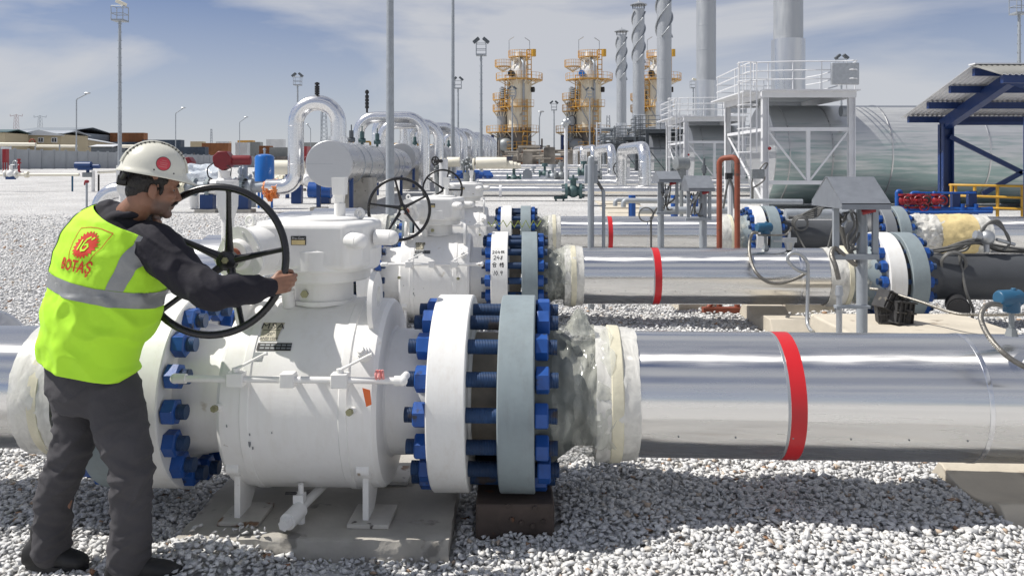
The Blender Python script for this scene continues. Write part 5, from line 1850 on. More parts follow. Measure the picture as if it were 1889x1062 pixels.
# valve train feeding the first vessel
vt = 'valve trains feeding the vessels'
def valve_train(label, Y0, dx, first=True):
    t = thing('valve_train', label, 'valve', (-11.5 + dx, Y0, gzf(-11.5, Y0)), 0, vt)
    b = V((dx, Y0, .98))
    MB().cyl(b + V((-10.2, 0, 0)), b + V((-9.3, 0, 0)), .21, n=28).build('pipe', m_galvd, t)
    q = MB(); q.cyl(b + V((-10.35, 0, 0)), b + V((-10.2, 0, 0)), .36, n=32); q.build('flange', m_gflange, t)
    q = MB(); q.cyl(b + V((-10.0, 0, 0)), b + V((-9.88, 0, 0)), .33, n=32); q.build('flange', m_galvd, t)
    q = MB(); q.cyl(b + V((-10.46, 0, 0)), b + V((-10.38, 0, 0)), .36, n=32); q.build('flange', m_white, t)
    q = MB(); q.sph(b + V((-10.95, 0, 0)), (.42, .40, .42), 24, 14); q.cyl(b + V((-11.5, 0, 0)), b + V((-10.4, 0, 0)), .3, n=28); q.cyl(b + V((-10.95, 0, 0)), b + V((-10.95, 0, .62)), .24, n=20)
    q.build('valve_body', m_white, t)
    q = MB(); q.cyl(b + V((-11.62, 0, 0)), b + V((-11.5, 0, 0)), .36, n=32); q.cyl(b + V((-12.15, 0, 0)), b + V((-12.05, 0, 0)), .34, n=32); q.build('flange', m_gflange, t)
    q = MB()
    for xx in (-10.40, -10.16, -11.62, -11.5):
        for a in range(12):
            q.cyl(b + V((xx - .05, .3 * math.cos(a * .5236), .3 * math.sin(a * .5236))), b + V((xx + .05, .3 * math.cos(a * .5236), .3 * math.sin(a * .5236))), .025, n=6)
    q.build('bolts', m_blackm, t)
    MB().cyl(b + V((-13.9, 0, 0)), b + V((-11.6, 0, 0)), .22, n=28).build('pipe', m_galvd, t)
    q = MB(); lumpy(q, 0, .5, .27, .27, 0, .05, seed=61); q.v = [(b.x - 12.9 + x, b.y + y, b.z + z) for x, y, z in q.v]; q.build('plastic_sleeve', m_tape, t, ang=60)
    # red quarter-turn actuator
    c = b + V((-10.95, -.05, 1.02))
    q = MB()
    q.prism([(-.36, -.02), (-.30, -.22), (0, -.40), (.30, -.22), (.36, .06), (.16, .34), (-.16, .34), (-.36, .14)], c + V((0, -.26, 0)), (1, 0, 0), (0, 0, 1), (0, .5, 0))
    q.build('actuator', m_maroon, t, bev=.03)
    q = MB(); q.lathe([(.30, .19), (.95, .19), (.99, .15)], c + V((0, 0, -.0)), (1, .15, 0), n=24); q.build('actuator_cylinder', m_maroon, t)
    q = MB(); q.tube(smooth_path([c + V((-.3, -.3, -.1)), c + V((-.52, -.3, -.3)), c + V((-.5, -.3, -.6)), c + V((-.35, -.3, -.72))], 6), .025, 6); q.tube(smooth_path([c + V((.2, -.3, -.2)), c + V((.36, -.3, -.3)), c + V((.34, -.3, -.6))], 6), .02, 6); q.build('hoses', m_blackm, t)
    for xx in (-11.62, -10.28):
        q = MB(); g_ = gzf(xx + dx, Y0)
        q.bb(b + V((xx - .22, -.2, g_ + .12 - b.z)), b + V((xx + .28, .2, -.28))); q.build('support_pedestal', m_bluesteel, t, bev=.01)
        q = MB(); q.bb((b.x + xx - .36, Y0 - .34, g_ - .1), (b.x + xx + .42, Y0 + .34, g_ + .12)); q.build('footing', m_conc, t)
    if first:
        q = MB(); lumpy(q, 0, .55, .26, .30, 0, .09, seed=71); q.v = [(b.x - 9.45 + x, b.y + y, b.z + z - .08) for x, y, z in q.v]; q.build('orange_wrap', m_filmo, t, ang=60)
        q = MB(); lumpy(q, 0, .34, .16, .06, 0, .08, seed=77); q.v = [(b.x - 9.15 + z * .7, b.y - .25 + y, b.z - .2 - x) for x, y, z in q.v]; q.build('orange_wrap', m_filmo, t, ang=60)
    return t


valve_train('white valve with red quarter-turn actuator and orange wrapped pipe end, left of the silver loop', 31.0, 0)
valve_train('farther white valve with red actuator, half hidden behind the nearer train', 47.0, .43 - 1.2, False)
t = thing('wrapped_actuator', 'valve actuator bundled in bluish clear plastic behind the helmet', 'actuator', (-13.2, 33, gzf(-13, 33)))
q = MB(); lumpy(q, 0, 1.9, .42, .55, 0, .16, seed=81, n=44, m=24); q.v = [(-13.7 + x, 33 + y, 1.45 + z * .85 - x * .14) for x, y, z in q.v]; q.build('plastic_bundle', m_filmb, t, ang=60)
MB().cyl((-12.9, 33, gzf(-12.9, 33)), (-12.9, 33, 1.2), .18, n=14).build('stem', m_white, t)
q = MB(); q.prism([(-.3, -.25), (0, -.4), (.2, -.2), (.25, .1), (.1, .3), (-.3, .25)], (WX(350, 34), 33.6, WZ(303, 34)), (1, 0, 0), (0, 0, 1), (0, .5, 0)); q.build('red_cover', m_maroon, t, bev=.03)
# blue upright tank
t = thing('air_receiver', 'bright blue upright tank with a domed top beside the silver loop', 'tank', gpt(488, 33))
b = gpt(488, 33); x, y = b.x, b.y
z0, z1 = WZ(346, 33), WZ(284, 33)
q = MB().lathe([(z0 - z0, .30), (.03, .385), (z1 - z0 - .14, .385), (z1 - z0 - .06, .33), (z1 - z0 - .015, .18), (z1 - z0, .02)], (x, y, z0), (0, 0, 1), n=40)
q.build('shell', m_bluebright, t)
q = MB(); q.cyl((x, y, z1), (x, y, z1 + .25), .04, n=8); q.cyl((x - .06, y, z1 + .18), (x + .06, y, z1 + .18), .03, n=6); q.build('fittings', m_galv, t)
q = MB()
for a in (.6, 2.7, 4.7):
    q.cyl((x + .3 * math.cos(a), y + .3 * math.sin(a), b.z), (x + .3 * math.cos(a), y + .3 * math.sin(a), z0 + .1), .05, n=8)
q.build('leg', m_bluebright, t)
# cluttered small valves near the tank
t = thing('pipe_cluster', 'cluster of small grey and dark valves left of the blue tank', 'valves', gpt(455, 34))
q = MB()
for k in range(16):
    p = W(RD.uniform(432, 475), RD.uniform(306, 345), RD.uniform(33.5, 35))
    q.cyl((p.x, p.y, p.z - .25), p, RD.uniform(.03, .09), n=8); q.sph(p, RD.uniform(.06, .14), 8, 6)
q.cyl(gpt(452, 34), W(452, 300, 34), .12, n=10); q.cyl(gpt(440, 34), W(440, 330, 34), .1, n=10); q.cyl(gpt(468, 34), W(468, 330, 34), .1, n=10)
tag(q.build('valves', m_galvd, t), kind='stuff')
t = thing('pipe', 'cream horizontal pipe behind the blue tank and the silver loop', 'pipe', W(520, 309, 40))
q = MB(); q.cyl(W(495, 309, 40), W(560, 309, 40), .36, n=24); q.build('shell', m_cream, t)
q = MB(); a = W(530, 309, 40); q.cyl(gpt(530, 40), a, .1, n=8); q.build('support', m_bluesteel, t)
# blue pedestals under the vessel inlet
for px, lab in ((548, 'blue steel pedestal beneath the silver loop, left of the vessel end'), (600, 'dark blue pump housing beneath the vessel end')):
    t = thing('pedestal', lab, 'pedestal', gpt(px, 36))
    b = gpt(px, 36)
    MB().bb(b + V((-.22, -.2, 0)), V((b.x + .22, b.y + .2, WZ(345, 36)))).build('pedestal', m_bluesteel, t, bev=.02)
    if px == 600:
        MB().cyl(W(570, 350, 36), W(612, 352, 36), .35, n=20).build('housing', m_bluepipe, t)
# white round capped posts in front
def white_post(label, px, y0, y1, Z, w0):
    b = gpt(px, Z)
    t = thing('vent_post', label, 'post', b, 0, 'square topped white posts')
    zt, zm = WZ(y0, Z), WZ(y0 + (y1 - y0) * .55, Z)
    ww = w0 / F * Z
    q = MB(); q.cyl(b, (b.x, b.y, zm - .1), ww * .36, n=24); q.cyl((b.x, b.y, zm - .1), (b.x, b.y, zm), ww * .36 * 1.2, ww * .66, n=4, ph=PI / 4); q.cyl((b.x, b.y, zm), (b.x, b.y, zt), ww * .66, ww * .72, n=4, ph=PI / 4)
    q.build('post', m_white, t, ang=25)


white_post('wide white square-topped post behind the near handwheel', 420, 333, 420, 6.6, 31)
white_post('slim white square-topped post behind the helmet at the foot of the light mast', 226, 305, 385, 16, 16)

# cream actuators in the middle distance
def actuator(label, pts, Z):
    t = thing('valve_actuator', label, 'valve actuator', gpt(pts[0][0], Z), 0, 'cream horizontal valve actuators')
    for (xa, xb, ya, yb) in pts:
        r = (yb - ya) / 2 / F * Z
        MB().lathe([(0, r - .02), (.03, r), ((xb - xa) / F * Z, r), ((xb - xa) / F * Z + .03, r - .04)], W(xa, (ya + yb) / 2, Z), (1, 0, 0), n=32).build('cylinder', m_cream, t)
    q = MB()
    a = W(pts[0][0] - 12, 303, Z); q.cyl(gpt(pts[0][0] - 12, Z), (a.x, a.y, WZ(318, Z)), .3, n=14)
    for k in range(12):
        p = W(pts[0][0] - RD.uniform(3, 24), RD.uniform(290, 316), Z + RD.uniform(-.3, .3)); q.sph(p, RD.uniform(.07, .16), 8, 6); q.cyl(p, p + V((0, 0, -.5)), .04, n=6)
    q.build('valve', m_steelgrey, t)
    q = MB(); q.lathe([(0, .30), (.05, .33), (.1, .30)], W(pts[0][0] - 6, 303, Z), (1, 0, 0), n=24); q.build('flange', m_cream, t)


actuator('long stepped cream actuator cylinder left of the first tower', [(878, 934, 290, 312), (934, 946, 297, 312), (946, 953, 299, 311), (953, 960, 301, 311)], 42)
actuator('shorter cream actuator behind the third handwheel', [(825, 848, 290, 308)], 44)

# blue row of small pipe supports along the rear lines
t = thing('pipe_supports', 'low row of blue valves and supports under the cream actuators', 'valves', gpt(860, 45))
q = MB()
for k in range(34):
    Z = RD.uniform(43, 62); px = RD.uniform(838, 905)
    p = W(px, RD.uniform(318, 326), Z); q.cyl((p.x, p.y, gzf(p.x, p.y)), p, RD.uniform(.08, .18), n=8); q.cyl(p + V((-.25, 0, 0)), p + V((.25, 0, 0)), RD.uniform(.08, .16), n=8)
q.build('supports', m_blue, t)
tag([c for c in C.objects if c.parent == t][0], None, None, None, 'stuff')

# ---------------------------------------------------------------- far left pipeline with blue actuator
Zp = 46
t = thing('pipeline', 'thin pipeline on posts with a white valve and a blue actuator at far left', 'pipe', gpt(100, Zp))
q = MB(); q.cyl(W(-20, 322.5, Zp), W(146, 322.5, Zp), .085, n=14); q.cyl(W(182, 318, Zp + 1), W(225, 316, Zp + 6), .085, n=12); q.build('pipe', m_cream, t)
q = MB(); q.sph(W(21, 321, Zp), .26, 16, 10); q.cyl(W(9, 321, Zp), W(11, 321, Zp), .22, n=16); q.cyl(W(29, 322, Zp), W(31, 322, Zp), .22, n=16); q.cyl(W(21, 321, Zp), W(20, 305, Zp), .1, n=10)
q.build('valve', m_white, t)
MB().cyl(W(47, 322, Zp), W(52, 322, Zp), .18, n=16).build('flange', m_cream, t)
q = MB(); c = W(27, 304, Zp); q.torus(c, (.6, 1, 0), .24, .02, 24, 6); q.cyl(c + V((-.24, 0, 0)), c + V((.24, 0, 0)), .015, n=5); q.cyl(c + V((0, 0, -.24)), c + V((0, 0, .24)), .015, n=5); q.build('handwheel', m_galv, t)
MB().bb(W(14, 331, Zp), W(26, 326, Zp - .2)).build('bracket', m_bluesteel, t)
q = MB(); q.lathe([(0, .17), (.02, .2), (.9, .2), (.92, .17)], W(139, 305, Zp), (1, 0, 0), n=20); q.lathe([(0, .12), (.45, .12)], W(169, 307, Zp), (1, 0, 0), n=16); q.bb(W(146, 314, Zp), W(168, 309, Zp - .2)); q.cyl(W(162, 308, Zp), W(162, 318, Zp), .09, n=10)
q.build('actuator', m_bluesteel, t)
q = MB(); q.bb(W(151, 327, Zp - .2), W(174, 318, Zp + .2)); q.build('valve_body', m_steelgrey, t, bev=.04)
for px, m_, w_, py in ((133.5, m_bluegrey, .05, 322), (172, m_white, .09, 315), (182, m_blackm, .05, 322)):
    b = gpt(px, Zp); MB().cyl(b, (b.x, b.y, WZ(py, Zp)), w_, n=10).build('support_post', m_, t)
t = pole('hydrant_post', 'thin grey post with a red cap on the gravel at left', 'post', gpt(160, 27), W(160, 336, 27), .035, m_galvd)
q = MB(); b = W(160, 336, 27); q.lathe([(-.03, .05), (0, .075), (.05, .07), (.07, .03)], b, (0, 0, 1), n=14); q.cyl(b + V((-.07, 0, .0)), b + V((-.07, 0, -.1)), .025, n=8); q.build('cap', m_red, t)
t = thing('elbow_pipe', 'silver pipe elbow rising from the gravel behind the man', 'pipe elbow', gpt(200, 17))
pts = fillet([(WX(186, 17), 17, -.2), (WX(186, 17), 17, WZ(352, 17) - .0), (WX(300, 17), 17, WZ(352, 17))], .42, 9)
q = MB(); q.tube(pts, .19, 48); q.build('elbow', m_alu, t, ang=9)
t = thing('elbow_pipe', 'silver pipe dome low at the left picture edge behind the near pipe', 'pipe elbow', gpt(0, 6.4))
pts = fillet([(WX(-60, 6.4), 6.4, WZ(615, 6.4)), (WX(8, 6.4), 6.4, WZ(615, 6.4)), (WX(8, 6.4), 6.4, -.4)], .2, 7)
q = MB(); q.tube(pts, .19, 48); q.build('elbow', m_alud, t, ang=9)
# red cabinet and hydrant by the wall
t = thing('hose_cabinet', 'red fire hose cabinet on legs in front of the grey wall', 'cabinet', gpt(16, 84))
q = MB(); a, b = W(4, 300, 84), W(17, 275, 84.6); q.bb(a, b); q.build('cabinet', m_red, t, bev=.02)
q = MB(); q.bb(W(1, 275, 83.7), W(21, 271, 85)); q.build('roof', m_wsteel, t)
for px in (6, 10, 15):
    b = gpt(px, 84.3); MB().cyl(b, (b.x, b.y, WZ(299, 84.3)), .06, n=8).build('leg', m_red, t)
t = thing('fire_hydrant', 'slim red fire hydrant in front of the grey wall', 'fire hydrant', gpt(35, 82))
q = MB(); b = gpt(35, 82); zt = WZ(293, 82)
q.cyl(b, (b.x, b.y, zt), .11, n=12); q.cyl((b.x, b.y, zt - .15), (b.x, b.y, zt), .16, n=12); q.cyl((b.x - .2, b.y, zt - .4), (b.x + .2, b.y, zt - .4), .09, n=10); q.cyl(b, b + V((0, 0, .12)), .2, n=12)
q.build('body', m_red, t)
# ---------------------------------------------------------------- light masts
def cage_mast(label, px, y_base_of_cage, Z, facing=0, group='floodlight masts with square cages', thick=.13, lamps=2):
    b = gpt(px, Z)
    zc = WZ(y_base_of_cage, Z)
    t = thing('light_mast', label, 'light mast', b, 0, group)
    MB().cyl(b, (b.x, b.y, zc), thick * 1.15, thick * .7, n=12).build('pole', m_galvd, t)
    q = MB()
    s, h = .42, 1.05
    q.bb((b.x - s, b.y - s, zc), (b.x + s, b.y + s, zc + .12))
    for dx in (-s, s):
        for dy in (-s, s):
            q.cyl((b.x + dx, b.y + dy, zc), (b.x + dx, b.y + dy, zc + h), .03, n=5)
    for zz in (h * .5, h):
        for a, c in (((-s, -s), (s, -s)), ((s, -s), (s, s)), ((s, s), (-s, s)), ((-s, s), (-s, -s))):
            q.cyl((b.x + a[0], b.y + a[1], zc + zz), (b.x + c[0], b.y + c[1], zc + zz), .028, n=5)
    q.build('cage', m_galvd, t)
    for k in range(lamps):
        sx = (-1, 1)[k] if lamps == 2 else .35
        rot = Matrix.Rotation(sx * .7 + facing, 3, 'Y')
        c = V((b.x + sx * .42, b.y - .1, zc + h + .25))
        q = MB(); q.box(c, (.62, .5, .26), rot); q.cyl(V((b.x + sx * .36, b.y, zc + h)), c, .04, n=6)
        q.build('floodlight', m_dsteel if lamps == 2 else m_cream, t, bev=.03)
    # step bolts
    q = MB()
    for k in range(int((zc - b.z) / .6)):
        q.bb((b.x - thick * 1.25, b.y - .02, b.z + .5 + k * .6), (b.x + thick * 1.25, b.y + .02, b.z + .53 + k * .6))
    q.build('steps', m_galvd, t)
    return t


cage_mast('tall floodlight mast with a cage, directly above the helmet', 221, 40, 58, .2, lamps=1)
cage_mast('floodlight mast with two lamps left of the first tower', 887.5, 103, 70)
cage_mast('small floodlight mast behind the nearest silver loop', 549, 158, 100)
cage_mast('small floodlight mast behind the tall thin pole in the middle', 845, 164, 105)
cage_mast('floodlight mast behind the silencer, right of the nearest stack', 1552, 128, 85, lamps=2)
cage_mast('floodlight mast above the canopy roof at the right edge', 1880, 27, 55)
cage_mast('tiny floodlight mast between the stacks', 1279, 163, 120, lamps=1)
cage_mast('distant floodlight mast in front of the first tower', 945, 178, 125)
cage_mast('distant floodlight mast in front of the second tower', 1088, 180, 125)
cage_mast('distant floodlight mast between the first and second towers', 1022, 204, 130)
gp = 'bare tall lightning poles'
pole('lightning_pole', 'thick bare grey pole rising out of the picture behind the second handwheel', 'pole', gpt(719.5, 21), W(719.5, -60, 21), .115, m_galvd, gp, 16, .09)
pole('lightning_pole', 'thinner bare grey pole rising out of the picture left of the stacks', 'pole', gpt(835, 45), W(835.5, -60, 45), .12, m_galvd, gp, 12, .08)


def street_lamp(label, px, y0, Z, arm=20, sgn=1):
    b = gpt(px, Z)
    t = thing('street_lamp', label, 'street lamp', b, 0, 'street lamps beyond the wall')
    top = W(px, y0, Z)
    q = MB(); q.tube(fillet([b, top + V((0, 0, -.4)), W(px + arm * sgn, y0 - 5, Z)], .4, 4), .09, 8); q.build('pole', m_galvd, t)
    q = MB(); e = W(px + arm * sgn, y0 - 6, Z); q.sph(e, (.5, .25, .14), 10, 6); q.build('lamp', m_galv, t)


street_lamp('street lamp beyond the wall at far left', 141, 178, 115)
street_lamp('street lamp beyond the wall right of the helmet', 324, 205, 150, 14)
street_lamp('small street lamp beyond the wall near the blue tank', 442, 222, 175, 12)
street_lamp('tiny street lamp seen through the silver loop', 573, 235, 230, -6)
street_lamp('tiny street lamp beside the lattice mast inside the loop', 592, 205, 190, 5)
street_lamp('slim lamp post between the first and second towers', 995, 212, 120, 3)

def lattice(label, px, y0, Z, w_, mat=m_galvd, arms=()):
    b = gpt(px, Z); top = W(px, y0, Z)
    t = thing('lattice_mast', label, 'lattice mast', b)
    q = MB(); n = 14; hh = top.z - b.z
    cs = [(-1, -1), (1, -1), (1, 1), (-1, 1)]
    for cx_, cy_ in cs:
        q.cyl(b + V((cx_ * w_, cy_ * w_, 0)), top + V((cx_ * w_ * .4, cy_ * w_ * .4, 0)), .07, n=4)
    for k in range(n):
        f, f2 = k / n, (k + 1) / n
        for i in range(4):
            a, c = cs[i], cs[(i + 1) % 4]
            wa, wb = w_ * (1 - .6 * f), w_ * (1 - .6 * f2)
            q.cyl(b + V((a[0] * wa, a[1] * wa, hh * f)), b + V((c[0] * wb, c[1] * wb, hh * f2)), .05, n=4)
    q.build('frame', mat, t)
    for f, l in arms:
        q = MB(); p = b.lerp(top, f); q.tube([p + V((-l, 0, -.2)), p + V((0, 0, .5)), p + V((l, 0, -.2))], .16, 4)
        for s in (-1, 0, 1):
            q.cyl(p + V((s * l, 0, -.2)), p + V((s * l, 0, .9)), .12, n=5)
        q.build('cross_arm', mat, t)
    return t


lattice('thin lattice mast seen through the nearest silver loop', 598, 204, 180, .9)
m_pylon = pm('red_white_pylon', (.42, .33, .33), .6, var=.2)
lattice('red and white lattice pylon with one cross arm at far left', 30, 214, 400, 1.6, m_pylon, ((1.0, 3.0),))
lattice('grey power pylon with two cross arms above the shed roof', 74, 216, 400, 1.5, m_galvd, ((1.0, 3.0), (.72, 4.5)))
lattice('distant slim mast on the horizon above the containers', 390, 238, 350, .6)
lattice('distant slim lattice mast left of the capped stacks', 1122, 213, 170, .7)

# ---------------------------------------------------------------- precast boundary wall
t = thing('boundary_wall', 'long grey precast concrete boundary wall running back on the left', 'wall', (-59, 94, gzf(-59, 94)))
Dw = V((.027, 1, 0)).normalized()
x0 = -59.5
pan = MB().box((0, 0, 0), (.12, 2.42, 2.36)); post = MB().box((0, 0, 0), (.24, .22, 2.52))
pme = pan.build('panel', m_wall, t, world=False); qme = post.build('post', m_wall, t, world=False)
first = True
for k in range(-9, 66):
    p = V((x0, 96, 0)) + Dw * (2.65 * k)
    z = gzf(p.x, p.y)
    a = pme if first else pme.copy(); b = qme if first else qme.copy()
    if not first:
        C.objects.link(a); C.objects.link(b)
    first = False
    a.location = V((p.x, p.y, z + 1.2)) - t.location; b.location = V((p.x, p.y + 1.32, z + 1.26)) - t.location
# far cross wall behind the towers
t = thing('boundary_wall', 'grey boundary wall across the rear of the yard behind the towers', 'wall', (5, 175, gzf(5, 175)))
first = True
pan = MB().box((0, 0, 0), (5.85, .12, 2.9)); post = MB().box((0, 0, 0), (.2, .24, 3.05))
pme = pan.build('panel', m_wall, t, world=False); qme = post.build('post', m_wall, t, world=False)
for k in range(-5, 12):
    x = 6.1 * k
    a = pme if first else pme.copy(); b = qme if first else qme.copy()
    if not first:
        C.objects.link(a); C.objects.link(b)
    first = False
    a.location = (x - 5, 0, .9); b.location = (x - 5 + 3.05, 0, .95)

# ---------------------------------------------------------------- buildings beyond the wall
m_bcream = pm('building_render', (.47, .40, .27), .8, var=.06, vs=.3)
m_broof = pm('pale_roof_sheet', (.60, .62, .64), .5, var=.06, vs=.3)
m_groof = pm('grey_roof_sheet', (.36, .39, .43), .55, var=.06, vs=.3)
m_gshed = pm('grey_shed_sheet', (.22, .25, .28), .6, var=.08, vs=.3)
m_glass = pm('window_glass', (.05, .06, .07), .12, var=.2, vs=1)
m_cont1 = pm('rust_red_container', (.30, .12, .045), .7, var=.25, vs=.6)
m_cont2 = pm('navy_container', (.06, .085, .12), .6, var=.2, vs=.6)
m_cont3 = pm('white_container', (.62, .63, .63), .6, var=.1, vs=.6)
m_cont4 = pm('grey_container', (.28, .29, .28), .6, var=.12, vs=.6)


def far_box(name, label, cat, px0, px1, y0, y1, Z, mat, depth=8, group=None, roof=None, wins=(), ribs=0):
    a, b = W(px0, y1, Z), W(px1, y0, Z)
    a.z = min(a.z, gzf(a.x, Z) )
    t = thing(name, label, cat, ((a.x + b.x) / 2, Z, a.z), 0, group)
    q = MB(); q.bb((a.x, Z, a.z), (b.x, Z + depth, b.z))
    for k in range(ribs):
        x = a.x + (b.x - a.x) * (k + .5) / ribs
        q.bb((x - .06, Z - .06, a.z + .1), (x + .06, Z + .02, b.z - .1))
    q.build('walls', mat, t)
    if roof:
        rm, rh, ov = roof
        q = MB(); q.prism([(a.x - ov, b.z), (b.x + ov, b.z), (b.x + ov, b.z + .15), (a.x - ov, b.z + .15)], (0, Z - ov, 0), (1, 0, 0), (0, 0, 1), (0, .1, 0))
        q.prism([(-ov, 0), (depth / 2, rh), (depth + ov, 0), (depth + ov, .15), (depth / 2, rh + .15), (-ov, .15)], (a.x - ov, Z, b.z), (0, 1, 0), (0, 0, 1), (b.x - a.x + 2 * ov, 0, 0))
        q.build('roof', rm, t, ang=20)
    for (wx, wy, ww, wh) in wins:
        c = W(wx, wy, Z)
        f = MB().box((c.x, Z - .03, c.z), (ww / F * Z + .3, .12, wh / F * Z + .3)).build('window', m_wsteel, t)
        MB().box((c.x, Z - .10, c.z), (ww / F * Z, .06, wh / F * Z)).build('pane', m_glass, f)
    return t


far_box('shed', 'grey sheet-metal shed with a low gable behind the cream building', 'shed', 15, 121, 243, 300, 235, m_gshed, 30, None, (m_gshed, 1.8, .2))
t = far_box('office_building', 'long cream single-storey building with pale roof and dark windows', 'building', 8, 113, 248, 292, 175, m_bcream, 11, None, (m_groof, .9, .5),
        [(23, 258.5, 4, 7), (48, 258.5, 4, 7), (73, 258.5, 3, 7), (78, 258.5, 3, 7), (98, 258.5, 3, 7), (103, 258.5, 3, 7)])
# receding wing
q = MB()
pts = [W(113, 292, 175), W(235, 292, 262)]
xa, ya, xb, yb = WX(113, 175), 175, WX(236, 270), 270
zt = WZ(249, 175)
n_ = V((yb - ya, -(xb - xa), 0)).normalized()
q.add([(xa, ya, 1.4), (xb, yb, 1.4), (xb, yb, zt), (xa, ya, zt), (xa - 9, ya + 2, 1.4), (xb - 9, yb + 2, 1.4), (xb - 9, yb + 2, zt), (xa - 9, ya + 2, zt)], [(0, 1, 2, 3), (5, 4, 7, 6), (1, 5, 6, 2), (4, 0, 3, 7), (3, 2, 6, 7)])
t = thing('office_building', 'cream wing of the long building, its pale roof receding right', 'building', ((xa + xb) / 2, (ya + yb) / 2, 1.5))
q.build('walls', m_bcream, t)
q = MB(); q.add([(xa + .6, ya - .6, zt), (xb + .6, yb, zt), (xb - 4.5, yb, zt + 1.1), (xa - 4.5, ya - .6, zt + 1.1), (xa + .6, ya - .6, zt - .2), (xb + .6, yb, zt - .2), (xb - 9.5, yb, zt), (xa - 9.5, ya - .6, zt)],
                [(0, 1, 2, 3), (4, 5, 1, 0), (3, 2, 6, 7), (0, 3, 7, 4), (1, 5, 6, 2)])
q.build('roof', m_broof, t, ang=15)
for px in (156, 163, 175, 186, 197, 208, 217):
    f = (px - 113) / (236 - 113)
    # intersect the view ray with the wing wall
    dx = (px - CX) / F
    tt = (xa - dx * ya) / (dx * (yb - ya) - (xb - xa))
    x, y = xa + (xb - xa) * tt, ya + (yb - ya) * tt
    fr = MB().box((x + .05, y, 4.6), (.2, 1.7, 1.7)).build('window', m_wsteel, t)
    MB().box((x + .12, y, 4.6), (.16, 1.35, 1.35)).build('pane', m_glass, fr)
far_box('shed', 'cream hut with green eaves at the left picture edge', 'hut', -30, 9, 245, 292, 165, m_bcream, 8, None, (m_green, .7, .4))
far_box('shed', 'dark open lean-to with pale roof behind the wall', 'shed', 168, 205, 272, 285, 160, m_dsteel, 6, None, (m_broof, .5, .4))
t = thing('pipe_rack', 'pale overhead pipes running above the boundary wall at left', 'pipe rack', gpt(60, 130))
q = MB(); q.cyl(W(-20, 266, 130), W(66, 266.5, 130), .28, n=12); q.cyl(W(66, 269.5, 132), W(142, 270, 132), .22, n=10); q.cyl(W(226, 270, 150), W(250, 270, 150), .3, n=10)
q.build('pipe', m_cream, t)
q = MB(); q.tube(fillet([W(54, 268, 130), W(55, 257, 130), W(64, 257, 130), W(65, 268, 130)], .6, 5), .12, 8); q.build('loop', m_orange, t)
q = MB()
for px in (20, 65, 110, 140):
    q.cyl(gpt(px, 131), W(px, 267, 131), .12, n=6)
q.build('legs', m_galvd, t)

gc = 'shipping containers beyond the wall'
rows = [('rust red shipping containers stacked behind the helmet mast', 203, 265, 245, 262, 260, m_cont1), ('dark navy containers under the red ones', 205, 262, 262, 290, 255, m_cont2),
        ('long dark container row right of the red stack', 262, 333, 258, 290, 250, m_cont2), ('grey-black container row behind the helmet', 330, 378, 271, 290, 240, m_cont2),
        ('rust red container near the second street lamp', 372, 421, 264, 277, 250, m_cont1), ('tan low container left of the red one', 351, 374, 261, 268, 300, m_bcream),
        ('white tank container in the middle of the far yard', 398, 422, 261, 275, 300, m_cont3), ('white cabin right of the white tank container', 434, 456, 263, 276, 260, m_cont3),
        ('orange topped container behind the white cabin', 438, 466, 259, 264, 300, m_ochre), ('grey white cabin beside the street lamp foot', 456, 480, 262, 275, 265, m_cont4),
        ('pale grey silo box on the horizon left of the loop', 491, 523, 257, 270, 300, m_cont3), ('brown container above the blue tank', 478, 498, 269, 286, 220, m_cont1),
        ('large weathered grey container left of the loop', 497, 530, 272, 297, 190, m_cont4), ('dark red machine seen through the silver loop', 556, 566, 270, 292, 150, m_red),
        ('brown grey container far behind the vessel', 556, 600, 263, 275, 260, m_cont4)]
for lab, a, b, y0, y1, Z, m_ in rows:
    far_box('container', lab, 'container', a, b, y0, y1, Z, m_, 3, gc, ribs=8)
t = tag(MB().build('clutter', m_dsteel), 'low dark clutter of stored machinery between wall and containers', 'machinery', None, 'stuff')
bpy.data.objects.remove(t)
q = MB()
for k in range(150):
    px = RD.uniform(330, 540); Z = RD.uniform(185, 235); yb_ = 287 + RD.uniform(-4, 6)
    p = gpt(px, Z); hh = RD.uniform(.6, 2.6); w_ = RD.uniform(.4, 2.6)
    q.bb(p + V((-w_, -1, 0)), p + V((w_, 1, hh)))
    if k % 3 == 0: q.cyl(p, p + V((RD.uniform(-1, 1), 0, hh + RD.uniform(.3, 1.5))), .12, n=5)
tag(q.build('scrap_yard_clutter', pm('clutter_tones', (.17, .15, .14), .8, var=.85, vs=.25, spot=((.30, .29, .27), .6, .4))), 'low dark clutter of stored machinery between wall and containers', 'machinery', None, 'stuff')

# ---------------------------------------------------------------- process towers
m_tower = pm('tower_cladding', (.70, .66, .54), .55, var=.08, vs=.35, spot=((.36, .33, .27), .68, .5))


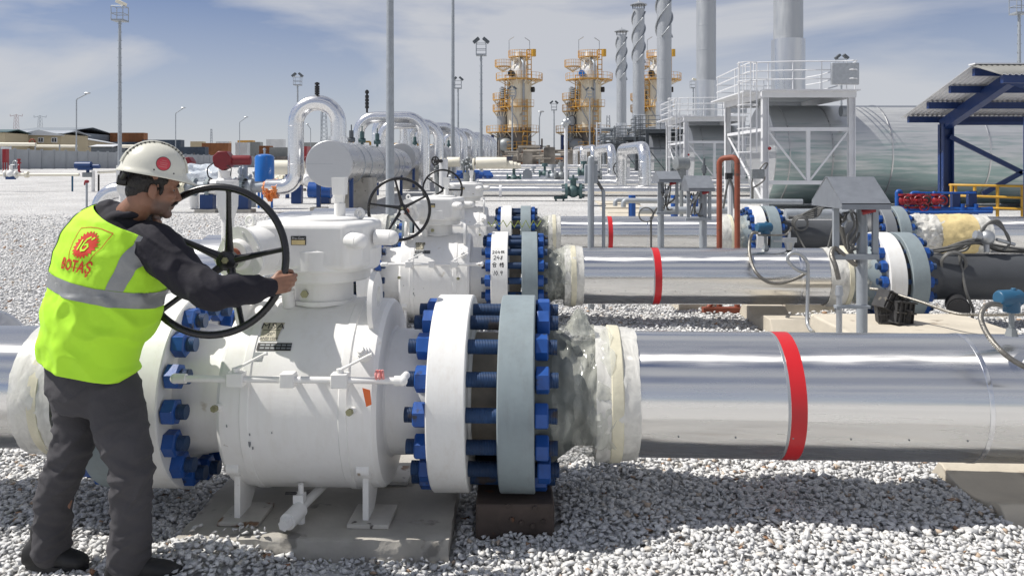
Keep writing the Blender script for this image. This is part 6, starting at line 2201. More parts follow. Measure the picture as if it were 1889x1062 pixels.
def ring_platform(t, c, z, r0, r1, a0, a1, h=1.15, mat=None, floor=True):
    n = max(8, int(abs(a1 - a0) / .22))
    A = [a0 + (a1 - a0) * k / n for k in range(n + 1)]
    q = MB()
    for k in range(n):
        v_ = []
        for (rr, aa, zz) in ((r0, A[k], z), (r1, A[k], z), (r1, A[k + 1], z), (r0, A[k + 1], z)):
            v_.append((c.x + rr * math.cos(aa), c.y + rr * math.sin(aa), zz))
        v2 = [(x, y, zz - .13) for x, y, zz in v_]
        q.add(v_ + v2, [(0, 1, 2, 3), (7, 6, 5, 4), (1, 5, 6, 2), (0, 3, 7, 4)])
    dk = q.build('platform', m_ochre, t)
    q = MB()
    for hh in (.55, h):
        q.tube([(c.x + r1 * math.cos(a), c.y + r1 * math.sin(a), z + hh) for a in A], .038, 4)
    for a in A[::1]:
        q.cyl((c.x + r1 * math.cos(a), c.y + r1 * math.sin(a), z), (c.x + r1 * math.cos(a), c.y + r1 * math.sin(a), z + h), .034, n=4)
    q.build('platform_rail', m_ochre, t)
    q = MB()
    for a in A[1::2]:
        q.tube([(c.x + r0 * math.cos(a), c.y + r0 * math.sin(a), z - 1.0), (c.x + (r1 * .9) * math.cos(a), c.y + r1 * .9 * math.sin(a), z - .14)], .09, 4)
    q.build('brackets', m_tower, t)


m_tskirt = pm('tower_skirt', (.17, .165, .16), .8, var=.2, vs=.4)


def build_tower():
    X, Y = 1.35, 150.0
    z0 = gzf(X, Y)
    c = V((X, Y, z0))
    t = thing('process_tower', 'leftmost cream process tower with yellow platforms and a black nozzle near its top', 'tower', c, 0, 'cream process towers with yellow platforms')
    zt = lambda py: WZ(py, Y)
    R = 2.25
    q = MB().lathe([(0, R), (zt(236) - z0, R)], c, (0, 0, 1), n=40); q.build('skirt', m_tskirt, t)
    MB().cyl((X + .1, Y - 1.6, z0), (X + .1, Y - 1.6, zt(284)), 3.1, n=4, ph=PI / 4).build('base_wall', m_tower, t)
    q = MB().lathe([(zt(236) - z0, R + .03), (zt(150) - z0, R + .03)], c, (0, 0, 1), n=40); q.build('shell', m_tower, t, ang=30)
    zd = zt(150) - z0
    q = MB().lathe([(zd, 1.75), (zd + 2.1, 1.72), (zd + 2.7, 1.5), (zd + 3.2, 1.0), (zd + 3.6, .7), (zd + 5.4, .65)], c, (0, 0, 1), n=36); q.build('dome', m_wflange, t, ang=30)
    # open top ring
    ring_platform(t, c, zt(106), .8, 2.0, 0, 2 * PI)
    ring_platform(t, c, zt(148), 2.2, 4.3, PI * .95, PI * 2.18)
    ring_platform(t, c + V((-3.0, 0, 0)), zt(123), .0, 1.5, PI * .8, PI * 2.0)
    ring_platform(t, c, zt(198), 2.3, 3.7, PI * .9, PI * 1.75)
    ring_platform(t, c, zt(244), 2.3, 3.8, PI * .9, PI * 1.95)
    ring_platform(t, c, zt(274), 2.3, 4.0, PI * .95, PI * 1.75)
    q = MB()
    for a in (PI * 1.1, PI * 1.3, PI * 1.5, PI * 1.7, PI * 1.9):
        q.tube([(X + 1.7 * math.cos(a), Y + 1.7 * math.sin(a), zd + z0 + 2.2), (X + 1.6 * math.cos(a), Y + 1.6 * math.sin(a), zt(107))], .12, 5)
    q.build('top_struts', m_cream, t)
    # ladders
    for (a, y0, y1) in ((PI * 1.62, 298, 185), (PI * 1.72, 150, 96), (PI * 1.2, 205, 140)):
        q = MB(); x, y = X + 2.75 * math.cos(a), Y + 2.75 * math.sin(a)
        for dx in (-.4, .4):
            q.cyl((x + dx, y, zt(y0)), (x + dx, y, zt(y1)), .08, n=4)
        k = zt(y0)
        while k < zt(y1):
            q.bb((x - .42, y - .3, k), (x + .42, y - .2, k + .16)); k += .9
        q.build('ladder', m_ochre, t)
    q = MB(); q.cyl((X + 2.6, Y - 1.2, zt(106)), (X + 2.6, Y - 1.2, zt(93)), .45, n=12); q.build('hoist', m_yellow, t)
    # down pipes
    q = MB(); q.tube(fillet([(X + .75, Y - 2.5, zt(240)), (X + .75, Y - 2.5, zt(120)), (X + .2, Y - 1.2, zt(108))], .8, 5), .22, 10); q.build('down_pipe', m_galvd, t)
    q = MB(); q.tube(smooth_path([(X - 1.4, Y - 2.3, zt(160)), (X - .6, Y - 2.6, zt(175)), (X - 1.6, Y - 2.4, zt(200)), (X - .4, Y - 2.6, zt(225)), (X - .3, Y - 2.6, zt(240))], 5), .1, 6); q.build('cable_tray', m_galvd, t)
    q = MB()
    for (xx, y1, y2) in ((-1.9, 68, 98), (1.9, 70, 96)):
        q.cyl((X + xx, Y, zt(y2)), (X + xx, Y, zt(y1 + 6)), .07, n=5); q.cyl((X + xx, Y, zt(y1 + 6)), (X + xx + (.9 if xx < 0 else -.9), Y, zt(y1)), .09, n=5)
    q.build('davit', m_galv, t)
    nzl = MB().cyl((X - 1.3, Y - 1.5, zt(138)), (X - 1.6, Y - 2.7, zt(138)), .55, n=18).build('nozzle', m_blackm, t)
    MB().cyl((X + 2.1, Y - .5, zt(166)), (X + 2.75, Y - .7, zt(166)), .5, n=16).build('manway', m_blackm, t)
    # slim neighbour column and its gear
    sx = X - 3.2
    q = MB().lathe([(0, .95), (zt(190) - z0, .95), (zt(187) - z0, .6), (zt(162) - z0, .5), (zt(160) - z0, .2)], (sx, Y + .5, z0), (0, 0, 1), n=24); q.build('side_column', m_galvd, t)
    sc = V((sx, Y + .5, 0))
    for py in (184, 205, 244):
        ring_platform(t, sc, zt(py), .9, 1.7 if py < 240 else 2.9, PI * .8, PI * 2.1)
    q = MB()
    for k in range(5):
        z_ = zt(182 - 4 * k); q.lathe([(0, .75 - .06 * k), (.25, .85 - .06 * k), (.3, .5)], (sx + .2, Y - .6, z_), (0, 0, 1), n=16)
    q.build('valve_stack', m_galv, t)
    q = MB(); q.sph((X - 2.4, Y - 2.2, zt(268)), (1.5, 1.2, 1.25), 20, 12); q.build('reboiler', m_steelgrey, t)
    MB().bb((X - 5.2, Y - 1, z0), (X - 4.7, Y + 1, zt(250))).build('frame', m_navysteel, t); MB().bb((X + 2.2, Y - 1, zt(278)), (X + 4.0, Y + 1, zt(268))).build('bracket', m_navysteel, t)
    q = MB()
    for k in range(40):
        p = V((X + RD.uniform(-5, 4.2), Y + RD.uniform(-3, 1), z0 + RD.uniform(.5, 4.2))); d = RD.choice((V((1, 0, 0)), V((0, 0, 1)), V((.5, .5, 0)))) * RD.uniform(.6, 2.2)
        q.cyl(p, p + d, RD.uniform(.08, .24), n=8)
    tag(q.build('piping', pm('base_piping', (.20, .18, .16), .6, var=.7, vs=.5, spot=((.28, .14, .05), .6, .6)), t), kind='stuff')
    return t


t1 = build_tower()
t2 = copy_tree(t1); t2.location = t1.location + V((12.85, 0, 0)); t2['label'] = 'middle cream process tower with yellow platforms and a blue nozzle near its top'
t3 = copy_tree(t1); t3.location = t1.location + V((25.5, 0, 0)); t3['label'] = 'rightmost cream process tower, half hidden behind the stacks'
for k in C.objects:
    if k.parent == t2 and k.name.startswith('nozzle'):
        k.material_slots[0].link = 'OBJECT'; k.material_slots[0].material = m_bluebright
# far low equipment between the towers
q = MB()
for k in range(170):
    px = RD.uniform(905, 1240); Z = RD.uniform(108, 146)
    p = gpt(px, Z); hh = RD.uniform(.6, 3.2)
    ch = k % 4
    if ch == 0: q.bb(p + V((-RD.uniform(.3, 1.2), -.5, 0)), p + V((RD.uniform(.3, 1.2), .5, hh)))
    elif ch == 1: q.cyl(p, p + V((0, 0, hh * 1.3)), RD.uniform(.08, .3), n=8)
    else: q.cyl(p + V((-1.5, 0, hh)), p + V((1.5, RD.uniform(-1, 1), hh)), RD.uniform(.08, .22), n=8)
tag(q.build('yard_equipment', pm('equipment_tones', (.30, .27, .23), .6, var=.75, vs=.3, spot=[((.32, .12, .04), .62, .35), ((.04, .05, .09), .66, .5)])), 'mass of small pumps and pipes around the tower bases', 'equipment', None, 'stuff')
# ---------------------------------------------------------------- the man turning the handwheel
m_skin = pm('skin', (.275, .138, .088), .5, var=.16, vs=22, bump=.0006, bs=160)
m_hair = pm('black_hair', (.014, .011, .010), .55, var=.5, vs=60, bump=.003, bs=180)
m_vest = pm('hi_vis_yellow_fabric', (.47, .86, .035), .75, var=.05, vs=4, bump=.0012, bs=30)
m_refl = pm('reflective_tape', (.27, .28, .285), .45, .25, var=.1, vs=30, bump=.0004, bs=90)
m_jacket = pm('dark_navy_jacket', (.013, .012, .020), .85, var=.25, vs=8, bump=.0015, bs=60)
m_trous = pm('charcoal_trousers', (.060, .058, .064), .9, var=.2, vs=5, bump=.0014, bs=90)
m_boot = pm('black_boots', (.018, .018, .019), .6, var=.4, vs=14, bump=.001, bs=60)
m_helmet = pm('ivory_helmet', (.70, .69, .60), .28, var=.05, vs=5, coat=.25)
m_emb = pm('red_print', (.62, .045, .02), .7, var=.08)


def blob(mb, name, vox, it=6, fac=.5, mat=None, parent=None, ang=180, disp=None):
    """union of overlapping solids as one continuous skin"""
    me = bpy.data.meshes.new(name); me.from_pydata(mb.v, [], mb.f)
    o = bpy.data.objects.new(name, me); C.objects.link(o)
    m = o.modifiers.new('r', 'REMESH'); m.mode = 'VOXEL'; m.voxel_size = vox; m.adaptivity = 0
    if it:
        s = o.modifiers.new('s', 'SMOOTH'); s.factor = fac; s.iterations = it
    dg = bpy.context.evaluated_depsgraph_get()
    res = bpy.data.meshes.new_from_object(o.evaluated_get(dg))
    o.modifiers.clear(); o.data = res; bpy.data.meshes.remove(me)
    res.name = name
    if disp:
        n = len(res.vertices)
        co = np.empty(n * 3); res.vertices.foreach_get('co', co); co = co.reshape(-1, 3)
        no = np.empty(n * 3); res.vertices.foreach_get('normal', no); no = no.reshape(-1, 3)
        d = np.array([disp(V(p)) for p in co])
        co += no * d[:, None]
        res.vertices.foreach_set('co', co.ravel()); res.update()
    res.polygons.foreach_set('use_smooth', [True] * len(res.polygons))
    if mat: res.materials.clear(); res.materials.append(mat)
    if parent is not None:
        o.parent = parent
        off = wl(parent)
        res.transform(Matrix.Translation(-off))
    return o


def limb(mb, pr, n=22):
    pts = [V(p) for p, r in pr]; rs = [r for p, r in pr]
    # resample smoothly
    sp = smooth_path(pts, 6); k = len(pts) - 1
    rr = []
    for i in range(k):
        for j in range(6):
            t = j / 6; rr.append(rs[i] + (rs[i + 1] - rs[i]) * t)
    rr.append(rs[-1])
    mb.tube(sp, rr, n)
    mb.sph(pts[0], rs[0], 18, 12); mb.sph(pts[-1], rs[-1], 18, 12)


def loft(mb, rings, n=40, sup=2.4):
    o = len(mb.v)
    for (c, u, v, a, b) in rings:
        for i in range(n):
            t = 2 * PI * i / n
            ct, st = math.cos(t), math.sin(t)
            mb.v.append(tuple(V(c) + V(u) * (a * math.copysign(abs(ct) ** (2 / sup), ct)) + V(v) * (b * math.copysign(abs(st) ** (2 / sup), st))))
    m = len(rings)
    for j in range(m - 1):
        mb.f += [(o + j * n + i, o + j * n + (i + 1) % n, o + (j + 1) * n + (i + 1) % n, o + (j + 1) * n + i) for i in range(n)]
    mb.f += [tuple(o + i for i in range(n - 1, -1, -1)), tuple(o + (m - 1) * n + i for i in range(n))]


fw = V((.45, .89, 0)).normalized()
rt = V((fw.y, -fw.x, 0))
UP = V((0, 0, 1))
PB = V((WX(170, 3.55), 3.55, -.03))
man_parts = []

# head frame
hf = V((.86, .50, 0)).normalized()
hl = V((-hf.y, hf.x, 0))                       # to his left
hrot = Quaternion(hl, rad(11)).to_matrix()      # looks slightly down
HF, HL, HU = (hrot @ hf), hl, (hrot @ UP)
HO = W(284, 335, 3.47)


def hp(x, y, z):
    return HO + HF * x + HL * y + HU * z


HR = Matrix((HF, HL, HU)).transposed()

SH_R = V((-1.505, 3.415, 1.432)); EL_R = W(393, 537, 3.33); WR_R = W(490, 530, 3.505)
SH_L = V((-1.865, 3.60, 1.43)); EL_L = V((-1.80, 3.84, 1.25)); WR_L = V((-1.655, 3.66, 1.44))
NECK = W(236, 405, 3.50)
PEL = W(163, 700, 3.52)

b = MB()
b.sph(hp(-.005, 0, .03), (.100, .076, .095), 28, 20, HR)
b.sph(hp(.042, 0, -.055), (.056, .060, .085), 24, 16, HR)
b.sph(hp(.030, 0, -.098), (.060, .053, .042), 24, 14, HR)
b.sph(hp(.076, 0, -.128), (.023, .026, .020), 16, 12, HR)
b.sph(hp(.075, 0, .02), (.026, .055, .04), 20, 14, HR)
for s in (-1, 1):
    b.sph(hp(.083, s * .027, -.004), (.013, .026, .0085), 16, 10, HR)
    b.sph(hp(.066, s * .043, -.048), (.028, .02, .02), 16, 10, HR)
    b.sph(hp(.100, s * .012, -.062), (.010, .009, .008), 12, 8, HR)
    b.sph(hp(-.006, s * .079, -.040), (.019, .008, .031), 16, 12, HR)
    b.sph(hp(-.016, s * .084, -.036), (.008, .007, .027), 12, 10, HR)
    b.sph(hp(.0, s * .080, -.066), (.010, .007, .010), 12, 8, HR)
b.tube([hp(.088, 0, -.006), hp(.098, 0, -.03), hp(.112, 0, -.054)], [.0085, .0105, .012], 14)
b.sph(hp(.112, 0, -.056), (.013, .013, .0115), 14, 10, HR)
b.sph(hp(.091, 0, -.086), (.013, .024, .0075), 14, 8, HR)
b.sph(hp(.088, 0, -.099), (.012, .021, .0075), 14, 8, HR)
limb(b, [(hp(-.03, 0, -.03), .062), (hp(-.035, 0, -.10), .058), (NECK, .066), (NECK + V((-.03, .02, -.12)), .09)])
limb(b, [(NECK + V((-.03, .02, -.12)), .11), (W(195, 560, 3.5), .13), (PEL, .13)])
limb(b, [(SH_R, .055), (EL_R, .043), (WR_R, .027)], 16)
limb(b, [(SH_L, .055), (EL_L, .043), (WR_L, .027)], 16)
limb(b, [(NECK + V((-.03, .0, -.06)), .07), (SH_R, .06)], 14)
limb(b, [(NECK + V((-.03, .0, -.06)), .07), (SH_L, .06)], 14)
LH, LK, LA = W(138, 715, 3.58), W(126, 845, 3.56), W(97, 1008, 3.62)
RH, RK, RA = W(208, 715, 3.46), W(241, 850, 3.42), W(237, 1022, 3.48)
for a_ in ((LH, LK, LA), (RH, RK, RA)):
    limb(b, [(a_[0], .075), (a_[1], .052), (a_[2], .04)], 14)


def fist(b, P, tang, away, side, wrist, n=4):
    """hand closed round a bar at P. tang: bar direction; side: from wrist to knuckles; away: from back of hand to palm"""
    t, aw, sd = tang.normalized(), away.normalized(), side.normalized()
    kn = []
    lens = (.95, 1.05, 1.0, .82)
    for k in range(4):
        o = (1.5 - k) * .0215
        base = P + t * o + sd * (.031 + (.004, .007, .005, -.002)[k]) - aw * .020
        kn.append(base)
        L_ = lens[k]
        j1 = base + aw * (.030 * L_) + sd * .010
        j2 = j1 + aw * (.020 * L_) - sd * (.030 * L_)
        j3 = j2 - sd * (.022 * L_) - aw * .004
        b.tube([base - sd * .012, base, base + aw * .010 + sd * .006, j1, j2, j3], [.0105, .0112, .0105, .0098, .0092, .008], 12)
        b.sph(base + sd * .002, .0118, 12, 8); b.sph(j1, .0099, 12, 8); b.sph(j2, .0093, 12, 8); b.sph(j3, .0082, 10, 8)
    pc = P - aw * .026
    for k in range(4):
        b.tube([wrist + t * ((1.5 - k) * .010), pc.lerp(wrist, .45) + t * ((1.5 - k) * .018) - aw * .003, kn[k]], [.018, .0165, .012], 12)
    b.sph(pc.lerp(wrist, .5) - t * .012, (.030, .022, .030), 16, 10)
    # thumb from the side of the palm near the wrist, over the bar
    th0 = wrist.lerp(pc, .40) + t * .024
    th1 = pc + t * .050 - sd * .022 + aw * .004
    th2 = P + t * .056 + sd * .004 + aw * .0
    th3 = P + t * .050 + sd * .020 + aw * .014
    b.tube([th0, th0.lerp(th1, .5), th1, th2, th3], [.017, .0155, .0125, .0115, .009], 12)
    b.sph(th1, .0127, 12, 8); b.sph(th2, .0116, 12, 8); b.sph(th3, .0092, 12, 8)


GR = V((-1.003, 3.552, 1.238))
fist(b, GR, V((.30, .10, .95)), V((.10, 1, 0)), V((1, .05, .06)), WR_R + V((.005, .0, .004)))
GL = V((-1.585, 3.585, 1.490))
fist(b, GL, V((-.5, .0, .85)), V((.75, .3, .4)), V((.3, -.75, .5)), WR_L)
person = None
body = blob(b, 'person', .0042, 5, .5, m_skin)
body.location = (0, 0, 0)
# shaven beard shade as part of the skin's own colour
sa = body.data.attributes.new('beard', 'FLOAT', 'POINT')
bval = []
for v in body.data.vertices:
    d = v.co - HO
    x, y, z = d.dot(HF), d.dot(HL), d.dot(HU)
    f = max(0, min(1, (-.066 - z + .25 * max(0, .03 - x)) / .02)) * max(0, min(1, (x + .005) / .03)) * (1 if z > -.16 and x < .14 else 0)
    bval.append(f)
sa.data.foreach_set('value', bval)
_nt = m_skin.node_tree; _b = _nt.nodes['Principled BSDF']; _l = _b.inputs['Base Color'].links[0].from_socket
_a = _nt.nodes.new('ShaderNodeAttribute'); _a.attribute_name = 'beard'
_m = _nt.nodes.new('ShaderNodeMixRGB'); _m.inputs[2].default_value = (.105, .075, .065, 1)
_k = _nt.nodes.new('ShaderNodeMath'); _k.operation = 'MULTIPLY'; _k.inputs[1].default_value = .72
_nt.links.new(_a.outputs['Fac'], _k.inputs[0]); _nt.links.new(_k.outputs[0], _m.inputs[0]); _nt.links.new(_l, _m.inputs[1]); _nt.links.new(_m.outputs[0], _b.inputs['Base Color'])
tag(body, 'man in white helmet and yellow hi-vis vest turning the near handwheel', 'person')
PER = body


def P(name, mb, mat, ang=40, **k):
    return mb.build(name, mat, PER, ang=ang, **k)


# eyes, brows, moustache, hair
m_eye = pm('eye_white', (.30, .26, .24), .35, var=.1)
for s in (-1, 1):
    q = MB(); q.sph(hp(.0735, s * .031, -.024), (.0100, .012, .0065), 14, 10, HR); e = P('eye', q, m_eye)
    q = MB(); q.sph(hp(.0805, s * .0315, -.0242), (.0045, .0075, .0055), 10, 8, HR); q.build('pupil', m_black, e)
    q = MB(); q.tube([hp(.086, s * .049, -.006), hp(.095, s * .032, .001), hp(.0985, s * .012, -.004)], [.0035, .0065, .005], 8); P('eyebrow', q, m_hair)
q = MB()
q.tube([hp(.085, .033, -.090), hp(.099, .018, -.079), hp(.106, 0, -.075), hp(.099, -.018, -.079), hp(.085, -.033, -.090)], [.003, .0065, .0068, .0065, .003], 10)
P('moustache', q, m_hair)
q = MB()
q.sph(hp(-.034, 0, -.006), (.078, .080, .075), 28, 18, HR)
q.sph(hp(-.058, 0, -.050), (.046, .062, .045), 22, 14, HR)
q.sph(hp(-.062, 0, -.075), (.030, .048, .030), 20, 12, HR)
for s in (-1, 1):
    q.sph(hp(.020, s * .064, .012), (.030, .014, .024), 16, 10, HR); q.sph(hp(.028, s * .064, -.030), (.009, .008, .026), 14, 10, HR)
hr = blob(q, 'hair', .0045, 3, .5, m_hair, PER, disp=lambda p: .003 * noise.noise(p * 120))
# stubble shadow is left to the skin; helmet
def hsurf(th, ph, dr=0.0):
    """helmet dome: th round from the front, ph from the rim (0) to the crown (pi/2)"""
    rx, ry, rz = .133 + dr, .112 + dr, .132 + dr
    return (-.010 + rx * math.cos(th) * math.cos(ph) ** .9, ry * math.sin(th) * math.cos(ph) ** .9, .036 + rz * math.sin(ph))


q = MB(); n = 72
rows = [(-1, .022), (-1, .012), (0, 0)] + [(k / 12 * PI / 2, None) for k in range(0, 13)]
ring = []
for (kind) in range(4):
    pass
def rim(th, out, dz):
    f = max(0, math.cos(th)) ** 2.2
    x, y, z = hsurf(th, 0)
    g_ = .012 + .044 * f
    return (x + math.cos(th) * g_ * out, y + math.sin(th) * (.012 + .006 * f) * out, z + dz - (.010 + .010 * f) * out - .012 * math.sin(th) ** 2 * 0)


rings = [[rim(2 * PI * i / n, .9, -.006) for i in range(n)], [rim(2 * PI * i / n, 1.0, -.003) for i in range(n)], [rim(2 * PI * i / n, .97, .001) for i in range(n)], [rim(2 * PI * i / n, .25, .004) for i in range(n)]]
for k in range(1, 15):
    ph = k / 15 * PI / 2
    rg = []
    for i in range(n):
        th = 2 * PI * i / n
        x, y, z = hsurf(th, ph)
        # raised crown ridge
        rg.append((x, y, z + .006 * math.exp(-(y / .014) ** 4) * min(1, ph * 2)))
    rings.append(rg)
for rg in rings:
    q.v += [tuple(hp(*p)) for p in rg]
for j in range(len(rings) - 1):
    q.f += [(j * n + i, j * n + (i + 1) % n, (j + 1) * n + (i + 1) % n, (j + 1) * n + i) for i in range(n)]
top = len(q.v); q.v.append(tuple(hp(-.010, 0, .174))); m_ = len(rings) - 1
q.f += [(m_ * n + i, m_ * n + (i + 1) % n, top) for i in range(n)]
hel = P('helmet', q, m_helmet, ang=50)
q = MB()
for s in (-1, 1):
    q.tube([hp(*(lambda p: (p[0], s * .026, p[2]))(hsurf(0 if k < 9 else PI, (k if k < 9 else 18 - k) / 9 * PI / 2, .001))) for k in range(1, 18)], .0038, 8)
q.build('helmet_ridge', m_helmet, hel)
vq = MB()
for s in (-1, 1):
    for k in range(16):
        f = k / 15
        th = 0 if f < .5 else PI
        ph = PI / 2 - abs(f - .45) * 1.9
        x, y, z = hsurf(th, max(.2, ph), .0012)
        c = hp(x, s * .0335, z - .0035)
        vq.sph(c, .0036, 8, 6)
vq.build('vents', m_blackm, hel)
# round red sticker on the right side, with a light rim and lines of print
def on_side(x, z, lift=.0012):
    rx, ry, rz = .133, .112, .132
    cx = (x + .010) / rx; sz = (z - .036) / rz
    c_ = max(.05, (1 - min(.97, sz * sz)) ** .45)
    y = ry * math.sqrt(max(0.02, 1 - (cx / c_) ** 2)) * c_
    return hp(x, -(y + lift), z)


def disc(r, x0, z0, lift, n=28):
    q = MB(); q.v = [tuple(on_side(x0, z0, lift))]
    for j in (1, 2, 3):
        q.v += [tuple(on_side(x0 + r * j / 3 * math.cos(2 * PI * i / n), z0 + r * j / 3 * math.sin(2 * PI * i / n), lift)) for i in range(n)]
    q.f = [(0, 1 + (i + 1) % n, 1 + i) for i in range(n)]
    for j in range(2):
        q.f += [(1 + j * n + i, 1 + j * n + (i + 1) % n, 1 + (j + 1) * n + (i + 1) % n, 1 + (j + 1) * n + i) for i in range(n)]
    return q


sx, sz = .010, .079
disc(.0295, sx, sz, .0012).build('sticker', m_black, hel)
st = disc(.0275, sx, sz, .0020).build('sticker_face', pm('sticker_red', (.60, .06, .08), .4, var=.06), hel)
ls = [[(-.008, .013), (.010, .013)], [(-.014, .004), (.016, .004)], [(-.012, -.004), (.014, -.004)], [(-.016, -.013), (.014, -.013)]]
mapped('sticker_print', strokes(ls, .0022), lambda a, b: V(on_side(sx + a, sz + b, .0032)), m_pink, hel)
for (x, z) in ((-.022, .048), (.058, .046)):
    q = MB(); p = on_side(x, z, .001); q.sph(p, .0035, 8, 6); q.build('rivet', m_blackm, hel)
q = MB(); c = hp(-.128, -.008, -.018); q.cyl(c + HF * .02, c - HF * .014, .021, n=18); q.cyl(hp(-.12, -.07, .02), c, .012, n=8); q.cyl(hp(-.12, .07, .02), c, .012, n=8)
P('headband_knob', q, m_blackm)

# ------------- clothes
spine = (W(214, 425, 3.5) - W(165, 672, 3.5)).normalized()
vr = []
for (px, py, a_, b_) in ((163, 692, .218, .158), (165, 672, .225, .165), (171, 630, .240, .182), (184, 590, .252, .200), (190, 560, .252, .200), (203, 510, .258, .203), (211, 460, .252, .20), (213, 425, .232, .178), (216, 398, .192, .14), (222, 380, .12, .10), (226, 372, .06, .06)):
    vr.append((W(px, py, 3.5), rt, fw, a_, b_))


def vest_wr(p):
    q = V((p.x, p.y, p.z))
    w1 = noise.noise(V((p.x * 5 + p.z * 3, p.y * 5, p.z * 9 - p.x * 6)))
    w2 = 1 - abs(noise.noise(V((p.x * 4 - p.z * 4, p.y * 3, p.z * 7 + p.x * 5 + 7)))) * 2
    low = 1.0 if p.z < 1.22 else .35
    return .016 * w1 * low + .030 * max(0, w2 - .40) * low + .0018 * noise.noise(q * 34)


vb = MB(); loft(vb, vr, 44, 2.15)
limb(vb, [(NECK + V((-.035, .01, -.085)), .105), (SH_R + V((-.035, .015, .010)), .108)])
limb(vb, [(NECK + V((-.035, .01, -.085)), .105), (SH_L + V((.035, -.02, .0)), .105)])
vest = blob(vb, 'vest', .0085, 10, .5, m_vest, None, disp=vest_wr)


def bis(bm, p, n, clear_outer=True):
    bmesh.ops.bisect_plane(bm, geom=bm.verts[:] + bm.edges[:] + bm.faces[:], plane_co=p, plane_no=n, clear_outer=clear_outer)


bm = bmesh.new(); bm.from_mesh(vest.data)
bis(bm, W(165, 676, 3.5), -spine + V((0, 0, 0)))                      # hem
bis(bm, NECK + V((0.012, 0, .004)), (V((.38, -.05, .90))))             # neck opening
# right arm hole
axr = (SH_R - EL_R).normalized()
vm = bpy.data.meshes.new('vest'); bm.to_mesh(vm)
full = bm.copy(); bm.free()
vest.data = vm; vm.materials.append(m_vest)
vm.polygons.foreach_set('use_smooth', [True] * len(vm.polygons))
vest.parent = PER
sd_ = vest.modifiers.new('solid', 'SOLIDIFY'); sd_.thickness = .004; sd_.offset = -1
bvh = BVHTree.FromBMesh(full)


def strip(name, planes, lift, mat):
    bm = full.copy()
    for p, n in planes:
        bis(bm, p, n)
    bm.normal_update()
    for v in bm.verts:
        v.co = v.co + v.normal * lift
    me = bpy.data.meshes.new(name); bm.to_mesh(me); bm.free()
    me.polygons.foreach_set('use_smooth', [True] * len(me.polygons)); me.materials.append(mat)
    o = bpy.data.objects.new(name, me); C.objects.link(o); o.parent = PER
    return o


bc = W(198, 527, 3.5)
strip('reflective_band', [(bc + spine * .032, spine), (bc - spine * .032, -spine)], .0028, m_refl)
for s in (1, -1):
    lo, hi = bc + spine * .03, W(214, 400, 3.5)
    pA = lo + rt * (s * .208); pB = (W(214, 425, 3.5) + rt * .262) if s > 0 else (hi + rt * (s * .125))
    d = (pB - pA).normalized(); nn = d.cross(fw).normalized()
    if nn.dot(rt) < 0: nn = -nn
    strip('reflective_band', [(pA + nn * .023, nn), (pA - nn * .023, -nn), (lo + spine * .004, -spine), (W(213, 440, 3.5) + fw * .03, fw)], .0032, m_refl)
# trims along hem
q = MB()

# back print
ec = W(209, 458, 3.5)


def back(a, b, u0=.066, lift=.0035):
    a, b = a * .99 + b * .10, b * .99 - a * .12
    a *= 1.0
    o = ec + rt * (u0 + a) + spine * (b + .022) - fw * 1.0
    h = bvh.ray_cast(o, fw)
    if h[0] is None:
        return o + fw * .8
    nn_ = h[1] if h[1].dot(fw) < 0 else -h[1]
    return h[0] + nn_ * (lift * .55)


m_line = m_emb
shield = [(-.085, .085), (-.03, .098), (.0, .10), (.03, .098), (.088, .085), (.078, .02), (.052, -.055), (.022, -.092), (-.03, -.092), (-.058, -.05), (-.08, .02), (-.085, .085)]
dense = []
for a_, b_ in zip(shield[:-1], shield[1:]):
    dense += [(a_[0] + (b_[0] - a_[0]) * k / 5, a_[1] + (b_[1] - a_[1]) * k / 5) for k in range(5)]
dense.append(shield[-1])
o_ = mapped('back_print', strokes([dense], .0030), lambda a, b: back(a * .94, b * .86 - .004), m_line, PER)
vs_, fs_ = [(0, .012)], []
nt_ = 44
for j, rr in enumerate((.02, .040, None)):
    for i in range(nt_ * 2):
        a = PI * i / nt_
        r_ = rr if rr else (.056 if i % 4 < 2 else .047)
        vs_.append((r_ * math.cos(a), .012 + r_ * math.sin(a)))
m2 = nt_ * 2
fs_ += [(0, 1 + i, 1 + (i + 1) % m2) for i in range(m2)]
for j in range(2):
    fs_ += [(1 + j * m2 + i, 1 + (j + 1) * m2 + i, 1 + (j + 1) * m2 + (i + 1) % m2, 1 + j * m2 + (i + 1) % m2) for i in range(m2)]
mapped('back_print', (vs_, fs_), lambda a, b: back(a, b), m_emb, PER)
bs_ = [[(.008, .034), (-.004, .024), (-.010, .008), (-.010, -.012), (.0, -.022), (.013, -.018), (.017, -.004), (.009, .006), (-.006, .0)], [(-.024, .018), (-.021, -.020)], [(.018, .026), (.026, .034)]]
mapped('back_print', strokes([[(x, y + .010) for x, y in p] for p in bs_], .0072), lambda a, b: back(a, b, lift=.006), m_vest, PER)
tv = text_verts('BOTA\u015e', .056, 1.08, .0013)
bmt = bmesh.new()
bv = [bmt.verts.new((x, y, 0)) for x, y in tv[0]]
for f in tv[1]:
    try: bmt.faces.new([bv[i] for i in f])
    except ValueError: pass
bmesh.ops.triangulate(bmt, faces=bmt.faces)
bmesh.ops.subdivide_edges(bmt, edges=[e for e in bmt.edges if e.calc_length() > .009], cuts=3)
bmt.verts.index_update()
tv = ([(v.co.x, v.co.y) for v in bmt.verts], [tuple(v.index for v in f.verts) for f in bmt.faces]); bmt.free()
mapped('back_print', tv, lambda a, b: back(a * .82 - .01, b * 1.2 - .078, lift=.0042), m_emb, PER)

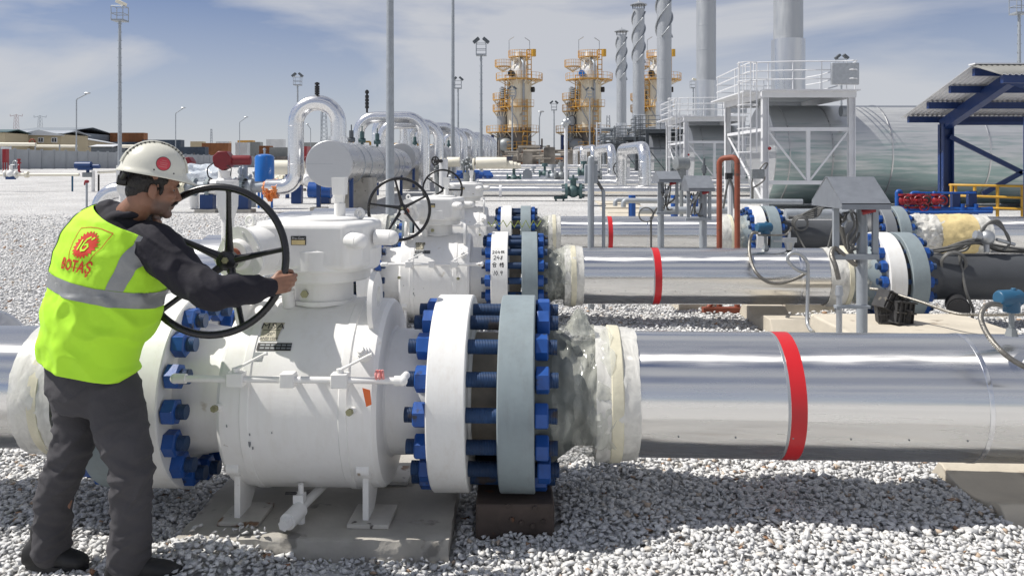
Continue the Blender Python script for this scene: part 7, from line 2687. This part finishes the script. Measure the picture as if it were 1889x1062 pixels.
# jacket: sleeves, yoke and collar
def jk_wr(p):
    w1 = noise.noise(V((p.x * 20 + p.z * 7, p.y * 9, p.z * 11 - p.x * 4)))
    w2 = 1 - abs(noise.noise(V((p.x * 12 + p.z * 10, p.y * 8, p.z * 12 + 5)))) * 2
    return .008 * w1 + .011 * max(0, w2 - .4)


q = MB()
limb(q, [(SH_R + V((-.05, .03, -.01)), .09), (SH_R + V((.020, -.010, -.022)), .096), (W(342, 507, 3.37), .084), (EL_R, .074), (W(440, 535, 3.40), .065), (W(472, 532, 3.47), .055), (W(488, 531, 3.50), .042)])
limb(q, [(W(484, 531, 3.495), .042), (W(497, 530, 3.51), .039)])
limb(q, [(SH_L, .10), (EL_L, .078), (WR_L + V((-.05, .06, -.06)), .06), (WR_L, .043)])
limb(q, [(SH_L, .085), (NECK + V((-.045, .01, -.085)), .085), (SH_R + V((-.05, .03, -.01)), .08)])
q.sph(NECK + V((-.034, .012, -.040)), .106, 24, 16)
q.sph(W(203, 408, 3.53), .088, 20, 14)
limb(q, [(NECK + V((-.045, .01, -.11)), .11), (W(195, 560, 3.5), .14), (PEL + V((0, 0, .06)), .14)])
# collar
cn = (hp(-.035, 0, -.10) - NECK).normalized()
nk = NECK + cn * .0
loft(q, [(NECK + V((-.02, 0, -.05)), rt, fw, .130, .120), (NECK + V((-.01, 0, .005)), rt, fw, .104, .10), (NECK + cn * .055, rt, fw, .084, .086), (NECK + cn * .064, rt, fw, .076, .078)], 32, 2.0)
jk = blob(q, 'jacket', .006, 4, .5, m_jacket, PER, disp=jk_wr)


def tr_wr(p):
    knee = math.exp(-((p.z - .48) / .16) ** 2)
    ank = math.exp(-((p.z - .14) / .12) ** 2)
    f1 = noise.noise(V((p.x * 6, p.y * 6, p.z * 30 + p.x * 14)))
    f2 = 1 - abs(noise.noise(V((p.x * 5 + p.z * 5, p.y * 5, p.z * 14 - p.x * 10 + 3)))) * 2
    return .0060 * f1 * (.4 + knee + 1.3 * ank) + .013 * max(0, f2 - .42) * (.6 + knee + .6 * ank) + .003 * noise.noise(V((p.x * 9, p.y * 9, p.z * 4)))


q = MB()
loft(q, [(W(163, 640, 3.52), rt, fw, .195, .135), (W(163, 670, 3.52), rt, fw, .200, .14), (W(165, 715, 3.52), rt, fw, .200, .15), (W(172, 752, 3.52), rt, fw, .165, .125)], 36, 2.2)
limb(q, [(LH, .104), (W(141, 780, 3.57), .088), (LK, .077), (W(104, 905, 3.58), .077), (W(97, 960, 3.61), .075), (W(95, 1012, 3.62), .081)])
limb(q, [(RH, .112), (W(223, 782, 3.44), .106), (RK, .087), (W(243, 905, 3.43), .080), (W(242, 960, 3.45), .080), (W(237, 1030, 3.48), .085)])
bmx = blob(q, 'trousers', .0075, 4, .5, m_trous, PER, disp=tr_wr)
# belt line and pocket seam


def boot(A, d, L_, zs):
    d = V(d).normalized(); sd2 = V((d.y, -d.x, 0))
    q = MB(); rings = []
    for f, w_, h_, z_ in ((-.02, .030, .030, .045), (0, .040, .045, .055), (.08, .045, .06, .066), (.2, .047, .075, .078), (.38, .046, .060, .064), (.6, .049, .043, .048), (.8, .049, .034, .040), (.93, .040, .028, .034), (1.0, .022, .018, .028)):
        c = A + d * (L_ * f - .085); c.z = zs + z_
        rings.append((c, sd2, UP, w_, h_))
    loft(q, rings, 24, 2.5)
    c0 = A.copy(); c0.z = zs + .1
    limb(q, [(c0 + V((0, 0, -.02)), .055), (c0 + V((0, 0, .07)), .058)], 18)
    bt = blob(q, 'boot', .006, 4, .5, m_boot, PER)
    s = MB(); pl = []
    for k in range(28):
        a = 2 * PI * k / 28
        pl.append((L_ * (.5 + .52 * math.cos(a)) - .085, (.052 if math.cos(a) > 0 else .046) * math.sin(a)))
    s.prism(pl, V((A.x, A.y, zs)), d, sd2, (0, 0, .026)); s.build('sole', m_blackm, bt)


boot(V((LA.x - .035, LA.y, 0)), (.96, -.10, 0), .285, -.035)
boot(V((RA.x, RA.y, 0)), (.92, .25, 0), .30, -.035)
print('objects', len(S.objects), 'tris', sum(len(o.data.loop_triangles) if False else sum(len(p.vertices) - 2 for p in o.data.polygons) for o in {o.data.name: o for o in S.objects if o.type == 'MESH'}.values()))
